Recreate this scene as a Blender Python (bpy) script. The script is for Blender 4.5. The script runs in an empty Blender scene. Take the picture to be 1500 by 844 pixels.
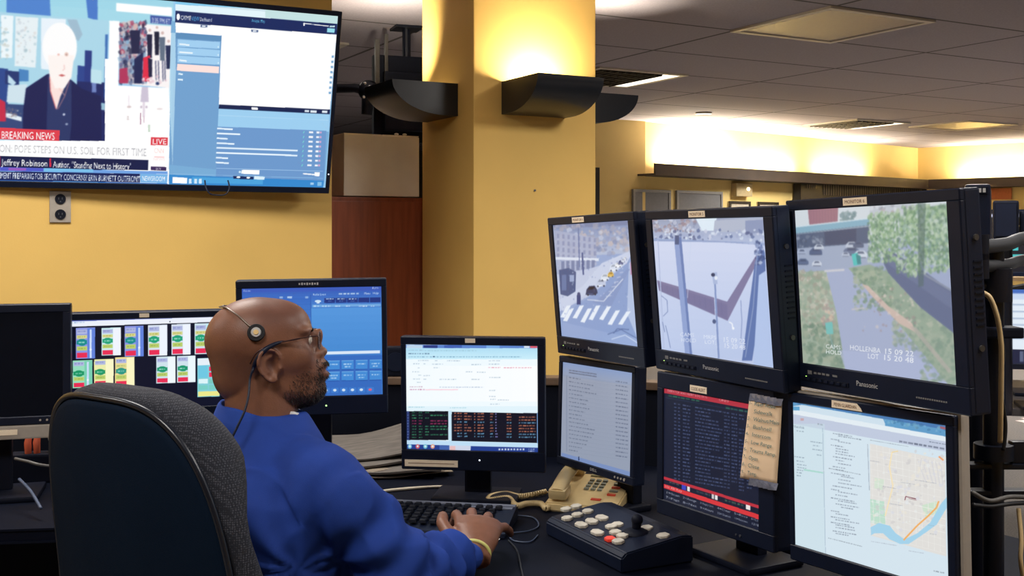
import bpy, bmesh, math, random
import numpy as np
from mathutils import Vector, Matrix, noise
random.seed(7); rng = np.random.default_rng(7)
PI = math.pi
SC = bpy.context.scene
COL = SC.collection
ANG = math.radians(29.1)          # the view axis is turned this far from the room's Y axis
SA, CA = math.sin(ANG), math.cos(ANG)
F, CX0, HY, CAMZ = 1600.0, 750.0, 340.0, 1.43
ROT = Matrix.Rotation(-ANG, 4, 'Z')
CEIL = 2.62
S_ = 1.082

# ---------------------------------------------------------------- placing
def C(cx, d, z):                  # (sideways, ahead, up) of the photographer's standpoint -> room
    return Vector((d*SA + cx*CA, d*CA - cx*SA, z))
def PX(px, py, d):
    return C((px-CX0)/F*d, d, CAMZ + (HY-py)/F*d)
def PZ(px, py, z):                # where the sight line meets height z
    d = (CAMZ-z)*F/(py-HY)
    return C((px-CX0)/F*d, d, z)
def cam_of(px, py, z):
    d = (CAMZ-z)*F/(py-HY)
    return ((px-CX0)/F*d, d, z)
def PY(px, py, Y):
    u = (px-CX0)/F; d = Y/(CA-u*SA)
    return Vector((d*(SA+u*CA), Y, CAMZ+(HY-py)/F*d))
def proj(p):
    d = p.x*SA + p.y*CA; cx = p.x*CA - p.y*SA
    return (CX0+F*cx/d, HY-F*(p.z-CAMZ)/d)

# ---------------------------------------------------------------- materials
def lin(c):
    c = c/255.0
    return c/12.92 if c <= 0.04045 else ((c+0.055)/1.055)**2.4
def rgb(c): return (lin(c[0]), lin(c[1]), lin(c[2]), 1.0)
MATS = {}
def mat(name, c, rough=0.5, metal=0.0, var=0.08, vscale=40, bump=0.0, bscale=200, spec=0.5, emit=None, es=0.0, trans=0.0, coat=0.0, stretch=None):
    if name in MATS: return MATS[name]
    m = bpy.data.materials.new(name); m.use_nodes = True
    nt = m.node_tree; N = nt.nodes; L = nt.links
    b = N['Principled BSDF']
    col = rgb(c)
    tc = N.new('ShaderNodeTexCoord')
    src = tc.outputs['Object']
    if stretch:
        mp = N.new('ShaderNodeMapping'); mp.inputs['Scale'].default_value = stretch
        L.new(src, mp.inputs['Vector']); src = mp.outputs['Vector']
    nz = N.new('ShaderNodeTexNoise'); nz.inputs['Scale'].default_value = vscale; nz.inputs['Detail'].default_value = 4
    L.new(src, nz.inputs['Vector'])
    rp = N.new('ShaderNodeValToRGB')
    rp.color_ramp.elements[0].position = 0.3; rp.color_ramp.elements[1].position = 0.7
    rp.color_ramp.elements[0].color = tuple(v*(1-var) for v in col[:3])+(1,)
    rp.color_ramp.elements[1].color = tuple(min(1, v*(1+var)) for v in col[:3])+(1,)
    L.new(nz.outputs['Fac'], rp.inputs['Fac']); L.new(rp.outputs['Color'], b.inputs['Base Color'])
    b.inputs['Roughness'].default_value = rough; b.inputs['Metallic'].default_value = metal
    b.inputs['Specular IOR Level'].default_value = spec
    if coat: b.inputs['Coat Weight'].default_value = coat
    if trans:
        b.inputs['Transmission Weight'].default_value = trans
    if emit:
        b.inputs['Emission Color'].default_value = rgb(emit); b.inputs['Emission Strength'].default_value = es
    if bump:
        n2 = N.new('ShaderNodeTexNoise'); n2.inputs['Scale'].default_value = bscale; n2.inputs['Detail'].default_value = 3
        L.new(src, n2.inputs['Vector'])
        bp = N.new('ShaderNodeBump'); bp.inputs['Strength'].default_value = bump; bp.inputs['Distance'].default_value = 0.002
        L.new(n2.outputs['Fac'], bp.inputs['Height']); L.new(bp.outputs['Normal'], b.inputs['Normal'])
    MATS[name] = m
    return m
def attr_mat(name, rough=0.5, emit=0.0, spec=0.5, bump=0.0, bscale=300, sss=0.0):
    if name in MATS: return MATS[name]
    m = bpy.data.materials.new(name); m.use_nodes = True
    nt = m.node_tree; N = nt.nodes; L = nt.links; b = N['Principled BSDF']
    a = N.new('ShaderNodeAttribute'); a.attribute_name = 'Col'
    if emit:
        b.inputs['Base Color'].default_value = (0.01, 0.01, 0.012, 1)
        L.new(a.outputs['Color'], b.inputs['Emission Color']); b.inputs['Emission Strength'].default_value = emit
    else:
        nz = N.new('ShaderNodeTexNoise'); nz.inputs['Scale'].default_value = 60; nz.inputs['Detail'].default_value = 5
        tc = N.new('ShaderNodeTexCoord'); L.new(tc.outputs['Object'], nz.inputs['Vector'])
        mr = N.new('ShaderNodeMapRange'); mr.inputs['To Min'].default_value = 0.82; mr.inputs['To Max'].default_value = 1.18
        L.new(nz.outputs['Fac'], mr.inputs['Value'])
        mx = N.new('ShaderNodeVectorMath'); mx.operation = 'SCALE'
        L.new(a.outputs['Color'], mx.inputs[0]); L.new(mr.outputs['Result'], mx.inputs['Scale'])
        L.new(mx.outputs['Vector'], b.inputs['Base Color'])
        if sss:
            b.inputs['Subsurface Weight'].default_value = sss
            b.inputs['Subsurface Radius'].default_value = (0.01, 0.004, 0.002); b.inputs['Subsurface Scale'].default_value = 0.4
    if bump:
        tc = N.new('ShaderNodeTexCoord')
        n2 = N.new('ShaderNodeTexNoise'); n2.inputs['Scale'].default_value = bscale; n2.inputs['Detail'].default_value = 4
        L.new(tc.outputs['Object'], n2.inputs['Vector'])
        bp = N.new('ShaderNodeBump'); bp.inputs['Strength'].default_value = bump; bp.inputs['Distance'].default_value = 0.001
        L.new(n2.outputs['Fac'], bp.inputs['Height']); L.new(bp.outputs['Normal'], b.inputs['Normal'])
    b.inputs['Roughness'].default_value = rough; b.inputs['Specular IOR Level'].default_value = spec
    MATS[name] = m
    return m

# ---------------------------------------------------------------- mesh builder
class MB:
    def __init__(s): s.bm = bmesh.new()
    def box(s, c, size, m=None, bevel=0.0, seg=2):
        r = bmesh.ops.create_cube(s.bm, size=1.0); vs = r['verts']
        bmesh.ops.scale(s.bm, vec=size, verts=vs)
        bmesh.ops.translate(s.bm, vec=c, verts=vs)
        if bevel:
            es = list({e for v in vs for e in v.link_edges})
            o = bmesh.ops.bevel(s.bm, geom=es, offset=bevel, segments=seg, affect='EDGES', profile=0.7)
            vs = list({v for f in o['faces'] for v in f.verts} | {v for v in vs if v.is_valid})
        if m is not None: bmesh.ops.transform(s.bm, matrix=m, verts=vs)
        return vs
    def cyl(s, a, b, r, r2=None, n=20, cap=True):
        return s.tube([a, b], [r, r if r2 is None else r2], n, cap)
    def tube(s, pts, radii, n=10, cap=True, closed=False):
        pts = [Vector(p) for p in pts]
        if not hasattr(radii, '__len__'): radii = [radii]*len(pts)
        rings = []; up = None
        for i, p in enumerate(pts):
            if closed: t = pts[(i+1) % len(pts)]-pts[i-1]
            else: t = pts[min(i+1, len(pts)-1)]-pts[max(i-1, 0)]
            t.normalize()
            if up is None:
                up = Vector((0, 0, 1)) if abs(t.z) < 0.9 else Vector((1, 0, 0))
            x = t.cross(up)
            if x.length < 1e-6: x = t.cross(Vector((0.3, 0.8, 0.1)))
            x.normalize(); up = x.cross(t).normalized()
            r = radii[i]; rx, ry = r if hasattr(r, '__len__') else (r, r)
            rings.append([s.bm.verts.new(p + x*math.cos(2*PI*k/n)*rx + up*math.sin(2*PI*k/n)*ry) for k in range(n)])
        m = len(rings)
        for i in range(m if closed else m-1):
            A, B = rings[i], rings[(i+1) % m]
            for k in range(n):
                try: s.bm.faces.new((A[k], A[(k+1) % n], B[(k+1) % n], B[k]))
                except ValueError: pass
        if cap and not closed:
            s.bm.faces.new(rings[0]); s.bm.faces.new(rings[-1][::-1])
        return rings
    def rings(s, rings, cap=True):
        R = [[s.bm.verts.new(Vector(p)) for p in r] for r in rings]; n = len(R[0])
        for i in range(len(R)-1):
            for k in range(n): s.bm.faces.new((R[i][k], R[i][(k+1) % n], R[i+1][(k+1) % n], R[i+1][k]))
        if cap: s.bm.faces.new(R[0][::-1]); s.bm.faces.new(R[-1])
        return R
    def prism(s, poly, a, b=None):          # poly: list of points, offset vector a
        a = Vector(a)
        lo = [s.bm.verts.new(Vector(p)) for p in poly]; hi = [s.bm.verts.new(Vector(p)+a) for p in poly]
        n = len(lo)
        s.bm.faces.new(lo[::-1]); s.bm.faces.new(hi)
        for k in range(n): s.bm.faces.new((lo[k], lo[(k+1) % n], hi[(k+1) % n], hi[k]))
    def ball(s, c, r, u=16, v=10, m=None):
        o = bmesh.ops.create_uvsphere(s.bm, u_segments=u, v_segments=v, radius=1.0); vs = o['verts']
        bmesh.ops.scale(s.bm, vec=r if hasattr(r, '__len__') else (r, r, r), verts=vs)
        if m is not None: bmesh.ops.transform(s.bm, matrix=m, verts=vs)
        bmesh.ops.translate(s.bm, vec=c, verts=vs)
    def build(s, name, m, parent=None, smooth=False, matrix=None):
        bmesh.ops.recalc_face_normals(s.bm, faces=s.bm.faces[:])
        me = bpy.data.meshes.new(name); s.bm.to_mesh(me); s.bm.free()
        me.materials.append(m)
        o = bpy.data.objects.new(name, me); COL.objects.link(o)
        if matrix is not None: o.matrix_world = matrix
        if parent is not None: o.parent = parent
        if smooth:
            for p in me.polygons: p.use_smooth = True
            if smooth != 'all':
                try: me.set_sharp_from_angle(angle=math.radians(35))
                except Exception: pass
        return o
def tag(o, label=None, cat=None, group=None, kind=None):
    if label: o['label'] = label
    if cat: o['category'] = cat
    if group: o['group'] = group
    if kind: o['kind'] = kind
    return o
def empty(name, m, label, cat, group=None):
    o = bpy.data.objects.new(name, None); COL.objects.link(o); o.empty_display_size = 0.05
    o.matrix_world = m if isinstance(m, Matrix) else Matrix.Translation(m)
    return tag(o, label, cat, group)
def camT(cx, d, z, yaw=0.0):               # a frame standing at that spot; x right, y ahead, z up
    return ROT @ Matrix.Translation((cx, d, z)) @ Matrix.Rotation(yaw, 4, 'Z')
def copy_tree(o, parent=None):
    c = o.copy(); COL.objects.link(c)
    if parent is not None: c.parent = parent
    for ch in list(o.children): copy_tree(ch, c)
    return c
def arc(pts, n=8):                         # Catmull-Rom through points
    P = [Vector(p) for p in pts]; out = []
    for i in range(len(P)-1):
        p0 = P[max(i-1, 0)]; p1 = P[i]; p2 = P[i+1]; p3 = P[min(i+2, len(P)-1)]
        for k in range(n):
            t = k/n
            out.append(0.5*((2*p1)+(p2-p0)*t+(2*p0-5*p1+4*p2-p3)*t*t+(3*p1-p0-3*p2+p3)*t*t*t))
    out.append(P[-1]); return out

# ---------------------------------------------------------------- writing as geometry
_txt = {}
def glyphs(s):
    if s in _txt: return _txt[s]
    cu = bpy.data.curves.new('t', 'FONT'); cu.body = s; cu.size = 1.0; cu.resolution_u = 2
    ob = bpy.data.objects.new('t', cu); COL.objects.link(ob)
    dg = bpy.context.evaluated_depsgraph_get(); me = ob.evaluated_get(dg).to_mesh()
    me.calc_loop_triangles()
    v = np.array([[q.co.x, q.co.y] for q in me.vertices]) if len(me.vertices) else np.zeros((0, 2))
    t = np.array([list(q.vertices) for q in me.loop_triangles], dtype=int) if len(me.loop_triangles) else np.zeros((0, 3), int)
    ob.evaluated_get(dg).to_mesh_clear()
    bpy.data.objects.remove(ob); bpy.data.curves.remove(cu)
    v = v/0.70 if len(v) else v              # cap height = 1
    w = v[:, 0].max() if len(v) else 1.0
    _txt[s] = (v, t, w); return _txt[s]
def write(mb, s, o, xd, ud, h, width=None, bold=0.0):
    """flat lettering added to a mesh: baseline start o, along xd, up ud, cap height h"""
    v, t, w = glyphs(s); k = h if width is None else width/w
    o = Vector(o); xd = Vector(xd); ud = Vector(ud)
    vs = [mb.bm.verts.new(o + xd*float(p[0]*k) + ud*float(p[1]*h)) for p in v]
    for a, b, c in t:
        try: mb.bm.faces.new((vs[a], vs[b], vs[c]))
        except ValueError: pass

# ---------------------------------------------------------------- painter for what the screens show
class Paint:
    SS = 2
    def __init__(s, w, h, quad, bg=(0, 0, 0)):
        s.w, s.h = w*s.SS, h*s.SS
        s.a = np.zeros((s.h, s.w, 3), np.float32); s.a[:] = bg
        A = []; B = []
        dst = [(0, 0), (s.w, 0), (s.w, s.h), (0, s.h)]
        for (x, y), (u, v) in zip(quad, dst):
            A.append([x, y, 1, 0, 0, 0, -u*x, -u*y]); B.append(u)
            A.append([0, 0, 0, x, y, 1, -v*x, -v*y]); B.append(v)
        h8 = np.linalg.solve(np.array(A, float), np.array(B, float))
        s.H = np.append(h8, 1).reshape(3, 3); s.crop(0, 0, 1)
    def crop(s, ox, oy, k): s.o = (ox, oy, k); return s
    def uv(s): s.o = None; return s           # draw in 0..1 of the screen
    def map(s, pts):
        p = np.array(pts, float)
        if s.o is None: return p*np.array([s.w, s.h])
        p = p/s.o[2] + np.array(s.o[:2])
        q = np.c_[p, np.ones(len(p))] @ s.H.T
        return q[:, :2]/q[:, 2:3]
    def raster(s, q, col, alpha=1.0):
        x0 = max(int(q[:, 0].min()), 0); x1 = min(int(q[:, 0].max())+2, s.w)
        y0 = max(int(q[:, 1].min()), 0); y1 = min(int(q[:, 1].max())+2, s.h)
        if x0 >= x1 or y0 >= y1: return
        X, Y = np.meshgrid(np.arange(x0, x1)+.5, np.arange(y0, y1)+.5)
        ins = np.zeros(X.shape, bool); n = len(q)
        for i in range(n):
            ax, ay = q[i]; bx, by = q[(i+1) % n]
            if ay == by: continue
            c = ((ay > Y) != (by > Y)) & (X < (bx-ax)*(Y-ay)/(by-ay)+ax)
            ins ^= c
        sub = s.a[y0:y1, x0:x1]
        sub[ins] = sub[ins]*(1-alpha) + np.array(col, np.float32)*alpha
    def poly(s, pts, col, alpha=1.0): s.raster(s.map(pts), col, alpha)
    def rect(s, x0, y0, x1, y1, col, alpha=1.0, k=0.0, kv=0.0):   # k: slope of its horizontals, kv: lean of its verticals
        s.poly([(x0, y0), (x1, y0+k*(x1-x0)), (x1+kv*(y1-y0), y1+k*(x1-x0)), (x0+kv*(y1-y0), y1)], col, alpha)
    def line(s, pts, w, col, alpha=1.0):
        for (x0, y0), (x1, y1) in zip(pts[:-1], pts[1:]):
            dx, dy = x1-x0, y1-y0; l = math.hypot(dx, dy) or 1; nx, ny = -dy/l*w/2, dx/l*w/2
            s.poly([(x0+nx, y0+ny), (x1+nx, y1+ny), (x1-nx, y1-ny), (x0-nx, y0-ny)], col, alpha)
    def ell(s, cx, cy, rx, ry, col, alpha=1.0, n=20):
        s.poly([(cx+rx*math.cos(2*PI*i/n), cy+ry*math.sin(2*PI*i/n)) for i in range(n)], col, alpha)
    def text(s, x, y, h, t, col, k=0.0, width=None, alpha=1.0, kv=0.0):
        v, tr, w = glyphs(t); kx = h if width is None else width/w
        P = np.array([[x + p[0]*kx - kv*p[1]*h, y + k*p[0]*kx - p[1]*h] for p in v])
        q = s.map(P)
        for a in tr: s.raster(q[a], col, alpha)
    def scrib(s, x, y, w, h, col, k=0.0, alpha=0.8, seed=0):       # a line of writing too small to read
        r = random.Random(seed+int(x*7+y*13)); cx = x
        while cx < x+w:
            ww = r.uniform(1.0, 2.6)*h; ww = min(ww, x+w-cx)
            s.rect(cx, y+k*(cx-x), cx+ww, y+h+k*(cx-x), col, alpha*r.uniform(0.6, 1), k)
            cx += ww + r.uniform(.3, .9)*h
    def speck(s, x0, y0, x1, y1, n, cols, size, k=0.0, alpha=0.7, seed=1, stretch=1.0):
        r = random.Random(seed)
        for _ in range(n):
            x = r.uniform(x0, x1); y = r.uniform(y0, y1)+k*(x-x0); z = size*r.uniform(.4, 1.2)
            m = [(x+z*stretch*math.cos(a)*r.uniform(.6, 1), y+z*math.sin(a)*r.uniform(.6, 1)) for a in (0, 1.2, 2.4, 3.6, 5)]
            s.poly(m, r.choice(cols), alpha)
    def grad(s, x0, y0, x1, y1, c0, c1, n=12, k=0.0, vert=True, alpha=1.0):
        for i in range(n):
            t = (i+.5)/n; c = [c0[j]*(1-t)+c1[j]*t for j in range(3)]
            if vert: s.rect(x0, y0+(y1-y0)*i/n, x1, y0+(y1-y0)*(i+1)/n+.5, c, alpha, k)
            else: s.rect(x0+(x1-x0)*i/n, y0+k*(x1-x0)*i/n, x0+(x1-x0)*(i+1)/n+.5, y1+k*(x1-x0)*i/n, c, alpha, k)
    def blur(s, n=1):
        for _ in range(n):
            a = np.pad(s.a, ((1, 1), (1, 1), (0, 0)), 'edge')
            s.a = (a[:-2, 1:-1]+a[2:, 1:-1]+a[1:-1, :-2]+a[1:-1, 2:]+2*a[1:-1, 1:-1]+.5*(a[:-2, :-2]+a[2:, 2:]+a[:-2, 2:]+a[2:, :-2]))/8
    def haze(s, c, t): s.a = s.a*(1-t)+np.array(c, np.float32)*t
    def out(s):
        a = s.a.reshape(s.h//2, 2, s.w//2, 2, 3).mean((1, 3))
        a = np.clip(a, 0, 255)/255.0
        return np.where(a <= 0.04045, a/12.92, ((a+0.055)/1.055)**2.4)

def image_grid(name, img, W, H, y, m, parent):
    """a finely divided flat panel carrying the picture in its colours; local x right, z up, at depth y"""
    h, w = img.shape[:2]
    xs = (np.arange(w)/(w-1)-.5)*W; zs = (.5-np.arange(h)/(h-1))*H
    X, Z = np.meshgrid(xs, zs)
    co = np.stack([X, np.full_like(X, y), Z], -1).reshape(-1, 3).astype(np.float32)
    i = np.arange(h*w).reshape(h, w)
    f = np.stack([i[1:, :-1], i[1:, 1:], i[:-1, 1:], i[:-1, :-1]], -1).reshape(-1, 4)
    me = bpy.data.meshes.new(name)
    me.vertices.add(len(co)); me.vertices.foreach_set('co', co.ravel())
    me.loops.add(f.size); me.loops.foreach_set('vertex_index', f.ravel().astype(np.int32))
    me.polygons.add(len(f)); me.polygons.foreach_set('loop_start', np.arange(0, f.size, 4, dtype=np.int32))
    me.update(); me.validate()
    ca = me.color_attributes.new('Col', 'FLOAT_COLOR', 'POINT')
    c4 = np.ones((h*w, 4), np.float32); c4[:, :3] = img.reshape(-1, 3)
    ca.data.foreach_set('color', c4.ravel())
    me.materials.append(m)
    o = bpy.data.objects.new(name, me); COL.objects.link(o); o.parent = parent
    return o
# ================================================================ the room
def plane_mat_ceiling():
    m = bpy.data.materials.new('ceiling tile'); m.use_nodes = True; nt = m.node_tree; N = nt.nodes; L = nt.links; b = N['Principled BSDF']
    tc = N.new('ShaderNodeTexCoord'); sx = N.new('ShaderNodeSeparateXYZ'); L.new(tc.outputs['Object'], sx.inputs[0])
    def linefac(out, off, sp, w):
        a = N.new('ShaderNodeMath'); a.operation = 'SUBTRACT'; a.inputs[1].default_value = off; L.new(out, a.inputs[0])
        p = N.new('ShaderNodeMath'); p.operation = 'PINGPONG'; p.inputs[1].default_value = sp/2; L.new(a.outputs[0], p.inputs[0])
        l = N.new('ShaderNodeMath'); l.operation = 'LESS_THAN'; l.inputs[1].default_value = w; L.new(p.outputs[0], l.inputs[0])
        return l.outputs[0]
    fx = linefac(sx.outputs['X'], 5.47*S_, 1.51*S_, .012); fy = linefac(sx.outputs['Y'], 3.87*S_, .745*S_, .011)
    mx = N.new('ShaderNodeMath'); mx.operation = 'MAXIMUM'; L.new(fx, mx.inputs[0]); L.new(fy, mx.inputs[1])
    nz = N.new('ShaderNodeTexNoise'); nz.inputs['Scale'].default_value = 90; nz.inputs['Detail'].default_value = 6; L.new(tc.outputs['Object'], nz.inputs['Vector'])
    rp = N.new('ShaderNodeValToRGB'); rp.color_ramp.elements[0].color = rgb((146, 140, 150)); rp.color_ramp.elements[1].color = rgb((178, 171, 182))
    L.new(nz.outputs['Fac'], rp.inputs['Fac'])
    mc = N.new('ShaderNodeMix'); mc.data_type = 'RGBA'
    L.new(mx.outputs[0], mc.inputs['Factor']); L.new(rp.outputs['Color'], mc.inputs['A']); mc.inputs['B'].default_value = rgb((88, 84, 84))
    L.new(mc.outputs['Result'], b.inputs['Base Color']); b.inputs['Roughness'].default_value = .9
    bp = N.new('ShaderNodeBump'); bp.inputs['Strength'].default_value = .2; bp.inputs['Distance'].default_value = .004
    L.new(nz.outputs['Fac'], bp.inputs['Height']); L.new(bp.outputs['Normal'], b.inputs['Normal'])
    return m
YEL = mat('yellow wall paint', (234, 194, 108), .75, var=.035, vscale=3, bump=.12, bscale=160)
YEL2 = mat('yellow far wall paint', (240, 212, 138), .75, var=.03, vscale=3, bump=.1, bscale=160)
CEILM = plane_mat_ceiling()
FLOORM = mat('grey carpet', (128, 124, 122), .95, var=.25, vscale=120, bump=.4, bscale=500)
BLK = mat('black plastic', (14, 23, 44), .45, spec=.3, var=.1, vscale=30, bump=.05, bscale=900)
BLK2 = mat('black matte plastic', (9, 15, 32), .6, spec=.2, var=.1, vscale=30, bump=.1, bscale=700)
BLKM = mat('black painted metal', (15, 21, 36), .38, metal=.3, var=.1, vscale=20)
SCONCE = mat('black enamelled sconce', (24, 29, 38), .33, var=.06, vscale=20)
SILV = mat('silver plastic', (168, 160, 150), .4, var=.05, vscale=60)
GREYM = mat('grey metal', (120, 122, 128), .35, metal=.7, var=.05)
WHT = mat('off white plastic', (220, 212, 196), .5, var=.05)
BROWN = mat('dark brown ledge', (66, 56, 50), .6, var=.12, vscale=6)
DESKM = mat('dark laminate desk', (6, 11, 26), .65, spec=.1, var=.15, vscale=12, bump=.05, bscale=300)
TAPE = mat('cream label tape', (255, 236, 208), .6, var=.04, vscale=80)
INK = mat('brown ink', (120, 84, 60), .6)
WINK = mat('pale printed ink', (190, 190, 190), .6)

def slab(name, lo, hi, m, kind='structure', bevel=0):
    mb = MB(); lo = Vector(lo); hi = Vector(hi)
    c = (lo+hi)/2
    mb.box((0, 0, 0), hi-lo, bevel=bevel)
    o = mb.build(name, m, matrix=Matrix.Translation(c))
    if kind: o['kind'] = kind
    return o
TW = 4.28                                        # the screen wall
slab('floor', (-3.6, -3.2, -.1), (14.2, 15, 0), FLOORM)
# ceiling keeps its origin at the world's so that the tile grid is the room's
mb = MB(); mb.box((5.3, 5.9, CEIL+.05), (17.8, 18.2, .1)); o = mb.build('ceiling', CEILM); o['kind'] = 'structure'
slab('wall_left', (-3.6, -3.2, 0), (-3.5, TW, CEIL), YEL)
slab('wall_back', (-3.5, -3.2, 0), (13.2, -3.1, CEIL), YEL)
slab('wall_screen', (-3.5, TW, 0), (1.535, TW+.14, CEIL), YEL)
slab('wall_north', (-3.5, 14.6, 0), (12.5, 14.7, CEIL), mat('grey far wall', (120, 112, 100), .8))
slab('wall_west', (-3.6, TW+.14, 0), (-3.5, 14.7, CEIL), mat('grey far wall', (120, 112, 100), .8))
A = Vector((6.45, 8.86, 0))*S_; B = Vector((11.6, 9.91, 0))*S_; Cc = Vector((12.35, 7.4, 0))*S_
def wall_between(name, p, q, m, th=.12, z0=0, z1=CEIL, off=0, kind='structure'):
    d = (q-p); L_ = d.length; d.normalize(); n = Vector((-d.y, d.x, 0))
    mb = MB(); mb.box((L_/2, off+th/2, (z0+z1)/2), (L_, th, z1-z0))
    M = Matrix(((d.x, n.x, 0, p.x), (d.y, n.y, 0, p.y), (0, 0, 1, 0), (0, 0, 0, 1)))
    o = mb.build(name, m, matrix=M)
    if kind: o['kind'] = kind
    return o
dAB = (B-A).normalized(); nAB = Vector((-dAB.y, dAB.x, 0))
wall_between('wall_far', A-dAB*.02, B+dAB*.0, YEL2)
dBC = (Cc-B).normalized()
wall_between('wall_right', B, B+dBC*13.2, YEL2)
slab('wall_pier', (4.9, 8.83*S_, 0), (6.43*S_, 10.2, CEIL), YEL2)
def on_far(px, py):                              # where a sight line meets the far wall
    u = (px-CX0)/F; r = Vector((SA+u*CA, CA-u*SA, (HY-py)/F)); n = Vector((-nAB.x, -nAB.y, 0))
    t = (A-Vector((0, 0, CAMZ))).dot(n)/r.dot(n)
    return Vector((0, 0, CAMZ))+r*t
FARM = Matrix(((dAB.x, nAB.x, 0, 0), (dAB.y, nAB.y, 0, 0), (0, 0, 1, 0), (0, 0, 0, 1)))
def far_rect(px0, py0, px1, py1): 
    a = on_far(px0, (py0+py1)/2); b = on_far(px1, (py0+py1)/2); c = on_far((px0+px1)/2, py0); d = on_far((px0+px1)/2, py1)
    return (a+b)/2, (b-a).length, c.z-d.z, (c.z+d.z)/2
# light ledge running round the far walls (uplighting trough)
def ledge(name, p, q, z0, z1, dep):
    d = (q-p); L_ = d.length; d.normalize(); n = Vector((-d.y, d.x, 0))
    mb = MB()
    prof = [(0, z0), (-dep, z0), (-dep, z1), (-dep+.02, z1), (-dep+.02, z0+.02), (0, z0+.02)]
    mb.prism([(0, y, z) for y, z in prof], (L_, 0, 0))
    M = Matrix(((d.x, n.x, 0, p.x), (d.y, n.y, 0, p.y), (0, 0, 1, 0), (0, 0, 0, 1)))
    o = mb.build(name, BROWN, matrix=M); o['kind'] = 'structure'; return o
ledge('trim_1', A-dAB*.13, B-dAB*.02, 2.03, 2.155, .26)
ledge('trim_2', B+dBC*.26, B+dBC*9, 2.03, 2.155, .26)
# square yellow column
PXa, PXb, PYa, PYb = 2.25, 2.91, 4.40, 4.96
o = slab('wall_column', (PXa, PYa, 0), (PXb, PYb, CEIL), YEL, bevel=.006)
# small hook hole in the column face
p = PY(783, 279, PYa); mb = MB(); mb.cyl(p+Vector((0, .002, 0)), p+Vector((0, -.006, 0)), .005, n=10)
tag(mb.build('wall_screw', GREYM), 'tiny dark screw in the yellow column below its wall lamp', 'screw')

# ---------------------------------------------------------------- wall lamps (quarter-round uplighters)
BULB = mat('glowing lamp tube', (255, 236, 200), .5, emit=(255, 226, 170), es=6)
def sconce(label, M):
    root = empty('wall_lamp', M, label, 'wall lamp', 'quarter round wall lamps on the column')
    # local: x along the wall, -y out of the wall, z up; origin at bottom centre of the mount
    Lh, P, Hh = .165, .33, .15
    def prof(P, H, o=0):
        pts = [(0, o)]
        n = 14
        for i in range(n+1):
            t = i/n*PI/2
            pts.append((-P*math.sin(t)**.9*1.0 if 0 else -(P*(.18+.82*math.sin(t))), H*(1-math.cos(t))**1.0))
        return pts
    out = [(0, 0)] + [(-(P*(.2+.8*math.sin(i/14*PI/2))), Hh*(1-math.cos(i/14*PI/2))) for i in range(15)]
    inn = [(-(P-.008)*(.2+.8*math.sin(i/14*PI/2)), .008+(Hh-.008)*(1-math.cos(i/14*PI/2))) for i in range(14, -1, -1)]
    poly = out + [(p[0], min(p[1], Hh)) for p in inn] + [(-.006, .008), (-.006, Hh), (0, Hh)]
    mb = MB(); mb.prism([(-Lh, y, z) for y, z in poly], (2*Lh, 0, 0))
    mb.build('shade', SCONCE, root, smooth=True)
    end = out + [(0, Hh)]
    for sgn in (-1, 1):
        mb = MB(); mb.prism([(sgn*Lh - (0 if sgn > 0 else .006), y, z) for y, z in end], (.006, 0, 0)); mb.build('end_cap', SCONCE, root)
    mb = MB(); mb.cyl((-.11, -.12, .085), (.11, -.12, .085), .013, n=12); mb.build('lamp_tube', BULB, root, smooth=True)
    return root
LAMPS = []
def area(name, M, sx, sy, power, col=(1, .85, .6), spread=180):
    l = bpy.data.lights.new(name, 'AREA'); l.shape = 'RECTANGLE'; l.size = sx; l.size_y = sy; l.energy = power; l.color = col
    l.spread = math.radians(spread)
    o = bpy.data.objects.new(name, l); COL.objects.link(o); o.matrix_world = M; return o
for lab, pos, rz, w in (('black quarter round wall lamp on the front of the yellow column', Vector((2.565, PYa, 1.97)), 0, 1),
                     ('black quarter round wall lamp on the left side of the yellow column', Vector((PXa, 4.73, 1.97)), -PI/2, .7),
                     ('black quarter round wall lamp peeking out behind the column on its right', Vector((PXb, 4.68, 1.97)), PI/2, .3)):
    M = Matrix.Translation(pos) @ Matrix.Rotation(rz, 4, 'Z')
    sconce(lab, M)
    yo, spr = ((-.10, 180) if rz == 0 else (-.25, 85)); tl = Matrix.Identity(4) if rz >= 0 else Matrix.Rotation(math.radians(42), 4, 'Y') @ Matrix.Rotation(math.radians(-14), 4, 'X')
    area('wall_lamp_light', M @ Matrix.Translation((0, yo, .11)) @ Matrix.Rotation(PI, 4, 'X') @ tl, .16, .06, 10*w, (1, .88, .66), spr)

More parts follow.
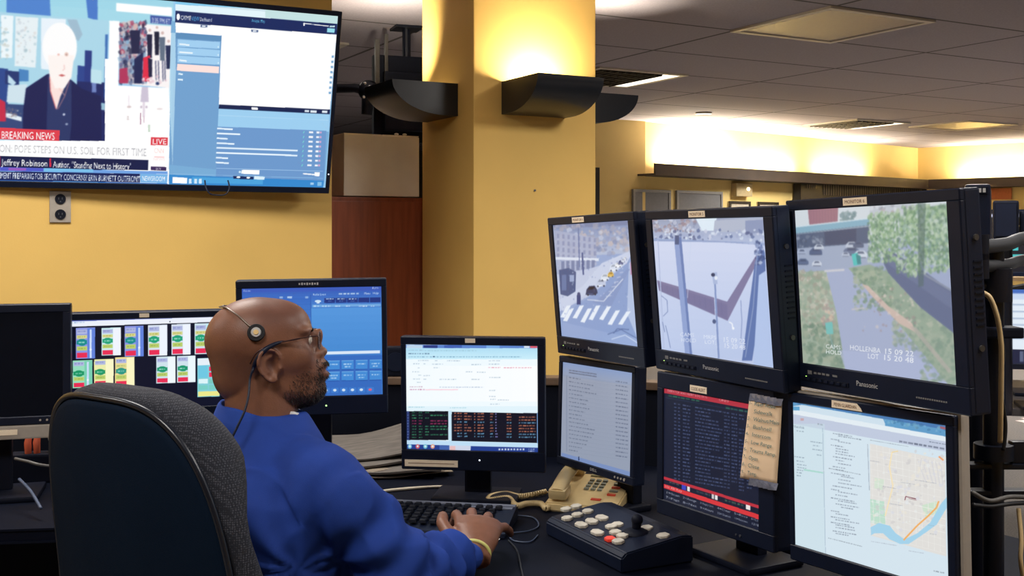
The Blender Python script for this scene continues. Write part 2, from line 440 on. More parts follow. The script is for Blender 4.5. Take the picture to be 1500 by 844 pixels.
# ---------------------------------------------------------------- ceiling lights
LENS_ON = mat('lit ceiling lens', (255, 250, 240), .5, emit=(255, 246, 228), es=1.6)
LENS_OFF = mat('unlit prismatic lens', (190, 182, 176), .25, var=.03)
FRM = mat('white enamelled metal', (206, 200, 190), .4, var=.03)
LOUV = mat('dark louvre', (70, 66, 60), .5)
def troffer(x0, y0, sx, sy, label, mode, k=1.0):
    x0, y0, sx, sy = x0*k, y0*k, sx*k, sy*k
    root = empty('ceiling_light', Vector((x0+sx/2, y0+sy/2, CEIL)), label, 'ceiling light')
    hx, hy = sx/2, sy/2
    mb = MB()
    for c, s_ in (((0, -hy+.02, -.006), (sx, .04, .014)), ((0, hy-.02, -.006), (sx, .04, .014)), ((-hx+.02, 0, -.006), (.04, sy-.08, .014)), ((hx-.02, 0, -.006), (.04, sy-.08, .014))):
        mb.box(c, s_)
    mb.build('frame', FRM, root)
    if mode == 'lens' or mode == 'off':
        mb = MB(); mb.box((0, 0, -.003), (sx-.08, sy-.08, .006)); mb.build('lens', LENS_ON if mode == 'lens' else LENS_OFF, root)
    else:
        mb = MB()
        for i in range(9): mb.box((-hx+.07+i*(sx-.28)/8, -.0, -.012), (.008, sy-.1, .022))
        for i in range(5): mb.box((-.07, -hy+.1+i*(sy-.2)/4, -.012), (sx-.28, .008, .022))
        mb.build('louvre', LOUV, root)
        mb = MB(); mb.box((hx-.10, 0, -.006), (.11, sy-.1, .010)); mb.build('lens', LENS_ON, root)
    return root
troffer(4.03, 6.05, .745, .74, 'louvred ceiling light with a lit strip just right of the yellow column', 'louv', S_)
troffer(3.93, 3.88, .745, .74, 'large dim ceiling light panel with a faint glare at the top of the view', 'off', S_)
troffer(8.07, 7.62, .745, .74, 'far ceiling light with a bright lit strip above the lit far wall', 'louv', S_)
troffer(9.15, 7.2, .745, .74, 'farthest ceiling light, cream framed and unlit, near the far corner', 'off', S_)
for i, (x, y, lab) in enumerate(((-.7, .6, 'added fill light overhead left of the chair'), (1.6, .4, 'added fill light overhead behind the monitor bank'),
                   (.1, 2.75, 'added wall wash light overhead in front of the wall screen'), (3.8, -1.2, 'added fill light overhead at the right rear'),
                   (-1.8, 2.75, 'added wall wash light overhead at the far left'), (2.9, 2.3, 'added wall wash light overhead right of the monitor bank'))):
    troffer(x, y, .745, .74, lab, 'lens')  # fixtures added out of view, as frontal fill and to brighten the walls
    area('ceiling_area_light', Matrix.Translation((x+.37, y+.37, CEIL-.03)), .62, .62, (28, 26, 30, 30, 27, 44)[i], (1, .95, .90), 165)
for x, y, lab in ((2.8, 9.9, 'added fill light beyond the gap, hidden behind the wall screen'), (1.7, 6.5, 'added fill light behind the screen wall'), (8.1, 3.1, 'lit ceiling light of the far room, right of the view'), (9.3, 4.6, 'second added fill light of the far room, right of the view')):
    troffer(x, y, .745, .74, lab, 'lens')  # unseen fixtures added as bodies for the fill lights below
for x, y, w in ((4.76, 6.95, 45), (9.14, 8.65, 75), (8.47, 3.47, 80), (9.67, 4.97, 80), (3.17, 10.27, 12), (2.07, 6.87, 8)):
    area('ceiling_area_light', Matrix.Translation((x, y, CEIL-.03)), .6, .6, w, (1, .95, .88), 150)  # serves the seen louvred fixtures and the added unseen ones
mb = MB(); q = Vector((6.43*S_, 7.93*S_, CEIL)); mb.cyl((0, 0, -.012), (0, 0, .0), .07, n=24)
r = empty('ceiling_downlight', q, 'small round lit downlight in the ceiling before the far wall', 'ceiling light')
mb.build('lens', mat('downlight lens', (255, 240, 200), .5, emit=(255, 236, 190), es=3), r, smooth=True)
mb = MB(); mb.tube([(math.cos(i/24*2*PI)*.075, math.sin(i/24*2*PI)*.075, -.008) for i in range(24)], .009, 8, closed=True); mb.build('trim_ring', FRM, r, smooth=True)
# cove lamps lying in the far ledge
def cove(p, d, L_, w):
    n = Vector((-d.y, d.x, 0)); c = p + d*L_/2 - n*.13 + Vector((0, 0, 2.10))
    M = Matrix(((d.x, n.x, 0, c.x), (d.y, n.y, 0, c.y), (0, 0, 1, c.z), (0, 0, 0, 1)))
    r = empty('cove_lamp', M, 'warm fluorescent batten lying in the far wall ledge', 'lamp', 'cove lamps in the far ledge')
    mb = MB(); mb.box((0, 0, -.03), (L_, .06, .03)); mb.build('batten', FRM, r)
    mb = MB(); mb.cyl((-L_/2+.03, 0, .0), (L_/2-.03, 0, .0), .013, n=10); mb.build('lamp_tube', BULB, r, smooth=True)
    area('cove_light', M @ Matrix.Translation((0, 0, .02)) @ Matrix.Rotation(PI, 4, 'X'), L_, .1, w, (1, .88, .66))
cove(A+dAB*.25, dAB, 1.2, 80); cove(A+dAB*3.1, dAB, 1.2, 60); cove(A+dAB*1.7, dAB, 1.0, 26)
cove(B+dBC*.6, dBC, 1.2, 36); cove(B+dBC*2.2, dBC, 1.2, 30)

# ---------------------------------------------------------------- wooden cabinet with white box, in the gap left of the column
WOOD = mat('reddish wood veneer', (150, 74, 42), .45, var=.22, vscale=7, stretch=(6, 6, .5))
r = empty('wooden_cabinet', Vector((2.0, 5.25, 0)), 'tall reddish brown wooden cabinet between the wall end and the column', 'cabinet')
mb = MB(); mb.box((-.02, 0, .80), (.80, .5, 1.60), bevel=.004); mb.build('body', WOOD, r)
mb = MB(); mb.box((-.02, -.256, .80), (.78, .018, 1.56), bevel=.004); mb.build('door', WOOD, r)
mb = MB(); mb.box((.30, -.28, .95), (.012, .02, .12), bevel=.004); mb.build('handle', GREYM, r.children[1])
BOXM = mat('white corrugated box', (252, 244, 232), .8, var=.05, vscale=8, bump=.2, bscale=40)
r = empty('white_box', Vector((2.06, 5.2, 1.607)), 'off white box with rough edges standing on the wooden cabinet', 'box')
mb = MB(); mb.box((0, 0, .15), (.40, .37, .30), bevel=.006)
for v in mb.bm.verts:
    v.co += Vector((1, 1, 1))*0.004*noise.noise(v.co*9)
mb.build('body', BOXM, r)
for sx in (-1, 1):
    mb = MB(); mb.box((sx*.1, 0, .302), (.195, .36, .004)); mb.build('flap', BOXM, r)
for q_ in ((.09, -.15, .312), (.13, -.16, .311)):
    mb = MB(); mb.ball(q_, (.012, .008, .006)); mb.build('torn_tape', WHT, r, smooth=True)

# ---------------------------------------------------------------- dark hanging screen beyond the gap
HD = Matrix.Translation(PX(585, 140, 6.3)) @ Matrix.Rotation(-ANG+.35, 4, 'Z')
r = empty('hanging_display', HD, 'black display with swing arm hung from the ceiling beyond the column', 'display')
hi = HD.inverted()
mb = MB(); mb.box((.03, .03, -.02), (.36, .06, .50), bevel=.01); mb.box((.02, -.03, -.04), (.24, .07, .34), bevel=.012); mb.build('casing', BLK2, r)
mb = MB()
for i in range(7): mb.box((-.05+i*.022, -.068, .02), (.008, .006, .10))
mb.build('vent', mat('dark vent', (60, 62, 66), .6), r)
mb = MB(); mb.box((-.14, -.04, .14), (.026, .03, .34), bevel=.004); mb.box((-.09, -.05, .16), (.02, .02, .36), bevel=.004); mb.build('bracket', mat('dark steel', (84, 82, 80), .4, metal=.6), r)
mb = MB()
p = [hi @ PX(x, y, d) for x, y, d in ((560, 150, 6.2), (540, 133, 6.1), (520, 129, 6.1), (455, 131, 6.2))]
mb.tube(p, [.045, .030, .026, .026], 14); mb.ball(p[1], .06); mb.tube([p[1], hi @ PX(537, 168, 6.1)], [.04, .03], 12)
mb.build('swing_arm', BLKM, r, smooth=True)
for x, y in ((535, 122), (542, 127), (541, 137), (533, 142), (549, 141)):
    mb = MB(); mb.ball(hi @ PX(x, y, 6.02), .0095); mb.build('bolt', mat('bright bolt', (225, 225, 225), .2, metal=.9), r, smooth=True)
mb = MB(); mb.cyl((.05, .03, .2), (.05, .03, CEIL-HD.translation.z-.01), .025, n=12); mb.box((.05, .03, CEIL-HD.translation.z-.008), (.16, .16, .014)); mb.build('ceiling_pole', BLKM, r)

# ---------------------------------------------------------------- wall socket below the wall screen
q = PY(88, 303, TW)
r = empty('wall_outlet', q, 'steel double wall outlet plate under the wall screen', 'outlet')
mb = MB(); mb.box((0, -.004, 0), (.073, .008, .115), bevel=.003); mb.build('plate', mat('brushed steel plate', (176, 168, 158), .45, metal=.25), r)
for dz in (.028, -.028):
    mb = MB(); mb.cyl((0, -.008, dz), (0, -.012, dz), .0185, n=20); s_ = mb.build('socket', BLK2, r, smooth=True)
    mb = MB()
    for dx in (-.006, .006): mb.box((dx, -.0125, dz+.002), (.002, .002, .008))
    mb.cyl((0, -.0118, dz-.009), (0, -.0132, dz-.009), .0022, n=8); mb.build('slot', GREYM, s_)

# ---------------------------------------------------------------- things on the far wall
def far_box(name, label, cat, px0, py0, px1, py1, dep, m, grp=None, frame=None, off=0.0):
    c, w, h, z = far_rect(px0, py0, px1, py1)
    M = FARM.copy(); M.translation = Vector((c.x, c.y, z))-nAB*off
    r = empty(name, M, label, cat, grp)
    mb = MB(); mb.box((0, -dep/2, 0), (w, dep, h), bevel=min(.006, dep/4)); mb.build('body', m, r)
    if frame:
        mb = MB(); t = .03
        for cc, ss in (((0, -dep-.004, h/2-t/2), (w, .012, t)), ((0, -dep-.004, -h/2+t/2), (w, .012, t)), ((-w/2+t/2, -dep-.004, 0), (t, .012, h-2*t)), ((w/2-t/2, -dep-.004, 0), (t, .012, h-2*t))): mb.box(cc, ss)
        mb.build('frame', frame, r)
    return r
GPAN = mat('grey felt panel', (132, 132, 134), .9, var=.05)
far_box('pin_board', 'grey board on the far wall, partly hidden by the wall pier', 'pin board', 925, 278, 980, 330, .02, GPAN, 'grey boards on the far wall', mat('grey frame', (150, 148, 146), .5))
far_box('pin_board', 'wide grey board on the far wall right of the half hidden one', 'pin board', 989, 280, 1056, 335, .02, GPAN, 'grey boards on the far wall', MATS['grey frame'])
r = far_box('emergency_light', 'small pale emergency light unit on the far wall', 'emergency light', 1071, 269, 1094, 288, .08, mat('beige plastic', (186, 168, 128), .5))
mb = MB(); mb.ball((.06, -.09, .01), (.022, .02, .022)); mb.build('lamp', mat('bright lamp glass', (255, 240, 210), .3, emit=(255, 235, 190), es=3), r, smooth=True)
BF = mat('black picture frame', (40, 34, 30), .5)
far_box('picture_frame', 'dark framed picture below the emergency light', 'picture', 1066, 295, 1097, 330, .02, mat('pale picture', (200, 190, 170), .6), 'framed pictures on the far wall', BF)
far_box('picture_frame', 'dark framed picture just right of the one below the emergency light', 'picture', 1108, 296, 1138, 330, .02, MATS['pale picture'], 'framed pictures on the far wall', BF)
r = far_box('wall_display_board', 'wide dark display board on the far wall under the ledge', 'display board', 1160, 263, 1345, 330, .10, mat('dark board', (44, 42, 42), .5), None, BF, .02)
mb = MB(); c, w, h, z = far_rect(1160, 263, 1345, 330)
for i in range(46): mb.box((-w/2+.5+i*(w-.6)/46, -.108, h/2-.16), (.014, .006, .14))
for i in range(5): mb.box((-w/2+.14+i*.045, -.108, h/2-.13), (.02, .006, .05))
mb.build('louvre', mat('grey louvre', (104, 98, 92), .5), r)
# dark frame strip at the pier's left
c = PY(875, 265, 8.8); slab('trim_3', (c.x-.05, 8.76, 0), (c.x-.0, 8.83, 2.05), mat('dark frame', (52, 50, 48), .5))

# ---------------------------------------------------------------- low dark console back behind the desk
CONS = mat('dark console panel', (7, 12, 26), .75, spec=.15, var=.12, vscale=10)
pts = [(-2.6, 3.05), (-1.6, 3.36), (-.6, 3.47), (.15, 3.45), (.55, 3.30)]
r = empty('console_back_panel', C(-.6, 3.4, 0), 'low dark console back panel between the desk and the yellow wall', 'partition')
for i, (a, b) in enumerate(zip(pts[:-1], pts[1:])):
    p, q = C(a[0], a[1], 0), C(b[0], b[1], 0); d = q-p; L_ = d.length; d.normalize(); n = Vector((-d.y, d.x, 0))
    M = r.matrix_world.inverted() @ Matrix(((d.x, n.x, 0, p.x), (d.y, n.y, 0, p.y), (0, 0, 1, 0), (0, 0, 0, 1)))
    mb = MB(); mb.box((L_/2, 0, .475), (L_-.004, .05, .95)); mb.bm.transform(M); mb.build('panel', CONS, r)
    mb = MB(); mb.box((L_/2, 0, .962), (L_, .07, .024), bevel=.004); mb.bm.transform(M); mb.build('cap_rail', mat('bronze cap rail', (112, 92, 76), .45, metal=.2), r)
# dark box standing on the console rail
r = empty('speaker_box', camT(-.37, 3.47, .976, .1), 'small black speaker on the console rail between two monitors', 'speaker')
mb = MB(); mb.box((0, 0, .045), (.11, .06, .09), bevel=.006); mb.build('body', BLK2, r)
mb = MB(); mb.cyl((0, -.031, .045), (0, -.034, .045), .03, n=20); mb.build('cone', BLK, r, smooth=True)
# ================================================================ monitors
SCRM = attr_mat('lit screen picture', rough=.35, emit=1.0)
SCRG = attr_mat('dull screen picture', rough=.3, emit=1.0)
def mon_matrix(cx, d, z, yaw, pit, rol):
    # local x right along the screen, y into the screen (away from the viewer), z up; origin = centre of the picture
    yaw, pit, rol = map(math.radians, (yaw, pit, rol))
    x = Vector((math.cos(yaw), math.sin(yaw), 0)); n0 = Vector((math.sin(yaw), -math.cos(yaw), 0)); up = Vector((0, 0, 1))
    n = n0*math.cos(pit)+up*math.sin(pit); u = up*math.cos(pit)-n0*math.sin(pit)
    x2 = x*math.cos(rol)+u*math.sin(rol); u2 = u*math.cos(rol)-x*math.sin(rol)
    M = Matrix(((x2.x, -n.x, u2.x, cx), (x2.y, -n.y, u2.y, d), (x2.z, -n.z, u2.z, z), (0, 0, 0, 1)))
    return ROT @ M
def corners_px(M, W, H):
    return [proj(M @ Vector(p)) for p in ((-W/2, 0, H/2), (W/2, 0, H/2), (W/2, 0, -H/2), (-W/2, 0, -H/2))]
def monitor(name, label, cat, M, W, H, bz, thick, res, paint, case=None, group=None, tape=None, brand=None, back=True, buttons=None, led=None, frame_r=.006, mats=None, ctrl=False):
    l, r_, t, b = bz; case = case or BLK
    ow, oh = W+l+r_, H+t+b; oc = ((r_-l)/2, (t-b)/2)
    base = M.copy()
    root = empty(name, base, label, cat, group)
    # casing with a recessed opening
    mb = MB(); f0 = 0.004
    mb.box((oc[0], f0+thick/2-.010, oc[1]), (ow, thick, oh), bevel=frame_r, seg=2)
    casing = mb.build('casing', case, root)
    # front bezel: four rails standing proud of the picture
    mb = MB(); y0, y1 = -.011, .003
    def rail(x0, x1, z0, z1): mb.box(((x0+x1)/2, (y0+y1)/2, (z0+z1)/2), (x1-x0, y1-y0, z1-z0), bevel=.0022, seg=1)
    rail(-W/2-l, W/2+r_, H/2, H/2+t); rail(-W/2-l, W/2+r_, -H/2-b, -H/2)
    rail(-W/2-l, -W/2, -H/2-.002, H/2+.002); rail(W/2, W/2+r_, -H/2-.002, H/2+.002)
    bez = mb.build('bezel', case, root)
    if paint is not None:
        P = Paint(res[0], res[1], corners_px(M, W, H)); paint(P)
        image_grid('screen', P.out(), W, H, -.0075, SCRM, root)
    else:
        mb = MB(); mb.box((0, -.0065, 0), (W, .003, H)); mb.build('screen', mat('switched off screen', (10, 15, 28), .45, spec=.12), root)
    if back:
        mb = MB(); mb.box((oc[0], f0+thick+.008, oc[1]), (ow*.62, .036, oh*.6), bevel=.012); mb.build('back_cover', BLK2, root)
    if tape:
        tx, tz, tw, th, s = tape[:5]
        mb = MB()
        if len(tape) > 5: mb.prism([(tx-tw/2, y0-.0008, tz-th/2), (tx+tw/2, y0-.0008, tz-th/2), (tx+tw/2-.003, y0-.0008, tz-th*.1), (tx+tw/2-.012, y0-.0008, tz+th/2), (tx-tw/2, y0-.0008, tz+th/2)], (0, .0012, 0))
        else: mb.box((tx, y0-.0003, tz), (tw, .0012, th))
        tp = mb.build('label_tape', TAPE, root); tp['label'] = 'cream label tape with brown capitals'
        if s:
            mb = MB(); write(mb, s, (tx-tw/2+tw*.08, y0-.0014, tz-th*.24), (1, 0, 0), (0, 0, 1), th*.48, width=tw*(.84 if len(tape) == 5 else .74)); mb.build('lettering', INK, tp)
    if brand:
        bx, bzz, bh, bw = brand[1:5]
        mb = MB()
        if brand[0]: write(mb, brand[0], (bx, y0-.0004, bzz), (1, 0, 0), (0, 0, 1), bh, width=bw)
        else:
            for i in range(8): mb.box((bx+i*bw/8, y0-.0004, bzz+bh/2), (bw/13, .0006, bh*(.7+.3*(i % 2))))
        mb.build('brand_lettering', WINK, root)
    if ctrl:                                     # the control strip of the video monitors
        zb = -H/2-b*.42
        mb = MB()
        for i, (dx, w_) in enumerate(((.018, .012), (.034, .008), (.046, .009), (.058, .008), (.070, .009), (.090, .013))):
            mb.box((-W/2+dx+.006, y0-.0003, zb+.004), (w_, .0008, .0035 if i else .007))
        mb.build('control_legend', mat('grey print', (120, 120, 120), .6), root)
        mb = MB(); mb.box((-W/2+.065, y0-.0006, zb-.009), (.135, .002, .008), bevel=.0008); cp = mb.build('control_strip', BLK2, root)
        for i in range(7):
            mb = MB(); mb.box((-W/2+.022+i*.017, y0-.002, zb-.009), (.009, .003, .005), bevel=.0008); mb.build('button', BLK, cp)
        mb = MB()
        for i in range(14): mb.box((W/2-.085+i*.005, y0-.0003, zb-.010), (.0034, .0006, .0026))
        mb.build('model_lettering', mat('grey print', (120, 120, 120), .6), root)
        led = (-W/2+.012, zb-.006, (190, 255, 120))
        for zz in (H*.3, -H*.3):
            mb = MB(); mb.cyl((W/2+r_-.001, thick*.45, zz), (W/2+r_+.003, thick*.45, zz), .005, n=12)
            mb.build('side_screw', mat('dark steel', (84, 82, 80), .4, metal=.6), root)
        mb = MB()
        for i in range(11): mb.box((W/2+r_+.0005, thick*.5, -.05+i*.010), (.002, thick*.45, .003))
        mb.build('side_vent', BLK2, root)
    if buttons:
        bx, bzz, n, sp, rr, colr = buttons
        for i in range(n):
            mb = MB(); mb.cyl((bx+i*sp, y0-.0015, bzz), (bx+i*sp, y0+.001, bzz), rr*(1.3 if i == n-1 else 1), n=12); mb.build('button', colr, root, smooth=True)
    if led:
        mb = MB(); mb.ball((led[0], y0, led[1]), (.0022, .0012, .0022)); mb.build('power_light', mat('power light %s' % (led[2],), led[2], .5, emit=led[2], es=1.5), root, smooth=True)
    return root

W3, H3 = .386, .29
PB = (.024, .030, .020, .046)
def smooth_noise(P, x0, y0, x1, y1, cols, n, size, **k): P.speck(x0, y0, x1, y1, n, cols, size, **k)

def paint_street(P):                             # camera view of a street
    P.crop(800, 300, 3.517)
    P.rect(0, 0, 633, 844, (146, 166, 208))
    P.grad(40, 80, 500, 270, (120, 138, 180), (176, 188, 214), k=-.05)
    P.rect(40, 80, 520, 125, (118, 130, 168), k=-.05)
    P.speck(40, 110, 500, 270, 260, [(140, 152, 190), (196, 204, 224), (160, 160, 178), (122, 136, 176), (190, 180, 184)], 16, k=-.05, seed=3, alpha=.6)
    P.poly([(50, 130), (270, 170), (275, 310), (60, 400)], (168, 176, 204), .8)         # facade on the left
    for r in range(4):
        for c in range(8): P.rect(70+c*27, 150+r*34+c*3, 82+c*27, 172+r*34+c*3, (126, 136, 176), .7)
    P.rect(55, 268, 285, 282, (214, 222, 238), k=.03)
    for c in range(7): P.rect(92+c*26, 290-c, 108+c*26, 345-c*3, (104, 118, 160), .8)
    P.poly([(60, 360), (230, 330), (330, 300), (330, 420), (60, 560)], (188, 198, 224))
    P.poly([(100, 545), (230, 450), (430, 300), (450, 260), (440, 240), (300, 300), (200, 420), (60, 500)], (196, 206, 230))
    P.poly([(90, 575), (240, 470), (440, 290), (452, 290), (505, 740), (90, 700)], (136, 158, 204))   # roadway
    P.poly([(440, 300), (452, 290), (490, 700), (430, 560)], (186, 200, 228), .8)
    P.poly([(250, 500), (300, 470), (430, 330), (445, 330), (350, 520), (310, 520)], (130, 150, 196))
    # parked cars
    for i, (x, y, w, c) in enumerate(((248, 440, 62, (40, 52, 92)), (296, 400, 52, (190, 200, 224)), (316, 372, 44, (216, 224, 238)), (346, 358, 34, (214, 178, 96)), (362, 322, 46, (210, 220, 238)), (384, 308, 34, (232, 236, 244)), (398, 296, 28, (90, 104, 150)), (410, 286, 24, (206, 214, 232)), (422, 276, 20, (226, 230, 240)))):
        h = w*.8
        P.poly([(x-w*.5, y+h*.45), (x-w*.42, y-h*.1), (x-w*.2, y-h*.45), (x+w*.25, y-h*.5), (x+w*.45, y-h*.1), (x+w*.5, y+h*.3), (x+w*.1, y+h*.5)], c)
        P.poly([(x-w*.32, y-h*.08), (x-w*.15, y-h*.36), (x+w*.2, y-h*.4), (x+w*.3, y-h*.12)], tuple(max(0, q-70) for q in c), .8)
        P.rect(x-w*.4, y+h*.3, x+w*.1, y+h*.42, tuple(min(255, q+60) for q in c), .7)
        P.ell(x-w*.3, y+h*.45, w*.08, w*.08, (30, 36, 60)); P.ell(x+w*.3, y+h*.4, w*.08, w*.08, (30, 36, 60))
    P.poly([(80, 335), (130, 325), (168, 345), (165, 445), (125, 470), (88, 460)], (66, 86, 134))     # kiosk
    P.rect(95, 360, 118, 440, (96, 116, 164)); P.rect(135, 360, 158, 395, (150, 166, 204))
    P.rect(172, 462, 192, 512, (44, 62, 120)); P.ell(182, 458, 8, 9, (60, 72, 120))
    P.line([(200, 245), (206, 360)], 8, (72, 88, 140)); P.line([(180, 120), (186, 320)], 5, (100, 116, 164))
    # zebra crossing
    for i, (x, y, l) in enumerate(((86, 560, 50), (100, 575, 60), (150, 560, 60), (190, 575, 75), (232, 560, 80), (286, 565, 66), (330, 585, 80), (384, 590, 66))):
        P.poly([(x, y+l*.35), (x+34+i*1.2, y-42), (x+56+i*1.4, y-44), (x+22, y+l*.4)], (226, 234, 246))
    P.poly([(90, 600), (350, 660), (505, 690), (505, 745), (90, 690)], (150, 170, 212), .7)
    P.line([(330, 665), (400, 640), (490, 690)], 5, (96, 116, 166)); P.line([(350, 690), (420, 668), (490, 712)], 4, (210, 220, 240)); P.line([(360, 660), (380, 636), (440, 640)], 5, (90, 110, 160))
    P.line([(225, 487), (310, 495), (410, 380)], 5, (222, 228, 240), .8)
    for i in range(6): P.line([(322+i*14, 470-i*24), (350+i*12, 466-i*24)], 4, (210, 216, 232), .7)
    P.speck(60, 270, 450, 560, 90, [(120, 140, 190), (210, 218, 236)], 6, seed=9, alpha=.5)
    P.rect(447, 295, 457, 360, (196, 110, 150), .6)
    P.blur(3)

def paint_wall_view(P):                          # camera view onto a pale wall with a dark band
    P.crop(940, 290, 3.013)
    P.rect(0, 0, 693, 844, (190, 202, 232))
    P.grad(58, 90, 560, 200, (150, 160, 186), (176, 188, 218), k=-.01)
    P.poly([(250, 88), (345, 88), (330, 145), (280, 145)], (218, 232, 244))
    P.speck(60, 95, 250, 150, 90, [(130, 138, 168), (176, 170, 180), (196, 202, 220), (150, 130, 140)], 12, seed=2, alpha=.7)
    P.poly([(335, 100), (430, 92), (555, 88), (558, 150), (330, 150)], (176, 184, 204)); P.poly([(470, 100), (555, 95), (556, 150), (470, 160)], (140, 152, 186))
    P.speck(70, 140, 550, 185, 110, [(96, 112, 156), (210, 220, 236), (160, 172, 204), (90, 100, 140), (200, 206, 226)], 10, seed=4, alpha=.8)
    P.rect(60, 178, 560, 190, (150, 168, 206), k=.04)
    P.grad(62, 190, 530, 700, (206, 214, 238), (184, 198, 230), k=.02)
    P.line([(66, 188), (300, 190), (525, 204)], 3, (140, 156, 196))
    P.poly([(80, 362), (170, 388), (390, 456), (512, 262), (520, 250), (522, 285), (392, 540), (90, 408)], (128, 122, 158))
    P.poly([(84, 372), (390, 468), (392, 535), (92, 408)], (112, 108, 148), .5)
    for c in range(12): P.line([(100+c*24, 378+c*7.2), (104+c*24, 408+c*9.5)], 1.5, (96, 94, 134), .4)
    P.line([(85, 185), (112, 660)], 4, (176, 188, 220)); P.line([(230, 195), (215, 440)], 3, (196, 208, 234), .7)
    P.poly([(155, 172), (188, 172), (236, 690), (205, 690)], (142, 160, 206)); P.poly([(176, 172), (188, 172), (236, 690), (226, 690)], (108, 128, 180))
    P.rect(160, 165, 178, 205, (80, 92, 130))
    P.line([(335, 370), (352, 705)], 10, (132, 150, 196)); P.line([(331, 370), (347, 705)], 3, (196, 208, 234))
    P.poly([(322, 330), (345, 326), (348, 378), (330, 380)], (168, 182, 216)); P.ell(328, 338, 9, 8, (56, 62, 92)); P.ell(341, 352, 7, 9, (226, 232, 244)); P.ell(333, 543, 8, 10, (80, 92, 130))
    P.poly([(512, 285), (540, 200), (556, 240), (560, 330), (500, 715), (455, 715)], (96, 118, 172)); P.poly([(530, 340), (560, 320), (598, 745), (505, 735)], (178, 196, 232))
    P.speck(515, 190, 556, 300, 40, [(60, 76, 122), (120, 136, 180), (200, 210, 232)], 10, seed=5)
    P.line([(525, 205), (505, 480), (470, 700)], 4, (140, 156, 196))
    P.line([(450, 450), (455, 540), (450, 640)], 3, (130, 146, 190))
    P.line([(398, 545), (412, 552), (415, 575)], 5, (236, 240, 248)); P.ell(417, 573, 5, 6, (240, 244, 250))
    for q in (((100, 430), (125, 450), (128, 500), (108, 520)), ((118, 560), (128, 600), (140, 660)), ((105, 545), (115, 590))): P.line(list(q), 3, (104, 122, 170), .8)
    P.blur(3)
    P.text(182, 608, 17, 'CAMS', (214, 222, 240), k=.05); P.text(186, 632, 17, 'HOLD', (214, 222, 240), k=.05)
    P.text(285, 618, 17, 'MRPS', (220, 228, 244), k=.08); P.text(290, 640, 17, 'LOT:', (220, 228, 244), k=.08)
    P.text(370, 632, 22, '15 09 22', (224, 230, 244), k=.1, width=100); P.text(374, 658, 22, '15 20 48', (224, 230, 244), k=.1, width=96)

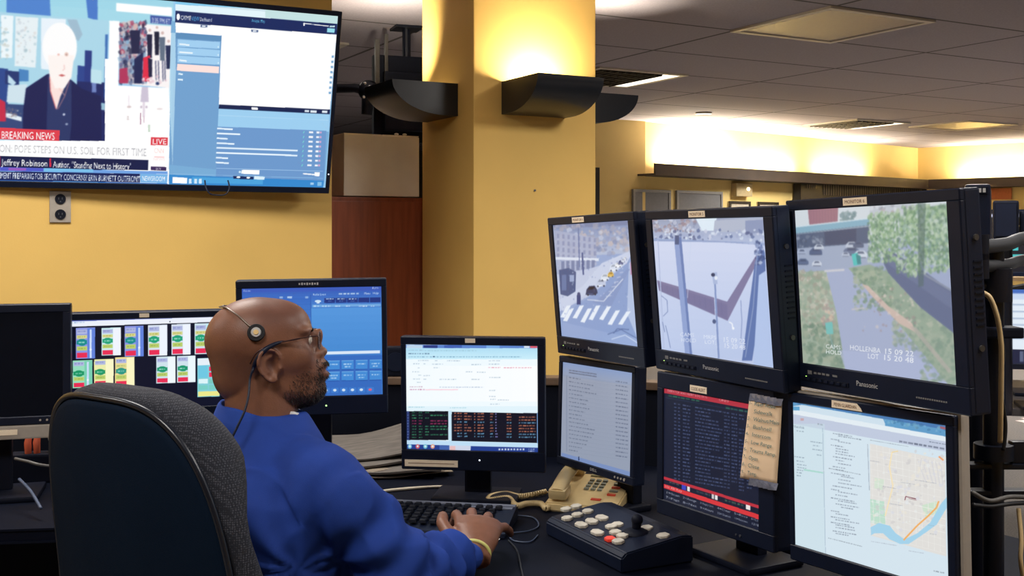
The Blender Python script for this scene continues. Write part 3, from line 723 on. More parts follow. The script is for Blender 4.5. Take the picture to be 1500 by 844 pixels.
def paint_path(P):                               # camera view along a path
    P.crop(1150, 270, 2.5586)
    P.rect(0, 0, 742, 844, (150, 162, 196))
    P.poly([(40, 90), (640, 60), (640, 200), (40, 200)], (214, 222, 226))
    P.poly([(98, 92), (212, 86), (210, 140), (104, 152)], (150, 92, 104)); 
    for i in range(9): P.line([(108+i*11, 94), (110+i*11, 146)], 1.6, (120, 76, 92), .6)
    P.speck(225, 100, 275, 140, 22, [(116, 140, 140), (90, 120, 124)], 13, seed=6)
    P.poly([(330, 80), (520, 70), (520, 150), (330, 130)], (190, 196, 204)); P.speck(330, 75, 520, 120, 40, [(140, 140, 150), (224, 226, 230), (176, 150, 150)], 10, seed=8)
    P.poly([(50, 158), (330, 126), (330, 152), (52, 184)], (120, 168, 190)); P.line([(52, 160), (330, 128)], 4, (218, 234, 240)); P.line([(52, 186), (330, 154)], 3, (70, 96, 124))
    P.poly([(55, 188), (330, 158), (330, 230), (58, 250)], (60, 72, 100)); P.poly([(160, 178), (280, 166), (280, 222), (163, 228)], (44, 50, 78))
    P.speck(60, 190, 160, 235, 40, [(96, 106, 128), (52, 62, 88), (140, 150, 170)], 9, seed=10)
    P.poly([(60, 240), (330, 220), (350, 300), (250, 320), (60, 330)], (152, 164, 190))
    for (x, y, w, c) in ((80, 290, 42, (70, 84, 120)), (132, 296, 36, (206, 214, 228)), (76, 252, 34, (160, 172, 200)), (128, 252, 48, (60, 74, 110)), (140, 235, 36, (200, 208, 222)), (262, 250, 60, (84, 96, 128)), (296, 262, 50, (210, 218, 230)), (262, 228, 44, (190, 198, 214)), (288, 226, 40, (70, 80, 108)), (240, 262, 30, (180, 190, 210))):
        h = w*.62
        P.poly([(x-w*.5, y+h*.4), (x-w*.5, y-h*.05), (x-w*.25, y-h*.45), (x+w*.25, y-h*.45), (x+w*.5, y-h*.05), (x+w*.5, y+h*.4)], c)
        P.poly([(x-w*.3, y-h*.05), (x-w*.18, y-h*.35), (x+w*.18, y-h*.35), (x+w*.32, y-h*.05)], (44, 52, 80), .8); P.rect(x-w*.4, y+h*.34, x+w*.4, y+h*.46, (40, 46, 70), .7)
    P.poly([(60, 330), (168, 322), (205, 470), (238, 690), (80, 680)], (150, 166, 140))       # verge left
    P.speck(62, 325, 200, 560, 260, [(176, 178, 150), (128, 150, 120), (206, 196, 176), (150, 140, 120)], 13, seed=11, alpha=.55)
    P.speck(80, 520, 230, 680, 200, [(116, 140, 110), (90, 118, 92), (150, 160, 130)], 14, seed=12, alpha=.6)
    P.poly([(165, 318), (250, 314), (300, 372), (420, 500), (560, 680), (625, 748), (240, 695), (205, 480)], (158, 168, 200))   # tarmac
    P.poly([(215, 620), (500, 640), (625, 748), (240, 695)], (168, 178, 214), .7)
    P.poly([(250, 314), (330, 300), (400, 330), (520, 440), (650, 560), (655, 748), (625, 748), (420, 500)], (138, 158, 130))  # verge right
    P.speck(270, 310, 420, 470, 200, [(120, 148, 112), (162, 172, 140), (96, 124, 96)], 12, seed=13, alpha=.6)
    P.speck(420, 430, 655, 620, 240, [(132, 152, 126), (170, 176, 150), (108, 132, 110)], 13, seed=14, alpha=.6)
    P.speck(520, 560, 655, 740, 160, [(110, 138, 112), (150, 164, 138)], 13, seed=15, alpha=.6)
    P.poly([(300, 372), (325, 380), (400, 455), (490, 520), (500, 552), (440, 520), (340, 420)], (206, 178, 160)); P.poly([(480, 530), (505, 535), (640, 700), (625, 705)], (176, 164, 150), .7)
    P.speck(300, 372, 500, 550, 60, [(150, 120, 116), (226, 206, 190)], 8, seed=16, alpha=.5)
    P.speck(150, 450, 200, 520, 30, [(214, 180, 150), (160, 140, 130)], 9, seed=17)
    P.line([(160, 325), (235, 320)], 8, (206, 204, 208)); P.line([(262, 468), (310, 462)], 5, (196, 188, 190))
    P.poly([(372, 240), (430, 262), (540, 330), (640, 400), (650, 560), (520, 460), (400, 332), (384, 300)], (74, 84, 120))     # screen fence
    P.poly([(372, 236), (640, 395), (640, 404), (372, 246)], (120, 128, 150)); P.poly([(400, 262), (640, 410), (644, 470), (400, 300)], (92, 102, 138), .6)
    G = [(112, 150, 104), (88, 132, 84), (140, 176, 120), (78, 112, 84), (176, 200, 160), (190, 206, 190)]
    P.poly([(330, 140), (370, 105), (420, 120), (425, 160), (410, 220), (370, 250), (340, 200)], (110, 152, 106), .8)
    P.speck(325, 105, 430, 290, 620, G, 10, seed=18, alpha=.7, stretch=.7)
    P.poly([(440, 120), (520, 90), (632, 70), (636, 300), (590, 300), (540, 270), (480, 230), (440, 190)], (104, 146, 112), .7)
    P.speck(430, 80, 632, 330, 1000, G, 11, seed=19, alpha=.7, stretch=.7)
    P.speck(470, 280, 520, 340, 50, G, 14, seed=22, alpha=.7, stretch=.6)
    P.poly([(510, 70), (540, 70), (532, 380), (512, 385)], (48, 74, 66), .55)
    P.poly([(262, 262), (284, 256), (296, 300), (270, 305)], (60, 190, 180)); P.poly([(278, 260), (296, 268), (298, 298), (284, 300)], (40, 120, 120))
    P.poly([(163, 518), (190, 514), (194, 560), (168, 560)], (98, 186, 176)); P.line([(180, 560), (196, 620)], 4, (110, 150, 140))
    P.blur(8); P.haze((184, 192, 206), .26)
    P.text(165, 612, 15, 'CAMS', (226, 232, 232), k=.1); P.text(165, 632, 15, 'HOLD', (232, 238, 238), k=.1)
    P.text(255, 618, 19, 'HOLLENBA', (226, 230, 238), k=.115, width=116); P.text(382, 632, 20, '15 09 22', (232, 236, 242), k=.1, width=112)
    P.text(322, 650, 19, 'LOT', (228, 232, 240), k=.1, width=42); P.text(378, 656, 20, '15 20 48', (232, 236, 242), k=.1, width=116)

def paint_list(P):                               # grey list
    P.crop(820, 525, 4.69)
    P.rect(-20, -20, 600, 900, (142, 154, 180))
    P.grad(30, 20, 520, 110, (130, 152, 196), (146, 158, 184), k=.14)
    P.grad(30, 120, 520, 700, (150, 158, 178), (146, 156, 176), k=.14, n=6)
    for i in range(8): P.scrib(80, 78+i*0+ (i % 2)*16, 190, 9, (104, 112, 134), k=.15, alpha=.5, seed=i)
    P.rect(60, 118, 70, 640, (132, 142, 166), .8)
    for i in range(19):
        y = 128+i*27.5; w = [80, 170, 150, 190, 100, 130, 120, 140, 110, 90, 110, 130, 180, 170, 160, 130, 120, 90, 60][i]
        P.scrib(80, y, w, 8, (92, 102, 124), k=.17, alpha=.7, seed=i); P.scrib(400, y+26+i*.7, 84, 8, (84, 94, 118), k=.15, alpha=.75, seed=i+50)
        P.rect(75, y+16, 490, y+18, (134, 144, 166), .7, k=.14); P.scrib(260, y+24, 110, 3, (134, 144, 168), k=.15, alpha=.5, seed=i+90)
    P.poly([(30, 645), (510, 780), (505, 820), (30, 690)], (120, 142, 190)); P.rect(144, 672, 152, 700, (40, 56, 96), 1)

def paint_terminal(P):                           # dark terminal text
    P.crop(950, 540, 3.124)
    P.rect(0, 0, 700, 900, (16, 24, 46)); k = .175
    P.poly([(85, 90), (530, 172), (530, 196), (85, 112)], (176, 46, 62))
    P.text(100, 106, 10, 'DISPATCH AND ALERT LOG 09:15', (226, 176, 180), k=k, width=180, alpha=.8); P.text(335, 148, 10, 'UNIT', (226, 176, 180), k=k, width=46, alpha=.8)
    P.scrib(105, 120, 140, 8, (46, 110, 84), k=k, seed=3); P.scrib(366, 176, 100, 8, (46, 120, 90), k=k, seed=4); P.rect(90, 132, 525, 134, (40, 60, 90), .8, k=k)
    r = random.Random(5)
    for i in range(22):
        y = 150+i*16.2
        for x, w in ((130, 12), (148, 10), (170, 34), (226, r.choice((70, 110, 130, 126))), (358, 26), (392, 26), (426, 22), (462, 22)):
            if x > 390 and r.random() < .12: continue
            P.scrib(x, y+k*(x-90), w, 6.5, (96, 110, 152), k=k, alpha=.62, seed=i*7+x)
    P.poly([(84, 492), (524, 626), (524, 640), (84, 505)], (186, 46, 60))
    for x, w, c in ((165, 20, (60, 66, 190)), (190, 12, (226, 222, 222)), (302, 11, (206, 200, 200)), (316, 12, (230, 226, 226)), (458, 20, (236, 226, 226))): P.rect(x, 529+(x-165)*.31, x+w, 550+(x-165)*.31, c, 1, k=.3)
    P.scrib(108, 514, 50, 7, (120, 110, 100), k=.28, alpha=.6); P.scrib(232, 556, 62, 8, (90, 110, 110), k=.28, alpha=.6); P.scrib(362, 596, 84, 9, (86, 120, 96), k=.28, alpha=.7)
    P.poly([(84, 526), (524, 668), (524, 690), (84, 545)], (214, 52, 58)); P.text(88, 542, 12, 'Hit Alt Key', (240, 190, 190), k=.3, width=78, alpha=.8)
    rows = [['1=Scan', '2=Assign', '3=Reply Unit', '4=Clear', '5=Recv', '6=Clr Chg'], ['7=Page', '8=Nxt', '9=Alert', '10=Status', '11=Remove', '12=Back']]
    for j, row in enumerate(rows):
        for i, t in enumerate(row): P.text(92+i*78, 568+j*22+i*24, 10, t, (196, 200, 214), k=.3, width=62, alpha=.75)
    P.line([(84, 600), (520, 742)], 2, (60, 76, 120))

def paint_map(P):                                # web page with a map
    P.crop(1160, 580, 3.196)
    P.rect(-20, 0, 800, 900, (212, 228, 238)); k = .165
    P.poly([(10, 15), (745, 140), (745, 205), (10, 75)], (96, 156, 200)); P.poly([(10, 15), (745, 140), (745, 160), (10, 30)], (74, 122, 178))
    P.speck(10, 30, 740, 50, 60, [(70, 120, 170), (140, 190, 216), (120, 170, 190), (60, 110, 150)], 12, k=.17, alpha=.4, seed=2)
    P.poly([(60, 42), (440, 108), (450, 130), (450, 140), (20, 68), (20, 48)], (206, 224, 236)); P.poly([(14, 62), (745, 192), (745, 215), (14, 84)], (226, 236, 242))
    P.poly([(14, 84), (745, 215), (745, 262), (14, 130)], (192, 202, 222)); P.rect(20, 50, 50, 68, (70, 150, 200), .8)
    P.rect(706, 142, 738, 152, (180, 90, 90), .8, k=k); P.rect(54, 104, 70, 116, (200, 150, 150), .7)
    P.scrib(134, 128, 24, 7, (110, 116, 130), k=k); P.scrib(20, 135, 50, 6, (130, 140, 156), k=k); P.scrib(515, 207, 220, 9, (96, 104, 124), k=k, alpha=.8, seed=7); P.scrib(656, 211, 76, 5, (110, 120, 140), k=k, alpha=.8, seed=9)
    P.rect(16, 130, 168, 850, (200, 222, 230), .5); P.line([(158, 150), (172, 760)], 2, (150, 170, 190))
    for x, y, w in ((24, 142, 50), (36, 160, 34), (100, 210, 56), (112, 228, 30), (110, 246, 44), (130, 272, 24), (26, 280, 46), (36, 300, 36), (38, 316, 44), (40, 330, 44), (38, 342, 32), (36, 354, 26), (36, 368, 20)): P.scrib(x, y, w, 5, (128, 146, 162), k=.14, seed=int(x), alpha=.7)
    P.poly([(70, 340), (160, 355), (160, 362), (70, 348)], (170, 216, 206))
    r = random.Random(4); y = 172
    for i in range(34):
        x = r.choice((196, 205, 218, 230, 244)); P.scrib(x, y, r.choice((40, 60, 90, 110, 60)), 5, (122, 132, 148), k=k, seed=i, alpha=.75); y += r.choice((12, 14, 16, 22 if i % 7 == 3 else 14))
    P.scrib(186, 335, 150, 4, (130, 140, 150), k=.2, seed=61); P.scrib(184, 660, 160, 4, (130, 140, 150), k=.25, seed=62)
    # the map
    P.poly([(378, 222), (730, 300), (735, 748), (382, 650)], (224, 222, 218))
    P.poly([(380, 480), (445, 492), (452, 610), (382, 590)], (190, 222, 204)); P.poly([(620, 510), (690, 490), (700, 540), (640, 570)], (200, 226, 200), .8); P.poly([(400, 380), (445, 390), (440, 440), (400, 430)], (206, 228, 206), .7)
    for i in range(12): P.line([(380+i*30, 224+i*7), (400+i*28, 640+i*8)], 1.6, (236, 236, 232), .9)
    for i in range(14): P.line([(380, 250+i*30), (732, 318+i*32)], 1.6, (238, 238, 234), .9)
    for i in range(6): P.line([(620+i*16, 290+i*4), (612+i*20, 330), (640+i*16, 400+i*3)], 4, (206, 206, 214), .7)
    P.speck(385, 250, 730, 640, 170, [(206, 204, 204), (234, 228, 214), (214, 216, 226), (232, 236, 234)], 11, seed=21, alpha=.6)
    P.line([(482, 262), (470, 330), (486, 420), (450, 560)], 6, (244, 226, 186)); P.line([(482, 262), (510, 258)], 4, (240, 214, 150))
    P.poly([(382, 612), (420, 592), (470, 604), (500, 640), (540, 668), (600, 640), (660, 590), (712, 500), (738, 470), (738, 520), (690, 600), (620, 650), (560, 690), (520, 690), (470, 668), (440, 640), (400, 640), (384, 650)], (164, 210, 234))
    P.line([(536, 672), (600, 604), (650, 560), (690, 520), (700, 490)], 8, (240, 176, 104)); P.line([(700, 282), (722, 300)], 8, (236, 160, 110))
    P.line([(542, 486), (546, 468), (594, 480)], 4, (130, 66, 82)); P.line([(560, 478), (596, 486)], 3, (150, 90, 100))
    for x, y, w in ((380, 300, 50), (440, 420, 60), (520, 400, 70), (590, 390, 100), (470, 500, 60), (650, 600, 30), (660, 640, 30), (384, 676, 120), (560, 720, 70)): P.scrib(x, y, w, 3, (150, 156, 170), k=k, alpha=.7, seed=int(x+y))
    P.scrib(380, 205, 180, 3, (140, 150, 160), k=k); P.line([(368, 225), (376, 440)], 3, (140, 150, 164), .7)
    P.poly([(30, 700), (745, 905), (745, 960), (30, 742)], (44, 92, 168)); P.poly([(30, 700), (60, 708), (60, 738), (30, 730)], (140, 200, 230))
    for i, c in enumerate(((226, 236, 240), (200, 120, 130), (236, 240, 244), (220, 230, 240))): P.poly([(70+i*30, 722+i*8), (86+i*30, 727+i*8), (86+i*30, 744+i*8), (70+i*30, 739+i*8)], c)
    P.poly([(190, 752), (266, 773), (266, 798), (190, 776)], (120, 176, 214)); P.poly([(270, 776), (354, 800), (354, 836), (270, 806)], (190, 214, 230)); P.scrib(676, 812, 50, 6, (140, 150, 160), k=.2)

def paint_dispatch(P):                           # centre monitor
    P.crop(590, 500, 7.317)
    P.rect(-50, -50, 1600, 1600, (226, 244, 252)); P.grad(40, 70, 1460, 200, (176, 222, 244), (206, 240, 252), n=8); P.rect(40, 190, 1460, 690, (240, 250, 255)); P.grad(40, 260, 1460, 640, (243, 251, 255), (252, 254, 255), n=10, vert=False)
    P.rect(40, 36, 1450, 72, (92, 132, 206)); P.rect(230, 40, 380, 70, (44, 60, 130)); P.rect(450, 40, 640, 70, (64, 96, 180)); P.rect(900, 40, 1040, 72, (120, 170, 230)); P.rect(50, 40, 220, 72, (190, 214, 236)); P.rect(1368, 42, 1440, 70, (214, 90, 110)); P.rect(1300, 42, 1360, 70, (214, 226, 244))
    for x, y, w, c, a in ((70, 88, 160, (150, 180, 200), .5), (240, 92, 560, (150, 190, 206), .5), (70, 124, 230, (90, 120, 150), .7), (70, 158, 1200, (110, 160, 190), .6), (330, 155, 20, (40, 60, 100), .7)): P.scrib(x, y, w, 13, c, alpha=a, seed=int(x))
    for x, y, w in ((120, 232, 70), (230, 232, 20), (320, 236, 120), (170, 276, 30), (335, 274, 60), (110, 318, 80), (680, 318, 70), (800, 322, 90), (175, 354, 30), (230, 358, 70), (120, 394, 70), (230, 396, 40), (400, 398, 180), (740, 398, 90), (160, 430, 40), (170, 198, 120), (350, 200, 30), (480, 200, 140), (740, 240, 110), (925, 200, 120), (925, 236, 120), (930, 378, 120), (930, 516, 70), (930, 580, 70), (940, 610, 60), (1020, 618, 120), (940, 662, 100)): P.scrib(x, y, w, 12, (168, 188, 204), alpha=.7, seed=int(x+y))
    P.scrib(920, 272, 130, 12, (224, 150, 170), alpha=.7); P.scrib(1085, 274, 300, 12, (224, 140, 160), alpha=.7)
    P.scrib(80, 478, 140, 11, (190, 150, 170), alpha=.7); P.scrib(400, 482, 470, 11, (150, 170, 200), alpha=.6); P.scrib(85, 506, 160, 13, (190, 110, 150), alpha=.7); P.rect(250, 508, 600, 520, (248, 214, 224)); P.scrib(70, 695, 170, 10, (130, 190, 206), alpha=.6); P.scrib(510, 702, 180, 10, (130, 190, 206), alpha=.6)
    P.crop(590, 590, 7.317)
    P.rect(45, 84, 495, 392, (12, 14, 26)); P.poly([(530, 92), (1446, 106), (1442, 424), (530, 402)], (14, 14, 30)); P.rect(45, 84, 80, 392, (40, 56, 110)); P.rect(1440, 100, 1458, 440, (120, 160, 210))
    GR = (60, 150, 104); PK = (170, 50, 100)
    for i in range(10):
        y = 92+i*29.5; c = PK if i in (3, 4) else GR
        P.scrib(58, y, 14, 10, (120, 140, 190), alpha=.7, seed=i); P.scrib(108, y, 45, 13, c, alpha=.75, seed=i+9); P.scrib(180, y, 38, 13, c, alpha=.75, seed=i+19)
        if i in (0, 2, 5, 6, 7, 8): P.scrib(248, y, 40, 13, c, alpha=.8, seed=i+29)
        if i in (1, 3, 4, 5, 6, 8): P.scrib(304, y, 180, 14, c, alpha=.8, seed=i+39)
    OR = (206, 124, 92); BL = (110, 170, 206)
    for i in range(9):
        y = 100+i*30.5; c = BL if i in (3, 7, 8) else OR
        for x, w in ((556, 22), (590, 48), (664, 78 if i in (1, 2, 5, 6) else 34), (770, 12), (806, 70), (940, 34), (994, 16 if i < 7 else 26), (1116, 50), (1246, 180)):
            if x == 556 and i in (3, 7, 8): continue
            if x == 1246 and i == 0: continue
            P.scrib(x, y+(x-556)*.015, w, 14, c if x != 994 else (130, 130, 190), alpha=.8, seed=i*5+x)
    P.rect(498, 80, 530, 410, (200, 230, 246)); P.poly([(45, 392), (1455, 426), (1455, 472), (45, 436)], (190, 222, 244))
    P.poly([(45, 436), (1458, 474), (1458, 530), (45, 488)], (34, 62, 142)); P.poly([(506, 448), (732, 454), (732, 512), (506, 506)], (206, 214, 232)); P.rect(510, 456, 570, 500, (230, 190, 190)); P.poly([(400, 446), (505, 449), (505, 506), (400, 500)], (66, 100, 170))
    for x, c in ((85, (120, 190, 220)), (168, (206, 90, 96)), (250, (110, 190, 210)), (328, (228, 160, 130))): P.ell(x, 460, 22, 24, c); P.ell(x, 458, 10, 11, (226, 236, 240))
    for i in range(9): P.rect(1030+i*32, 482, 1048+i*32, 500, (206, 216, 236), .9)
    P.scrib(1345, 485, 70, 10, (206, 216, 236)); P.scrib(1345, 505, 70, 10, (206, 216, 236))

def paint_console(P):                            # blue console page
    P.crop(350, 415, 4.823); k = -.015
    P.rect(-40, -40, 1100, 900, (66, 130, 206)); P.grad(20, 20, 1010, 180, (48, 86, 180), (70, 130, 208), n=8, k=k); P.grad(510, 175, 1010, 480, (84, 150, 220), (70, 138, 210), n=6, k=k)
    P.rect(20, 30, 1010, 66, (58, 90, 186), k=k); P.text(36, 60, 16, 'Actions', (190, 214, 240), k=k, width=50); P.text(940, 40, 16, 'Alarm', (226, 236, 246), k=k, width=42)
    P.line([(508, 80), (516, 500)], 3, (40, 80, 160)); P.rect(20, 100, 508, 240, (50, 100, 190), .5)
    for i in range(10): P.line([(30, 118+i*36), (505, 112+i*36)], 2, (46, 92, 176), .7)
    for x, w in ((290, 28), (345, 40), (470, 24)): P.scrib(x, 92, w, 14, (206, 226, 244), k=k, seed=x)
    P.text(524, 86, 15, 'Radio Event', (206, 226, 244), k=k, width=92); P.scrib(706, 68, 140, 12, (206, 226, 244), k=k, seed=4); P.text(885, 78, 15, 'Menu', (226, 236, 246), k=k, width=40); P.text(945, 76, 15, 'Help', (226, 236, 246), k=k, width=40)
    for i in range(5): P.rect(604+i*80, 104-i, 680+i*80, 138-i, (30, 52, 128), k=k); 
    for i in range(3): P.scrib(616+i*80, 106, 54, 8, (200, 224, 244), k=k, seed=i); P.scrib(630+i*80, 122, 26, 6, (90, 130, 200), k=k, seed=i)
    P.ell(560, 126, 22, 9, (206, 226, 244)); P.rect(550, 130, 570, 142, (206, 226, 244)); P.rect(520, 150, 1000, 168, (110, 166, 222), k=k)
    for x, w in ((530, 38), (588, 60), (680, 36), (755, 30), (845, 60), (930, 26)): P.scrib(x, 156, w, 9, (200, 222, 244), k=k, seed=x)
    P.poly([(330, 488), (996, 470), (996, 490), (330, 508)], (216, 230, 246))
    P.rect(330, 512, 1010, 800, (52, 106, 190), k=k)
    for j in range(2):
        for i in range(5):
            x = 530+i*98; y = 545+j*78-i*2
            P.rect(x, y, x+84, y+68, (66, 138, 212), k=k); P.rect(x, y, x+84, y+5, (110, 172, 228), k=k); P.rect(x, y+62, x+84, y+68, (40, 88, 170), k=k)
            P.scrib(x+14, y+22, 56, 9, (190, 220, 244), k=k, seed=i+j*7); 
            if (i+j) % 2 == 0: P.scrib(x+22, y+40, 40, 9, (190, 220, 244), k=k, seed=i+j*9)
    for i in range(7):
        x = 530+i*62; P.rect(x, 735-i, x+50, 772-i, (60, 122, 204), k=k); P.ell(x+24, 752-i, 12, 9, (206, 226, 244) if i < 6 else (220, 96, 130))
    P.rect(40, 560, 330, 800, (52, 106, 190))

def paint_cards(P):                              # channel cards on black
    P.crop(90, 460, 6.029); k = -.035
    P.rect(-60, -60, 1700, 1000, (6, 10, 34)); P.poly([(35, 50), (1450, 0), (1450, 30), (35, 70)], (50, 70, 170)); P.poly([(35, 66), (1450, 22), (1450, 66), (35, 112)], (236, 240, 250)); P.scrib(60, 72, 150, 10, (150, 180, 226), k=k); P.ell(958, 66, 6, 6, (40, 60, 60))
    def card(x, y, w, h, bg, rest=None, green=(30, 160, 120), stripe=False, four=True):
        P.rect(x, y, x+w, y+h, bg, k=k); P.rect(x+w*.6, y+2, x+w, y+h-2, rest or bg, k=k)
        u = w*.58
        P.rect(x+8, y+h*.06, x+u, y+h*.20, (176, 184, 224), k=k); P.scrib(x+14, y+h*.09, u-26, h*.05, (130, 140, 196), k=k, seed=int(x))
        if four: P.rect(x+6, y+h*.24, x+u, y+h*.35, (214, 214, 140), k=k); P.scrib(x+16, y+h*.27, u-30, h*.04, (176, 170, 90), k=k, seed=int(x)+1)
        P.rect(x+6, y+h*.40, x+u, y+h*.54, green, k=k); P.ell(x+u*.55, y+h*.42, u*.36, h*.07, green); P.ell(x+u*.55, y+h*.52, u*.32, h*.06, green); P.scrib(x+24, y+h*.45, u-44, h*.04, (190, 236, 220), k=k, seed=int(x)+2)
        P.rect(x+8, y+h*.60, x+u, y+h*.74, (186, 208, 110), k=k); P.scrib(x+22, y+h*.65, u-36, h*.04, (150, 160, 70), k=k, seed=int(x)+3)
        P.rect(x+8, y+h*.81, x+u+2, y+h*.97, (232, 44, 84), k=k)
        if stripe: P.rect(x+w*.72, y+h*.05, x+w*.82, y+h*.97, (206, 222, 250), k=k); P.ell(x+w*.77, y+h*.7, 10, 10, (236, 244, 255))
    BLc = (98, 130, 220)
    card(132, 122, 168, 270, (140, 150, 226), BLc, (20, 140, 140), True); card(358, 122, 168, 242, (206, 236, 240), (240, 244, 255)); card(560, 106, 166, 268, (140, 150, 226), BLc, (20, 140, 140), True)
    card(766, 98, 168, 268, (216, 226, 240), (238, 244, 255)); card(972, 90, 166, 268, (216, 226, 240), (238, 244, 255)); card(1176, 84, 168, 268, (206, 226, 236), (190, 236, 246))
    card(104, 408, 172, 242, (150, 222, 190), (120, 206, 176), (24, 150, 100), True, False); card(292, 398, 170, 236, (236, 236, 170), (250, 246, 200), (24, 150, 100), False, False); card(476, 380, 170, 258, (240, 220, 150), (252, 246, 196), (40, 150, 130), False, True)
    card(838, 376, 168, 232, (206, 226, 236), (240, 248, 252), (24, 150, 110), False, False); card(1020, 368, 162, 232, (206, 226, 236), (236, 248, 252), (24, 150, 110), False, False)
    P.rect(1200, 388, 1395, 728, (130, 206, 216), k=k); P.rect(1202, 390, 1395, 450, (230, 240, 248), k=k); P.rect(1208, 452, 1290, 560, (110, 200, 226), k=k); P.rect(1302, 462, 1390, 500, (232, 44, 84), k=k); P.rect(1302, 512, 1390, 552, (232, 44, 84), k=k); P.rect(1210, 570, 1290, 610, (220, 244, 248), k=k); P.rect(1206, 680, 1392, 722, (236, 232, 140), k=k); P.rect(1300, 570, 1390, 610, (120, 200, 190), k=k); P.rect(1210, 625, 1290, 665, (120, 206, 196), k=k); P.rect(1300, 622, 1390, 662, (120, 206, 196), k=k)

def paint_tv(P):
    P.crop(0, 0, 4.965); W_ = (255, 255, 255)
    P.rect(-200, -300, 2700, 1800, (150, 200, 236))
    # upper band with the blurred desktop behind
    P.grad(-200, -150, 1260, 180, (150, 210, 230), (170, 220, 234), n=4, k=.055)
    P.poly([(50, -60), (360, -60), (370, 120), (50, 90)], (76, 130, 206)); P.poly([(620, -60), (710, -60), (710, 150), (640, 130)], (70, 120, 200)); P.poly([(-200, -60), (50, -60), (50, 90), (-200, 80)], (150, 210, 232))
    P.poly([(845, 22), (1248, 56), (1248, 118), (845, 82)], W_); P.poly([(1092, 112), (1248, 124), (1248, 182), (1092, 168)], (60, 84, 160)); P.text(1102, 166, 38, '3:35 PM ET', W_, k=.08, width=134)
    # news picture
    P.poly([(-200, 70), (790, 150), (768, 1180), (-200, 1100)], (170, 214, 232))
    P.poly([(10, 110), (100, 115), (90, 420), (10, 420)], (236, 246, 250)); P.poly([(115, 120), (280, 130), (260, 490), (108, 480)], (230, 240, 244)); P.poly([(300, 130), (480, 140), (480, 520), (300, 500)], (232, 242, 250))
    P.speck(120, 140, 260, 460, 50, [(190, 200, 210), (214, 206, 200), (160, 190, 200)], 14, seed=3, alpha=.5); P.speck(-10, 130, 60, 440, 40, [(150, 190, 206), (200, 206, 200)], 16, seed=4, alpha=.6)
    P.poly([(-200, 470), (60, 500), (60, 900), (-200, 900)], (40, 70, 140)); P.poly([(40, 510), (140, 520), (140, 620), (40, 610)], (30, 50, 110)); P.poly([(140, 500), (210, 510), (210, 590), (140, 590)], (70, 130, 190)); P.poly([(60, 620), (200, 610), (180, 750), (50, 740)], (206, 226, 236)); P.poly([(60, 540), (120, 600), (100, 620), (60, 600)], (190, 220, 236))
    P.poly([(-60, 750), (180, 760), (170, 1000), (-60, 980)], (50, 70, 120)); P.poly([(-30, 700), (40, 740), (45, 880), (-30, 880)], (196, 40, 70)); P.poly([(45, 815), (160, 850), (158, 880), (45, 850)], (230, 240, 246)); P.speck(50, 780, 160, 850, 24, [(150, 130, 130), (90, 96, 130), (200, 200, 200)], 12, seed=5)
    P.poly([(490, 140), (560, 145), (600, 250), (570, 300), (530, 260)], (150, 170, 190), .6)
    P.poly([(618, 365), (668, 368), (660, 640), (610, 620)], (36, 54, 128)); P.poly([(566, 475), (615, 480), (612, 600), (560, 590)], (40, 66, 140)); P.poly([(560, 590), (775, 600), (770, 1100), (560, 1100)], (26, 36, 96))
    P.poly([(660, 500), (740, 512), (738, 610), (660, 600)], (190, 226, 236)); P.poly([(668, 600), (700, 604), (700, 670), (668, 670)], (110, 130, 190)); P.poly([(766, 250), (784, 250), (770, 760), (756, 700)], (60, 110, 180)); P.poly([(735, 745), (766, 750), (764, 800), (735, 796)], (150, 190, 210))
    # the guest, overexposed face, dark jacket
    P.poly([(190, 640), (340, 540), (400, 520), (520, 580), (590, 640), (735, 700), (742, 1290), (160, 1250), (170, 800)], (22, 26, 78))
    P.poly([(350, 540), (430, 690), (520, 580), (520, 900), (480, 1290), (330, 1280)], (40, 52, 100)); P.poly([(360, 530), (505, 560), (440, 700), (412, 796), (365, 660)], (250, 226, 220)); P.line([(362, 560), (368, 660), (408, 790)], 7, (230, 110, 110), .8); P.line([(505, 590), (470, 700), (420, 792)], 6, (236, 150, 140), .6)
    P.ell(435, 340, 125, 175, (252, 252, 252), n=32); P.poly([(350, 400), (540, 400), (520, 560), (470, 640), (400, 640), (360, 540)], (252, 244, 240))
    P.ell(426, 396, 9, 8, (230, 170, 160), .8); P.ell(484, 394, 15, 16, (226, 186, 170), .7); P.ell(484, 396, 6, 6, (160, 120, 120), .8); P.line([(466, 470), (470, 500), (455, 512)], 7, (230, 180, 176), .7); P.poly([(425, 546), (450, 538), (478, 548), (450, 556)], (200, 96, 96)); P.line([(430, 640), (470, 690)], 8, (236, 190, 180), .5)
    P.ell(466, 830, 9, 9, (200, 206, 226)); P.ell(485, 900, 10, 8, (150, 160, 190)); P.ell(430, 1060, 9, 9, (190, 200, 220)); P.ell(500, 1090, 12, 8, (190, 200, 220))
    # white column and crowd picture
    P.poly([(795, 150), (870, 155), (860, 620), (1255, 640), (1262, 180), (1275, 180), (1240, 1500), (770, 1400)], W_)
    P.poly([(868, 162), (1262, 192), (1250, 640), (866, 604)], (250, 244, 244))
    P.poly([(868, 162), (980, 170), (1060, 300), (1050, 610), (866, 604)], (60, 66, 100), .5)
    P.speck(870, 165, 1060, 600, 260, [(34, 40, 80), (214, 196, 196), (96, 110, 150), (26, 28, 60), (180, 60, 90), (140, 180, 210)], 26, seed=7, alpha=.7, stretch=.7)
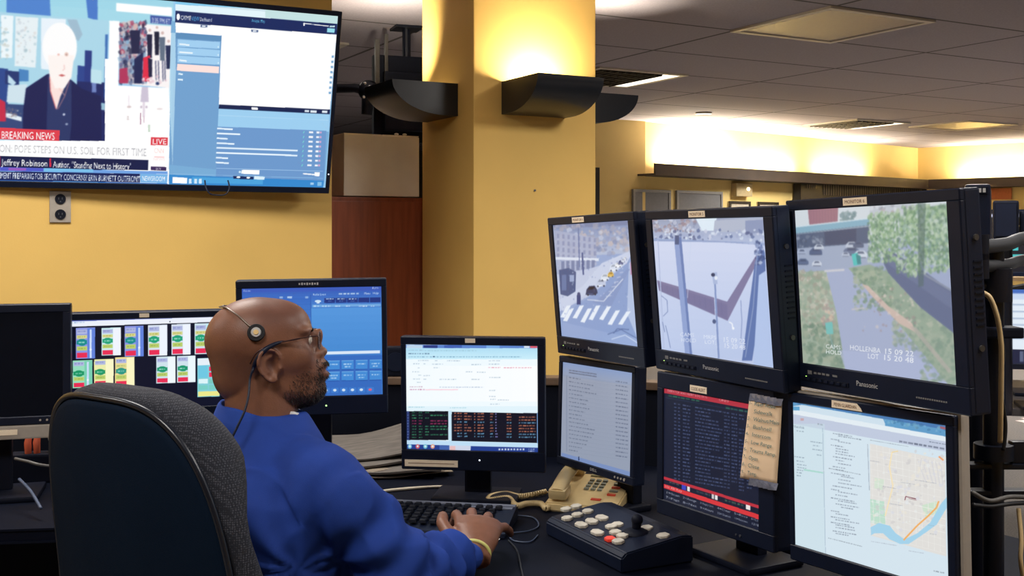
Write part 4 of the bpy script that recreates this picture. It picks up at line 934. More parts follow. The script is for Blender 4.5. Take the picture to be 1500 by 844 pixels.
    for x, y, c, w in ((985, 220, (30, 32, 70), 40), (1088, 250, (26, 26, 60), 22), (1140, 230, (20, 22, 50), 20), (1180, 270, (96, 110, 130), 24), (1224, 330, (30, 40, 80), 22)):
        P.ell(x, y-30, w*.45, w*.5, (210, 180, 176)); P.poly([(x-w, y), (x+w*.8, y), (x+w*.7, y+170), (x-w*.7, y+170)], c)
    P.poly([(1040, 420), (1090, 400), (1085, 590), (1035, 590)], (226, 40, 70)); P.poly([(1075, 420), (1105, 430), (1105, 560), (1080, 560)], (24, 26, 60)); P.poly([(975, 430), (1040, 380), (1030, 605), (975, 605)], (26, 34, 80)); P.poly([(868, 500), (925, 490), (930, 605), (866, 604)], (176, 50, 90))
    for x in (1130, 1150, 1180, 1196): P.line([(x, 440), (x+4, 590)], 8, (80, 84, 120))
    P.ell(1144, 606, 14, 12, (40, 60, 110)); P.speck(1040, 550, 1240, 600, 30, [(250, 246, 246), (230, 200, 210)], 14, seed=8)
    # faint building picture below
    P.poly([(1030, 630), (1075, 630), (1080, 740), (1020, 740)], (206, 196, 214)); P.line([(1045, 740), (1044, 850)], 16, (226, 214, 226)); P.line([(935, 690), (936, 770)], 6, (232, 220, 230)); P.ell(938, 775, 16, 8, (190, 160, 160), .6); P.ell(1160, 790, 22, 6, (214, 190, 190), .6); P.ell(1026, 776, 8, 10, (190, 170, 190), .8); P.ell(1064, 776, 8, 10, (190, 170, 190), .8)
    P.blur(6); P.crop(0, 150, 4.688)
    P.rect(960, 70, 968, 150, (190, 150, 170)); P.rect(985, 90, 990, 140, (210, 180, 196)); P.rect(1015, 150, 1030, 200, (206, 222, 206)); P.rect(870, 90, 885, 120, (214, 200, 200), .6)
    # lower thirds
    P.poly([(-300, 255), (720, 262), (1030, 280), (1020, 400), (-300, 375)], W_); P.poly([(720, -300), (790, -300), (790, 300), (720, 270)], W_)
    P.poly([(-300, 158), (410, 188), (408, 262), (-300, 240)], (222, 60, 74)); P.text(10, 244, 50, 'BREAKING NEWS', W_, k=.028, width=366)
    P.text(-60, 336, 52, 'SSION: POPE STEPS ON U.S. SOIL FOR FIRST TIME', (160, 160, 166), k=.028, width=1064, alpha=.75)
    for i in range(90): P.rect(-60+i*12, 296+i*.33, -54+i*12, 322+i*.33, W_, .55)
    P.poly([(-300, 355), (1018, 392), (1016, 462), (-300, 440)], (16, 24, 70)); P.rect(-10, 366, 4, 436, (190, 30, 80)); P.text(14, 428, 44, 'Jeffrey Robinson', W_, k=.03, width=312); P.rect(340, 380, 352, 440, (206, 40, 70)); P.text(365, 442, 44, 'Author, "Standing Next to History"', W_, k=.03, width=534)
    P.poly([(-300, 440), (1150, 470), (1150, 490), (-300, 462)], (110, 160, 226)); P.poly([(0, 440), (300, 448), (300, 470), (0, 466)], (80, 90, 200)); P.poly([(60, 444), (180, 448), (180, 464), (60, 462)], (150, 90, 190)); P.poly([(300, 448), (640, 456), (640, 476), (300, 470)], (120, 190, 234))
    P.poly([(-300, 465), (960, 486), (960, 546), (-300, 525)], (12, 26, 84)); P.text(-190, 512, 40, 'LAW ENFORCEMENT PREPARING FOR SECURITY CONCERNS? ERIN BURNETT OUTFRONT', (236, 244, 255), k=.026, width=1150)
    P.poly([(962, 486), (1150, 492), (1145, 552), (962, 546)], (120, 180, 230)); P.text(974, 534, 34, 'NEWSROOM', W_, k=.026, width=156); P.poly([(-300, 524), (1150, 552), (1150, 566), (-300, 540)], (40, 110, 190))
    P.poly([(1036, 236), (1152, 238), (1148, 292), (1034, 290)], (222, 60, 74)); P.text(1044, 284, 38, 'LIVE', W_, k=.01, width=96)
    P.text(1056, 344, 34, 'CNN', (250, 206, 200), k=.03, width=66, alpha=.8); P.line([(1058, 370), (1126, 372)], 9, (250, 200, 200), .8); P.text(1050, 396, 18, 'NEWS', (246, 190, 190), width=80, alpha=.5)
    P.poly([(1034, 436), (1142, 440), (1140, 466), (1034, 462)], (60, 40, 90)); P.text(1066, 460, 15, 'CNN', W_, width=34)
    # right half: incident web page
    P.crop(240, 0, 2.911); k = .09
    P.poly([(48, -60), (780, -10), (735, 100), (48, 70)], (206, 226, 236)); P.poly([(48, -60), (300, -60), (440, 40), (48, 20)], (130, 200, 236)); P.poly([(48, 18), (430, 50), (430, 76), (48, 46)], (226, 244, 250)); P.poly([(430, 28), (740, 60), (736, 108), (430, 74)], (196, 226, 226))
    P.poly([(30, 90), (740, 140), (680, 780), (20, 780)], (120, 172, 214))
    P.poly([(48, 46), (736, 102), (734, 148), (46, 96)], (18, 38, 92))
    P.ell(60, 72, 7, 14, W_); P.text(70, 84, 18, 'CRIME', W_, k=.06, width=44); P.text(116, 88, 18, 'VIEW', (90, 180, 236), k=.06, width=34); P.text(152, 90, 16, 'Dashboard', W_, k=.06, width=50); P.text(372, 94, 13, 'Analytic Map', (110, 200, 236), k=.06, width=56)
    P.line([(596, 100), (700, 112)], 3, W_); P.rect(592, 98, 598, 110, W_); P.poly([(694, 120), (726, 122), (724, 140), (692, 138)], (150, 220, 236)); P.rect(704, 110, 726, 116, (200, 226, 236))
    P.poly([(48, 96), (734, 148), (705, 470), (230, 446), (245, 152), (50, 138)], W_)
    for x, y in ((154, 106), (370, 126)): P.rect(x, y, x+30, y+10, (90, 110, 150), k=.06); P.rect(x+8, y+3, x+22, y+9, (230, 236, 244), k=.06)
    P.poly([(50, 138), (245, 152), (240, 250), (222, 720), (22, 700)], (112, 160, 206)); P.poly([(50, 140), (244, 154), (242, 176), (50, 164)], (90, 140, 186))
    for i, (w, c) in enumerate(((44, 0), (58, 0), (32, 0))):
        y = 168+i*34; P.poly([(58, y), (238, y+11), (236, y+40), (56, y+30)], (160, 206, 240)); P.line([(64, y+20), (64+w, y+24)], 7, (230, 244, 252)); P.line([(58, y+31), (236, y+41)], 2, (120, 170, 214)); P.ell(230, y+32, 3, 4, (210, 236, 250))
    P.poly([(56, 272), (234, 284), (232, 312), (54, 300)], (254, 226, 220)); P.line([(60, 314), (80, 316)], 7, (220, 240, 252)); P.line([(58, 338), (80, 340)], 7, (220, 240, 252))
    P.poly([(48, 140), (30, 140), (20, 380), (36, 700), (50, 300)], (190, 226, 244), .7)
    P.poly([(234, 444), (706, 466), (704, 486), (232, 462)], (14, 30, 76)); P.rect(372, 456, 398, 466, W_, k=.05); P.rect(598, 468, 616, 476, (220, 230, 240), k=.05); P.rect(622, 469, 648, 478, (220, 230, 240), k=.05); P.rect(672, 470, 694, 480, (220, 230, 240), k=.05)
    P.poly([(232, 462), (704, 486), (700, 560), (228, 540)], (156, 206, 240)); P.line([(230, 490), (700, 512)], 2, (180, 220, 246)); P.poly([(228, 538), (690, 556), (680, 770), (220, 750)], (108, 152, 204))
    for i, w in enumerate((66, 98, 46, 76, 346, 346, 52, 56)): P.line([(226-i, 546+i*20.6), (226-i+w, 548+i*20.6+w*.03)], 6.5, (232, 246, 255))
    for i in range(8):
        y = 562+i*20; P.line([(596-i, y-4), (592-i, y+5)], 3, (120, 220, 210)); P.rect(616-i, y-4, 634-i, y+4, W_, .9, k=.05); P.rect(648-i, y-3, 660-i, y+5, W_, .9, k=.05); P.rect(662-i, y-3, 670-i, y+5, (220, 170, 206), .9, k=.05)
    P.line([(222, 715), (676, 728)], 2, (160, 200, 236)); P.poly([(330, 722), (406, 724), (404, 742), (328, 738)], W_); P.ell(322, 731, 5, 5, (210, 236, 250)); P.line([(590, 738), (658, 744)], 5, W_); P.poly([(640, 732), (662, 733), (660, 750), (640, 748)], W_)
    P.line([(20, 738), (676, 758)], 2, (140, 190, 230)); P.poly([(20, 742), (680, 768), (676, 800), (20, 784)], (50, 136, 206)); P.poly([(120, 752), (420, 762), (420, 784), (120, 778)], (90, 180, 230), .6); P.poly([(36, 752), (98, 756), (98, 780), (36, 778)], W_)
    for x in (105, 128, 148): P.rect(x, 760, x+12, 780, (210, 234, 250))
    P.rect(294, 748, 380, 760, (16, 36, 90), k=.03); P.poly([(384, 748), (428, 752), (426, 764), (382, 762)], (220, 240, 250)); P.ell(316, 753, 8, 4, W_); P.ell(358, 755, 8, 4, W_); P.scrib(622, 776, 22, 10, (220, 240, 250)); P.scrib(652, 774, 18, 16, (160, 210, 240))
    for i in range(8): P.rect(712-i*1.8, 236+i*22, 722-i*1.8, 246+i*22, (90, 150, 200), .8)

# ---- build them
CB = dict(thick=.037, ctrl=True, frame_r=.004)
monitor('video_monitor', 'black video monitor showing a street with a zebra crossing and parked cars', 'monitor', mon_matrix(.205, 2.681, 1.308, -65.5, -4.4, 1.3), W3, H3, PB, res=(190, 200), paint=paint_street,
        tape=(-.045, H3/2+.010, .062, .013, 'MONITOR 4'), brand=('Panasonic', -.045, -H3/2-.026, .009, .055), **CB)
monitor('video_monitor', 'black video monitor showing a pale wall with a dark V shaped band', 'monitor', mon_matrix(.414, 2.266, 1.314, -64.2, -4.8, .2), W3, H3, PB, res=(260, 240), paint=paint_wall_view,
        tape=(-.018, H3/2+.010, .058, .013, 'MONITOR 5'), brand=('Panasonic', -.035, -H3/2-.026, .009, .055), **CB)
monitor('video_monitor', 'large black video monitor showing a tarmac path with grass verges and trees', 'monitor', mon_matrix(.627, 1.904, 1.330, -67.5, -2.9, 1.1), W3, H3, PB, res=(320, 290), paint=paint_path,
        tape=(-.018, H3/2+.010, .062, .013, 'MONITOR 6'), brand=('Panasonic', -.04, -H3/2-.026, .009, .055), **CB)
monitor('computer_monitor', 'black monitor with a grey list, standing below the street view monitor', 'monitor', mon_matrix(.214, 2.733, .969, -60, 2.2, 1.0), .306, .245, (.016, .015, .016, .021), .03, (190, 200), paint_list,
        buttons=(.095, -.245/2-.011, 4, .013, .0028, SILV), brand=('DELL', -.012, -.245/2-.013, .007, .03), frame_r=.005)
m5 = monitor('computer_monitor', 'thick black monitor with dark terminal text and red bars, below the pale wall view', 'monitor', mon_matrix(.419, 2.293, .962, -60.4, .7, .6), .306, .245, (.022, .045, .036, .034), .05, (240, 260), paint_terminal,
        tape=(-.03, .245/2+.012, .055, .014, 'CODE ALERT'), buttons=(.09, -.245/2-.022, 2, .012, .002, GREYM), frame_r=.008)
m6 = monitor('computer_monitor', 'silver sided black monitor showing a web page with a street map', 'monitor', mon_matrix(.632, 1.939, .974, -58.5, -.2, 1.1), .338, .27, (.012, .017, .018, .030), .012, (320, 310), paint_map,
        tape=(-.035, .27/2+.009, .070, .013, 'PENN GUARDIAN', 1), frame_r=.004)
mb = MB(); mb.box((.0025, .012, -.006), (.338+.029+.012, .022, .27+.048+.008), bevel=.006); mb.build('silver_rim', SILV, m6)
mb = MB(); mb.box((.0, .035, -.006), (.30, .035, .24), bevel=.02); mb.build('back_shell', BLK2, m6)
mc = monitor('computer_monitor', 'black centre monitor with a white form above black columns of coloured text', 'monitor', mon_matrix(-.102, 2.787, 1.008, -7.2, -2.6, 0), .338, .27, (.014, .019, .021, .052), .03, (270, 240), paint_dispatch,
        tape=(-.002, .27/2+.012, .026, .011, ''), led=(.02, -.27/2-.024, (230, 240, 255)), frame_r=.008)
mb = MB(); mb.box((-.338/2+.064, -.0122, -.27/2-.035), (.138, .0014, .017)); o = mb.build('note_strip', TAPE, mc); o['label'] = 'long cream paper strip along the lower bezel'
mb = MB()
for i in range(1): mb.box((-.338/2+.064, -.0131, -.27/2-.035), (.12, .0004, .0015))
mb.build('pencil_line', INK, o)
mbb = monitor('computer_monitor', 'black monitor with a blue console page behind the man\'s face', 'monitor', mon_matrix(-.492, 2.703, 1.159, 6.0, -3.5, .7), .338, .27, (.015, .013, .020, .047), .03, (270, 230), paint_console,
        led=(.03, -.27/2-.024, (180, 255, 150)), brand=('', -.03, .27/2+.007, .006, .05), frame_r=.006)
monitor('computer_monitor', 'wide black monitor with rows of coloured cards on black, behind the chair', 'monitor', mon_matrix(-1.03, 3.063, 1.062, 17, -5, .2), .408, .255, (.020, .018, .020, .032), .03, (340, 210), paint_cards,
        tape=(.0, .255/2+.010, .026, .011, ''), frame_r=.006)
ML = mon_matrix(-1.345, 2.83, 1.085, 16, 0, 0)
ml = monitor('computer_monitor', 'switched off black monitor with a silver lower bar at the left edge', 'monitor', ML, .338, .27, (.020, .020, .022, .022), .035, None, None, buttons=(.115, -.27/2-.011, 4, .0165, .0027, SILV), frame_r=.006)
mb = MB(); mb.box((0, .004, -.27/2-.022-.0185), (.37, .03, .036), bevel=.004); mb.build('silver_bar', SILV, ml)
mb = MB(); mb.box((.035, -.0118, -.27/2-.022-.018), (.05, .0014, .013)); o = mb.build('label_tape', TAPE, ml)
# sheet of handwriting taped to the terminal monitor
NOTE = mat('peach note paper', (255, 222, 184), .8, var=.04, vscale=20); PEN = mat('blue green pen', (86, 128, 128), .7); TCL = mat('shiny clear tape', (120, 124, 140), .12, spec=.9, var=.3, vscale=60, bump=.8, bscale=90)
M5 = m5.matrix_world.copy()
def plane_pt(M, px, py, y):                    # point of a monitor's own plane seen at a photo pixel, in its local frame
    iv = M.inverted(); o = iv @ Vector((0, 0, CAMZ)); u = (px-CX0)/F; dr = iv.to_3x3() @ Vector((SA+u*CA, CA-u*SA, (HY-py)/F))
    return o+dr*((y-o.y)/dr.y)
NC = [plane_pt(M5, *q, -.0165) for q in ((1098, 581), (1146, 590), (1138, 711), (1084, 700))]
NO = (NC[2]+NC[3])/2
r = empty('handwritten_note', M5 @ Matrix.Translation(NO), 'long peach handwritten note taped over the terminal monitor\'s right side', 'note')
NC = [q-NO for q in NC]
def bil(u, v, dy=0): q = (NC[3]*(1-u)+NC[2]*u)*(1-v)+(NC[0]*(1-u)+NC[1]*u)*v; return q+Vector((0, dy-.0022*math.sin(v*8)*math.sin(u*3), 0))
mb = MB(); vs = [[mb.bm.verts.new(bil(j/8, i/14)) for j in range(9)] for i in range(15)]
for i in range(14):
    for j in range(8): mb.bm.faces.new((vs[i][j], vs[i][j+1], vs[i+1][j+1], vs[i+1][j]))
sh = mb.build('sheet', NOTE, r, smooth='all'); sh.modifiers.new('th', 'SOLIDIFY').thickness = .0004
mb = MB(); xd = (bil(1, .5)-bil(0, .5)).normalized(); ud = (bil(.5, 1)-bil(.5, 0)).normalized(); WN = (bil(1, .5)-bil(0, .5)).length; HN = (bil(.5, 1)-bil(.5, 0)).length
for i, (num, t) in enumerate((('1-', 'Rear Road'), ('', 'Sidewalk'), ('2-', 'Walnut/Main'), ('3-', 'Bushnell'), ('4-', 'Intercom'), ('5-', 'Low Range'), ('6-', 'Trauma Ramp'), ('7-', 'Open'), ('8-', 'Close'), ('9-', 'Temp'))):
    v = .91-i*.094
    if num: write(mb, num, bil(.05, v, -.0035), xd, ud+xd*.1, HN*.045)
    write(mb, t, bil(.22, v, -.0035), xd, ud+xd*.12, HN*.048, width=WN*.066*len(t))
mb.build('handwriting', PEN, r)
for vv in (1.0, -.02):
    mb = MB()
    for i in range(5):
        u0 = (.0 if vv > .5 else .25)+i*.2*(1 if vv > .5 else .7); e = .05
        pts = [bil(u0, vv-e, -.001*i-.001), bil(u0+.24, vv-e*.7, -.001*i-.002), bil(u0+.26, vv+e, -.001*i), bil(u0+.02, vv+e*.8, -.001*i-.0015)]
        mb.prism(pts, (0, .0005, 0))
    mb.build('clear_tape', TCL, r)

# wall screen
MT = mon_matrix(-1.253, 4.03, 1.938, 25.2, -14.5, -.2)
tv = monitor('wall_screen', 'large wall mounted screen with a news broadcast and a crime map page', 'television', MT, 1.2, .675, (.016, .016, .018, .024), .04, (600, 338), paint_tv, frame_r=.006, back=False)
mb = MB(); mb.ball((.6+.008, -.012, -.675/2+.055), .0025); mb.build('power_light', mat('power light w', (230, 240, 255), emit=(230, 240, 255), es=2), tv, smooth=True)
mb = MB(); mb.box((0, .06, 0), (.6, .04, .36), bevel=.01); mb.build('back_cover', BLK2, tv)
# its bracket to the wall
inv = MT.inverted(); 
wp = MT @ Vector((0, .08, 0)); wall_pt = Vector((wp.x, TW, wp.z))
mb = MB(); mb.cyl(inv @ wp, inv @ wall_pt, .025, n=12); mb.build('wall_bracket', BLKM, tv, smooth=True)
mb = MB()
a0 = PX(302, 276, 4.02); a1 = PX(318, 286, 4.03); a2 = PX(336, 276, 4.04)
mb.tube(arc([a0+Vector((0, .02, .03)), a0, PX(308, 284, 4.02), a1, PX(330, 285, 4.03), a2, a2+Vector((0, .02, .03))], 6), .0028, 8)
o = mb.build('power_cord', BLK, None, smooth='all'); o.parent = tv; o.matrix_parent_inverse = tv.matrix_world.inverted()
# ================================================================ desk and what stands on it
DZ = .73
poly = [(-2.5, 2.20), (-1.6, 2.52), (-.85, 2.62), (-.50, 2.48), (-.36, 2.26), (-.22, 2.02), (-.02, 1.80), (.20, 1.60), (.42, 1.46), (.80, 1.42), (1.35, 1.60), (1.30, 2.30), (.95, 2.80), (.52, 3.22), (.15, 3.40), (-.6, 3.42), (-1.6, 3.31), (-2.55, 3.02)]
r = empty('desk', C(-.2, 2.8, 0), 'long curved dark desk carrying the monitors and the keyboard', 'desk')
inv = r.matrix_world.inverted()
mb = MB(); mb.prism([inv @ C(x, d, DZ-.035) for x, d in poly], (0, 0, .035))
bmesh.ops.bevel(mb.bm, geom=[e for e in mb.bm.edges if abs(e.verts[0].co.z-e.verts[1].co.z) < 1e-4], offset=.005, segments=2, affect='EDGES')
mb.build('desk_top', DESKM, r)
for (x, d) in ((-2.2, 2.75), (-1.0, 3.0), (-.1, 3.0), (.55, 2.55), (1.05, 1.9)):
    M = inv @ camT(x, d, 0, .3)
    mb = MB(); mb.box((0, 0, (DZ-.036)/2), (.06, .5, DZ-.036)); mb.bm.transform(M); mb.build('leg', CONS, r)
mb = MB(); p = [(-2.4, 2.95), (-.9, 3.2), (.1, 3.25), (.75, 2.75), (1.2, 2.1)]
for a, b in zip(p[:-1], p[1:]): mb.prism([inv @ C(a[0], a[1], .15), inv @ C(b[0], b[1], .15), inv @ C(b[0], b[1]+.02, .15), inv @ C(a[0], a[1]+.02, .15)], (0, 0, DZ-.036-.15))
mb.build('modesty_panel', CONS, r)
# the narrow seam between two desk tops
mb = MB(); mb.tube([PZ(758, 800, DZ+.001), PZ(766, 830, DZ+.001), PZ(772, 880, DZ+.001)], .0022, 6)
# ---- stands of the monitors that stand on the desk
def stand(mon, zc, oh, off=.03, base=(.22, .18), neckw=.07, desk=DZ, neck=True):
    M = mon.matrix_world; inv = M.inverted(); c = M @ Vector((0, off+.03, zc)); x = (M.to_3x3() @ Vector((1, 0, 0))); yaw = math.atan2(x.y, x.x)
    S = Matrix.Translation((c.x, c.y, desk)) @ Matrix.Rotation(yaw, 4, 'Z')
    L_ = inv @ S; hh = c.z-desk
    mb = MB(); mb.box((0, 0, .008), (base[0], base[1], .014), bevel=.005); mb.bm.transform(L_); mb.build('stand_base', BLK2, mon)
    mb = MB(); mb.box((0, .02, hh/2+.012), (neckw, .028, hh), bevel=.006); mb.bm.transform(L_); mb.build('stand_neck', BLK2, mon)
objs = {o['label']: o for o in COL.objects if o.parent is None and 'label' in o}
def find(s): return [o for k, o in objs.items() if s in k][0]
stand(find('grey list'), -.05, .245, base=(.12, .09), off=.05); stand(find('terminal text'), -.05, .245, base=(.2, .15), off=.06); stand(find('silver sided'), -.05, .27, off=.05)
stand(find('black centre'), -.08, .27, base=(.22, .15), off=.05); stand(find('blue console'), -.08, .27, base=(.22, .15), off=.11); stand(find('wide black'), -.06, .255); stand(ml, -.08, .27)

# ---- poles with arms that carry the three video monitors
vm = [find('zebra'), find('V shaped'), find('tarmac path')]
def pole(cx, d, z1, label):
    r = empty('monitor_pole', camT(cx, d, DZ+.001), label, 'pole', 'upright poles behind the video monitors')
    mb = MB(); mb.cyl((0, 0, 0), (0, 0, z1-DZ), .018, n=18); mb.build('post', BLKM, r, smooth=True)
    mb = MB(); mb.cyl((0, 0, 0), (0, 0, .012), .06, n=24); mb.build('foot_plate', BLKM, r, smooth=True)
    mb = MB(); mb.cyl((0, 0, z1-DZ-.004), (0, 0, z1-DZ+.004), .0185, n=18); mb.build('end_cap', BLK, r, smooth=True)
    return r
P1 = pole(.46, 2.87, 1.42, 'black upright pole behind the street view monitor')
P2 = pole(.615, 2.42, 1.42, 'black upright pole behind the pale wall view monitor')
P3 = pole(.875, 1.985, 1.40, 'black upright pole with a clamp right of the path view monitor')
for m, pr in zip(vm, (P1, P2, P3)):
    a = m.matrix_world @ Vector((0, .077, 0)); pi = pr.matrix_world.inverted(); q = pi @ a
    mb = MB(); mb.tube([q, (0, 0, q.z)], .016, 12); mb.build('arm', BLKM, pr, smooth=True)
    mb = MB(); mb.cyl((0, 0, q.z-.03), (0, 0, q.z+.03), .032, n=20); mb.build('collar', BLKM, pr, smooth=True)
# clamp and bracket shelf on the nearest pole
zc = PX(1450, 661, 1.985).z-DZ
mb = MB(); mb.cyl((0, 0, zc-.015), (0, 0, zc+.012), .034, n=22); mb.box((.045, -.0, zc-.002), (.03, .02, .04), bevel=.004); mb.build('clamp', BLKM, P3, smooth=True)
zb = zc-.045
mb = MB()
outer = [(-.06, -.02), (.40, .03), (.40, .075), (.0, .03), (-.06, .01)]
mb.box((.12, .0, zb+.018), (.40, .03, .010), bevel=.003); mb.box((.12, .0, zb-.030), (.40, .03, .010), bevel=.003); mb.cyl((.10, -.0, zb-.03), (.10, -.0, zb+.02), .012, n=12); mb.box((.27, 0, zb-.006), (.10, .03, .06), bevel=.006)
mb.build('bracket', BLKM, P3)
mb = MB(); mb.cyl((.055, -.018, zb-.004), (.055, -.022, zb-.004), .006, n=12); mb.build('bolt', mat('bright bolt', (225, 225, 225), .2, metal=.9), P3, smooth=True)
zt = PX(1468, 488, 1.97).z-DZ
mb = MB(); mb.box((.005, -.005, zt), (.075, .05, .020), bevel=.004); mb.build('cable_clip', BLK2, P3)
# crossing arms at the upper right
for (y0, y1, rr, lab, dd, dn) in ((362, 352, .0115, 'grey swing arm crossing the right edge, upper one', 1.93, 2.05), (390, 384, .010, 'grey swing arm crossing the right edge, lower one', 1.93, 2.08)):
    a = PX(1434, y0, dd); b = PX(1474, (y0+y1)/2+1, (dd+dn)/2-.01); c = PX(1512, y1-4, dn); e = PX(1640, y1-10, dn+.15)
    o = None
    rr_ = empty('swing_arm', a, lab, 'monitor arm')
    mb = MB(); iv = Matrix.Translation(-a); mb.tube([iv @ p_ for p_ in arc([a, b, c, e], 6)], [(rr, rr*1.1)]*19, 12); mb.build('tube', mat('dark grey painted tube', (48, 50, 54), .5), rr_, smooth='all')
    mb = MB(); mb.cyl(Vector((0, 0, -.022)), Vector((0, 0, .022)), .017, n=16); mb.build('joint', BLKM, rr_, smooth=True)
# the tall dark display seen edge on behind the path view monitor
r = empty('side_display', camT(.905, 2.12, 1.33, math.radians(-24)), 'tall dark display seen nearly edge on behind the path view monitor', 'display')
mb = MB(); mb.box((0, .05, .04), (.045, .26, .30), bevel=.006); mb.build('casing', BLK, r)
mb = MB()
pc = r.matrix_world.inverted()
for i in range(4):
    q = pc @ PX(1421+i*6, 263.5, 2.0); mb.box((0, 0, 0), (.0001, .0001, .0001)); 
mb = MB(); mb.box((-.0, -.081, .178), (.036, .002, .014), bevel=.0005); mb.build('badge', BLK2, r)
mb = MB()
for i in range(4): mb.box((-.011+i*.0075, -.0825, .178), (.005, .001, .008))
mb.build('badge_lettering', WINK, r)
mb = MB(); mb.cyl((0, .05, -.10), (0, .05, -.598), .02, n=14); mb.build('post', BLKM, r, smooth=True)
# cables beside the nearest pole
TAN = mat('tan cable', (196, 170, 124), .5); GCB = mat('grey cable', (86, 84, 82), .5); BCB = mat('black cable', (22, 24, 30), .45)
def cable(pts, rad, m, label, n=8, name='cable'):
    mb = MB(); P = arc([Vector(p) for p in pts], n); o0 = P[0].copy(); mb.tube([p-o0 for p in P], rad, 8)
    return tag(mb.build(name, m, smooth='all', matrix=Matrix.Translation(o0)), label, 'cable')
cable([PX(1437, 428, 1.94), PX(1450, 436, 1.93), PX(1460, 462, 1.925), PX(1465, 490, 1.925), PX(1467, 520, 1.925), PX(1466, 600, 1.93), PX(1465, 648, 1.94)], .0045, TAN, 'tan cable running down beside the nearest pole')
cable([PX(1440, 432, 1.96), PX(1456, 446, 1.95), PX(1464, 470, 1.945), PX(1470, 520, 1.945), PX(1465, 560, 1.945), PX(1473, 620, 1.95), PX(1470, 660, 1.95)], .0032, BCB, 'thin black cable beside the tan one on the nearest pole')
cable([PX(1425, 722, 1.85), PX(1450, 734, 1.86), PX(1480, 728, 1.88), PX(1520, 730, 1.92)], .004, GCB, 'grey cable under the pole bracket, upper one')
cable([PX(1425, 740, 1.85), PX(1452, 742, 1.86), PX(1482, 738, 1.88), PX(1520, 736, 1.92)], .004, BCB, 'black cable under the pole bracket, lower one')
cable([PX(1492, 745, 1.98), PX(1496, 790, 1.96), PX(1495, 820, 1.95), PX(1499, 850, 1.95)], .004, TAN, 'short tan cable hanging at the lower right edge')
cable([PX(1436, 424, 1.97), PX(1462, 425, 1.97), PX(1485, 421, 1.98), PX(1520, 414, 2.0)], .0035, BCB, 'black cable slung across the right edge above the far white screen')

# ---- the workstation behind, at the right edge
r = empty('rear_desk', camT(2.75, 4.6, 0, -.2), 'pale desk of the workstation seen behind the right edge', 'desk')
mb = MB(); mb.box((0, 0, .72), (2.4, .9, .03), bevel=.004); mb.build('desk_top', mat('grey desk laminate', (70, 68, 72), .5), r)
mb = MB(); mb.box((-.55, -.42, 1.245), (1.1, .12, .014)); mb.build('shelf', mat('tan shelf edge', (190, 160, 120), .5), r)
for x in (-1.09, -.02):
    mb = MB(); mb.box((x, -.42, .99), (.02, .1, .50)); mb.build('shelf_post', BLKM, r)
for x in (-1.1, 1.1):
    mb = MB(); mb.box((x, 0, .352), (.05, .8, .70)); mb.build('leg', CONS, r)
def simple_monitor(cx, d, z, yaw, W, H, label, paint, res, grp=None, on=None):
    M = mon_matrix(cx, d, z, yaw, 0, 0)
    m = monitor('computer_monitor', label, 'monitor', M, W, H, (.016, .016, .016, .022), .03, res, paint, frame_r=.005)
    stand(m, -.05, H, desk=on or .735); return m
def paint_white(P):
    P.uv(); P.rect(0, 0, 1, 1, (226, 236, 246)); P.rect(0, 0, 1, .06, (70, 110, 190)); P.rect(0, .06, 1, .14, (200, 216, 240)); P.rect(0, .80, 1, 1, (24, 30, 60))
    for i in range(9): P.rect(.05+i*.1, .83, .08+i*.1, .97, (90, 100, 130))
    for i in range(6): P.rect(.05, .2+i*.09, .3+.05*(i % 3), .22+i*.09, (150, 170, 200), .7)
def paint_teal(P):
    P.uv(); P.rect(0, 0, 1, 1, (8, 12, 26))
    for i in range(3, 7):
        P.rect(.04, .10+i*.12, .22+.08*(i % 3), .15+i*.12, (70, 190, 190)); P.rect(.42, .10+i*.12, .60+.05*(i % 2), .15+i*.12, (190, 200, 226)); P.rect(.7, .10+i*.12, .9, .15+i*.12, (40, 170, 120))
    P.rect(.04, .02, .4, .07, (200, 210, 240))
simple_monitor(2.10, 4.25, 1.06, -14, .46, .29, 'far monitor with a white page seen past the right edge pole', paint_white, (120, 76))
simple_monitor(2.24, 4.62, 1.385, -14, .46, .25, 'far dark monitor with teal text above the far white page', paint_teal, (120, 76))
simple_monitor(2.50, 3.3, .90, -30, .42, .27, 'far blue and white monitor low at the right edge', paint_white, (90, 60))
r = empty('paper_sheets', camT(2.02, 3.95, .737, .3), 'loose pinkish sheets of paper on the pale rear desk', 'papers')
for i in range(3):
    mb = MB(); mb.box((i*.05, i*.03, .001+i*.0015), (.3, .21, .001)); mb.build('sheet', mat('pinkish paper', (226, 206, 200), .8), r)
r = empty('equipment_case', camT(1.875, 4.15, 1.475, -.4), 'dark equipment case on a post under the orange notice, near the right edge', 'equipment')
mb = MB(); mb.box((0, 0, .0), (.088, .14, .145), bevel=.008); mb.box((.085, .04, -.02), (.07, .14, .11), bevel=.012); mb.build('body', BLK2, r)
mb = MB(); mb.box((0, -.072, 0), (.07, .004, .12)); mb.build('front_panel', BLK, r)
mb = MB(); mb.cyl((0, 0, -.08), (0, 0, -.738), .025, n=12); mb.build('post', BLKM, r)
c, w, h, z = far_rect(1448, 276, 1478, 300)
M = Matrix.Translation(PX(1463, 285, 8.5))
r = empty('orange_notice_sign', M, 'small orange notice board under the right ledge', 'notice')
u_ = (1463-CX0)/F; ray = Vector((SA+u_*CA, CA-u_*SA, (HY-284)/F)); nB = Vector((dBC.y, -dBC.x, 0)); t_ = (B-Vector((0, 0, CAMZ))).dot(nB)/ray.dot(nB)
r.matrix_world = Matrix.Translation(Vector((0, 0, CAMZ))+ray*t_*.999) @ Matrix.Rotation(math.atan2(dBC.y, dBC.x), 4, 'Z')
mb = MB(); mb.box((0, -.004, 0), (.34, .02, .15), bevel=.003); mb.build('board', mat('orange board', (206, 120, 70), .7), r)

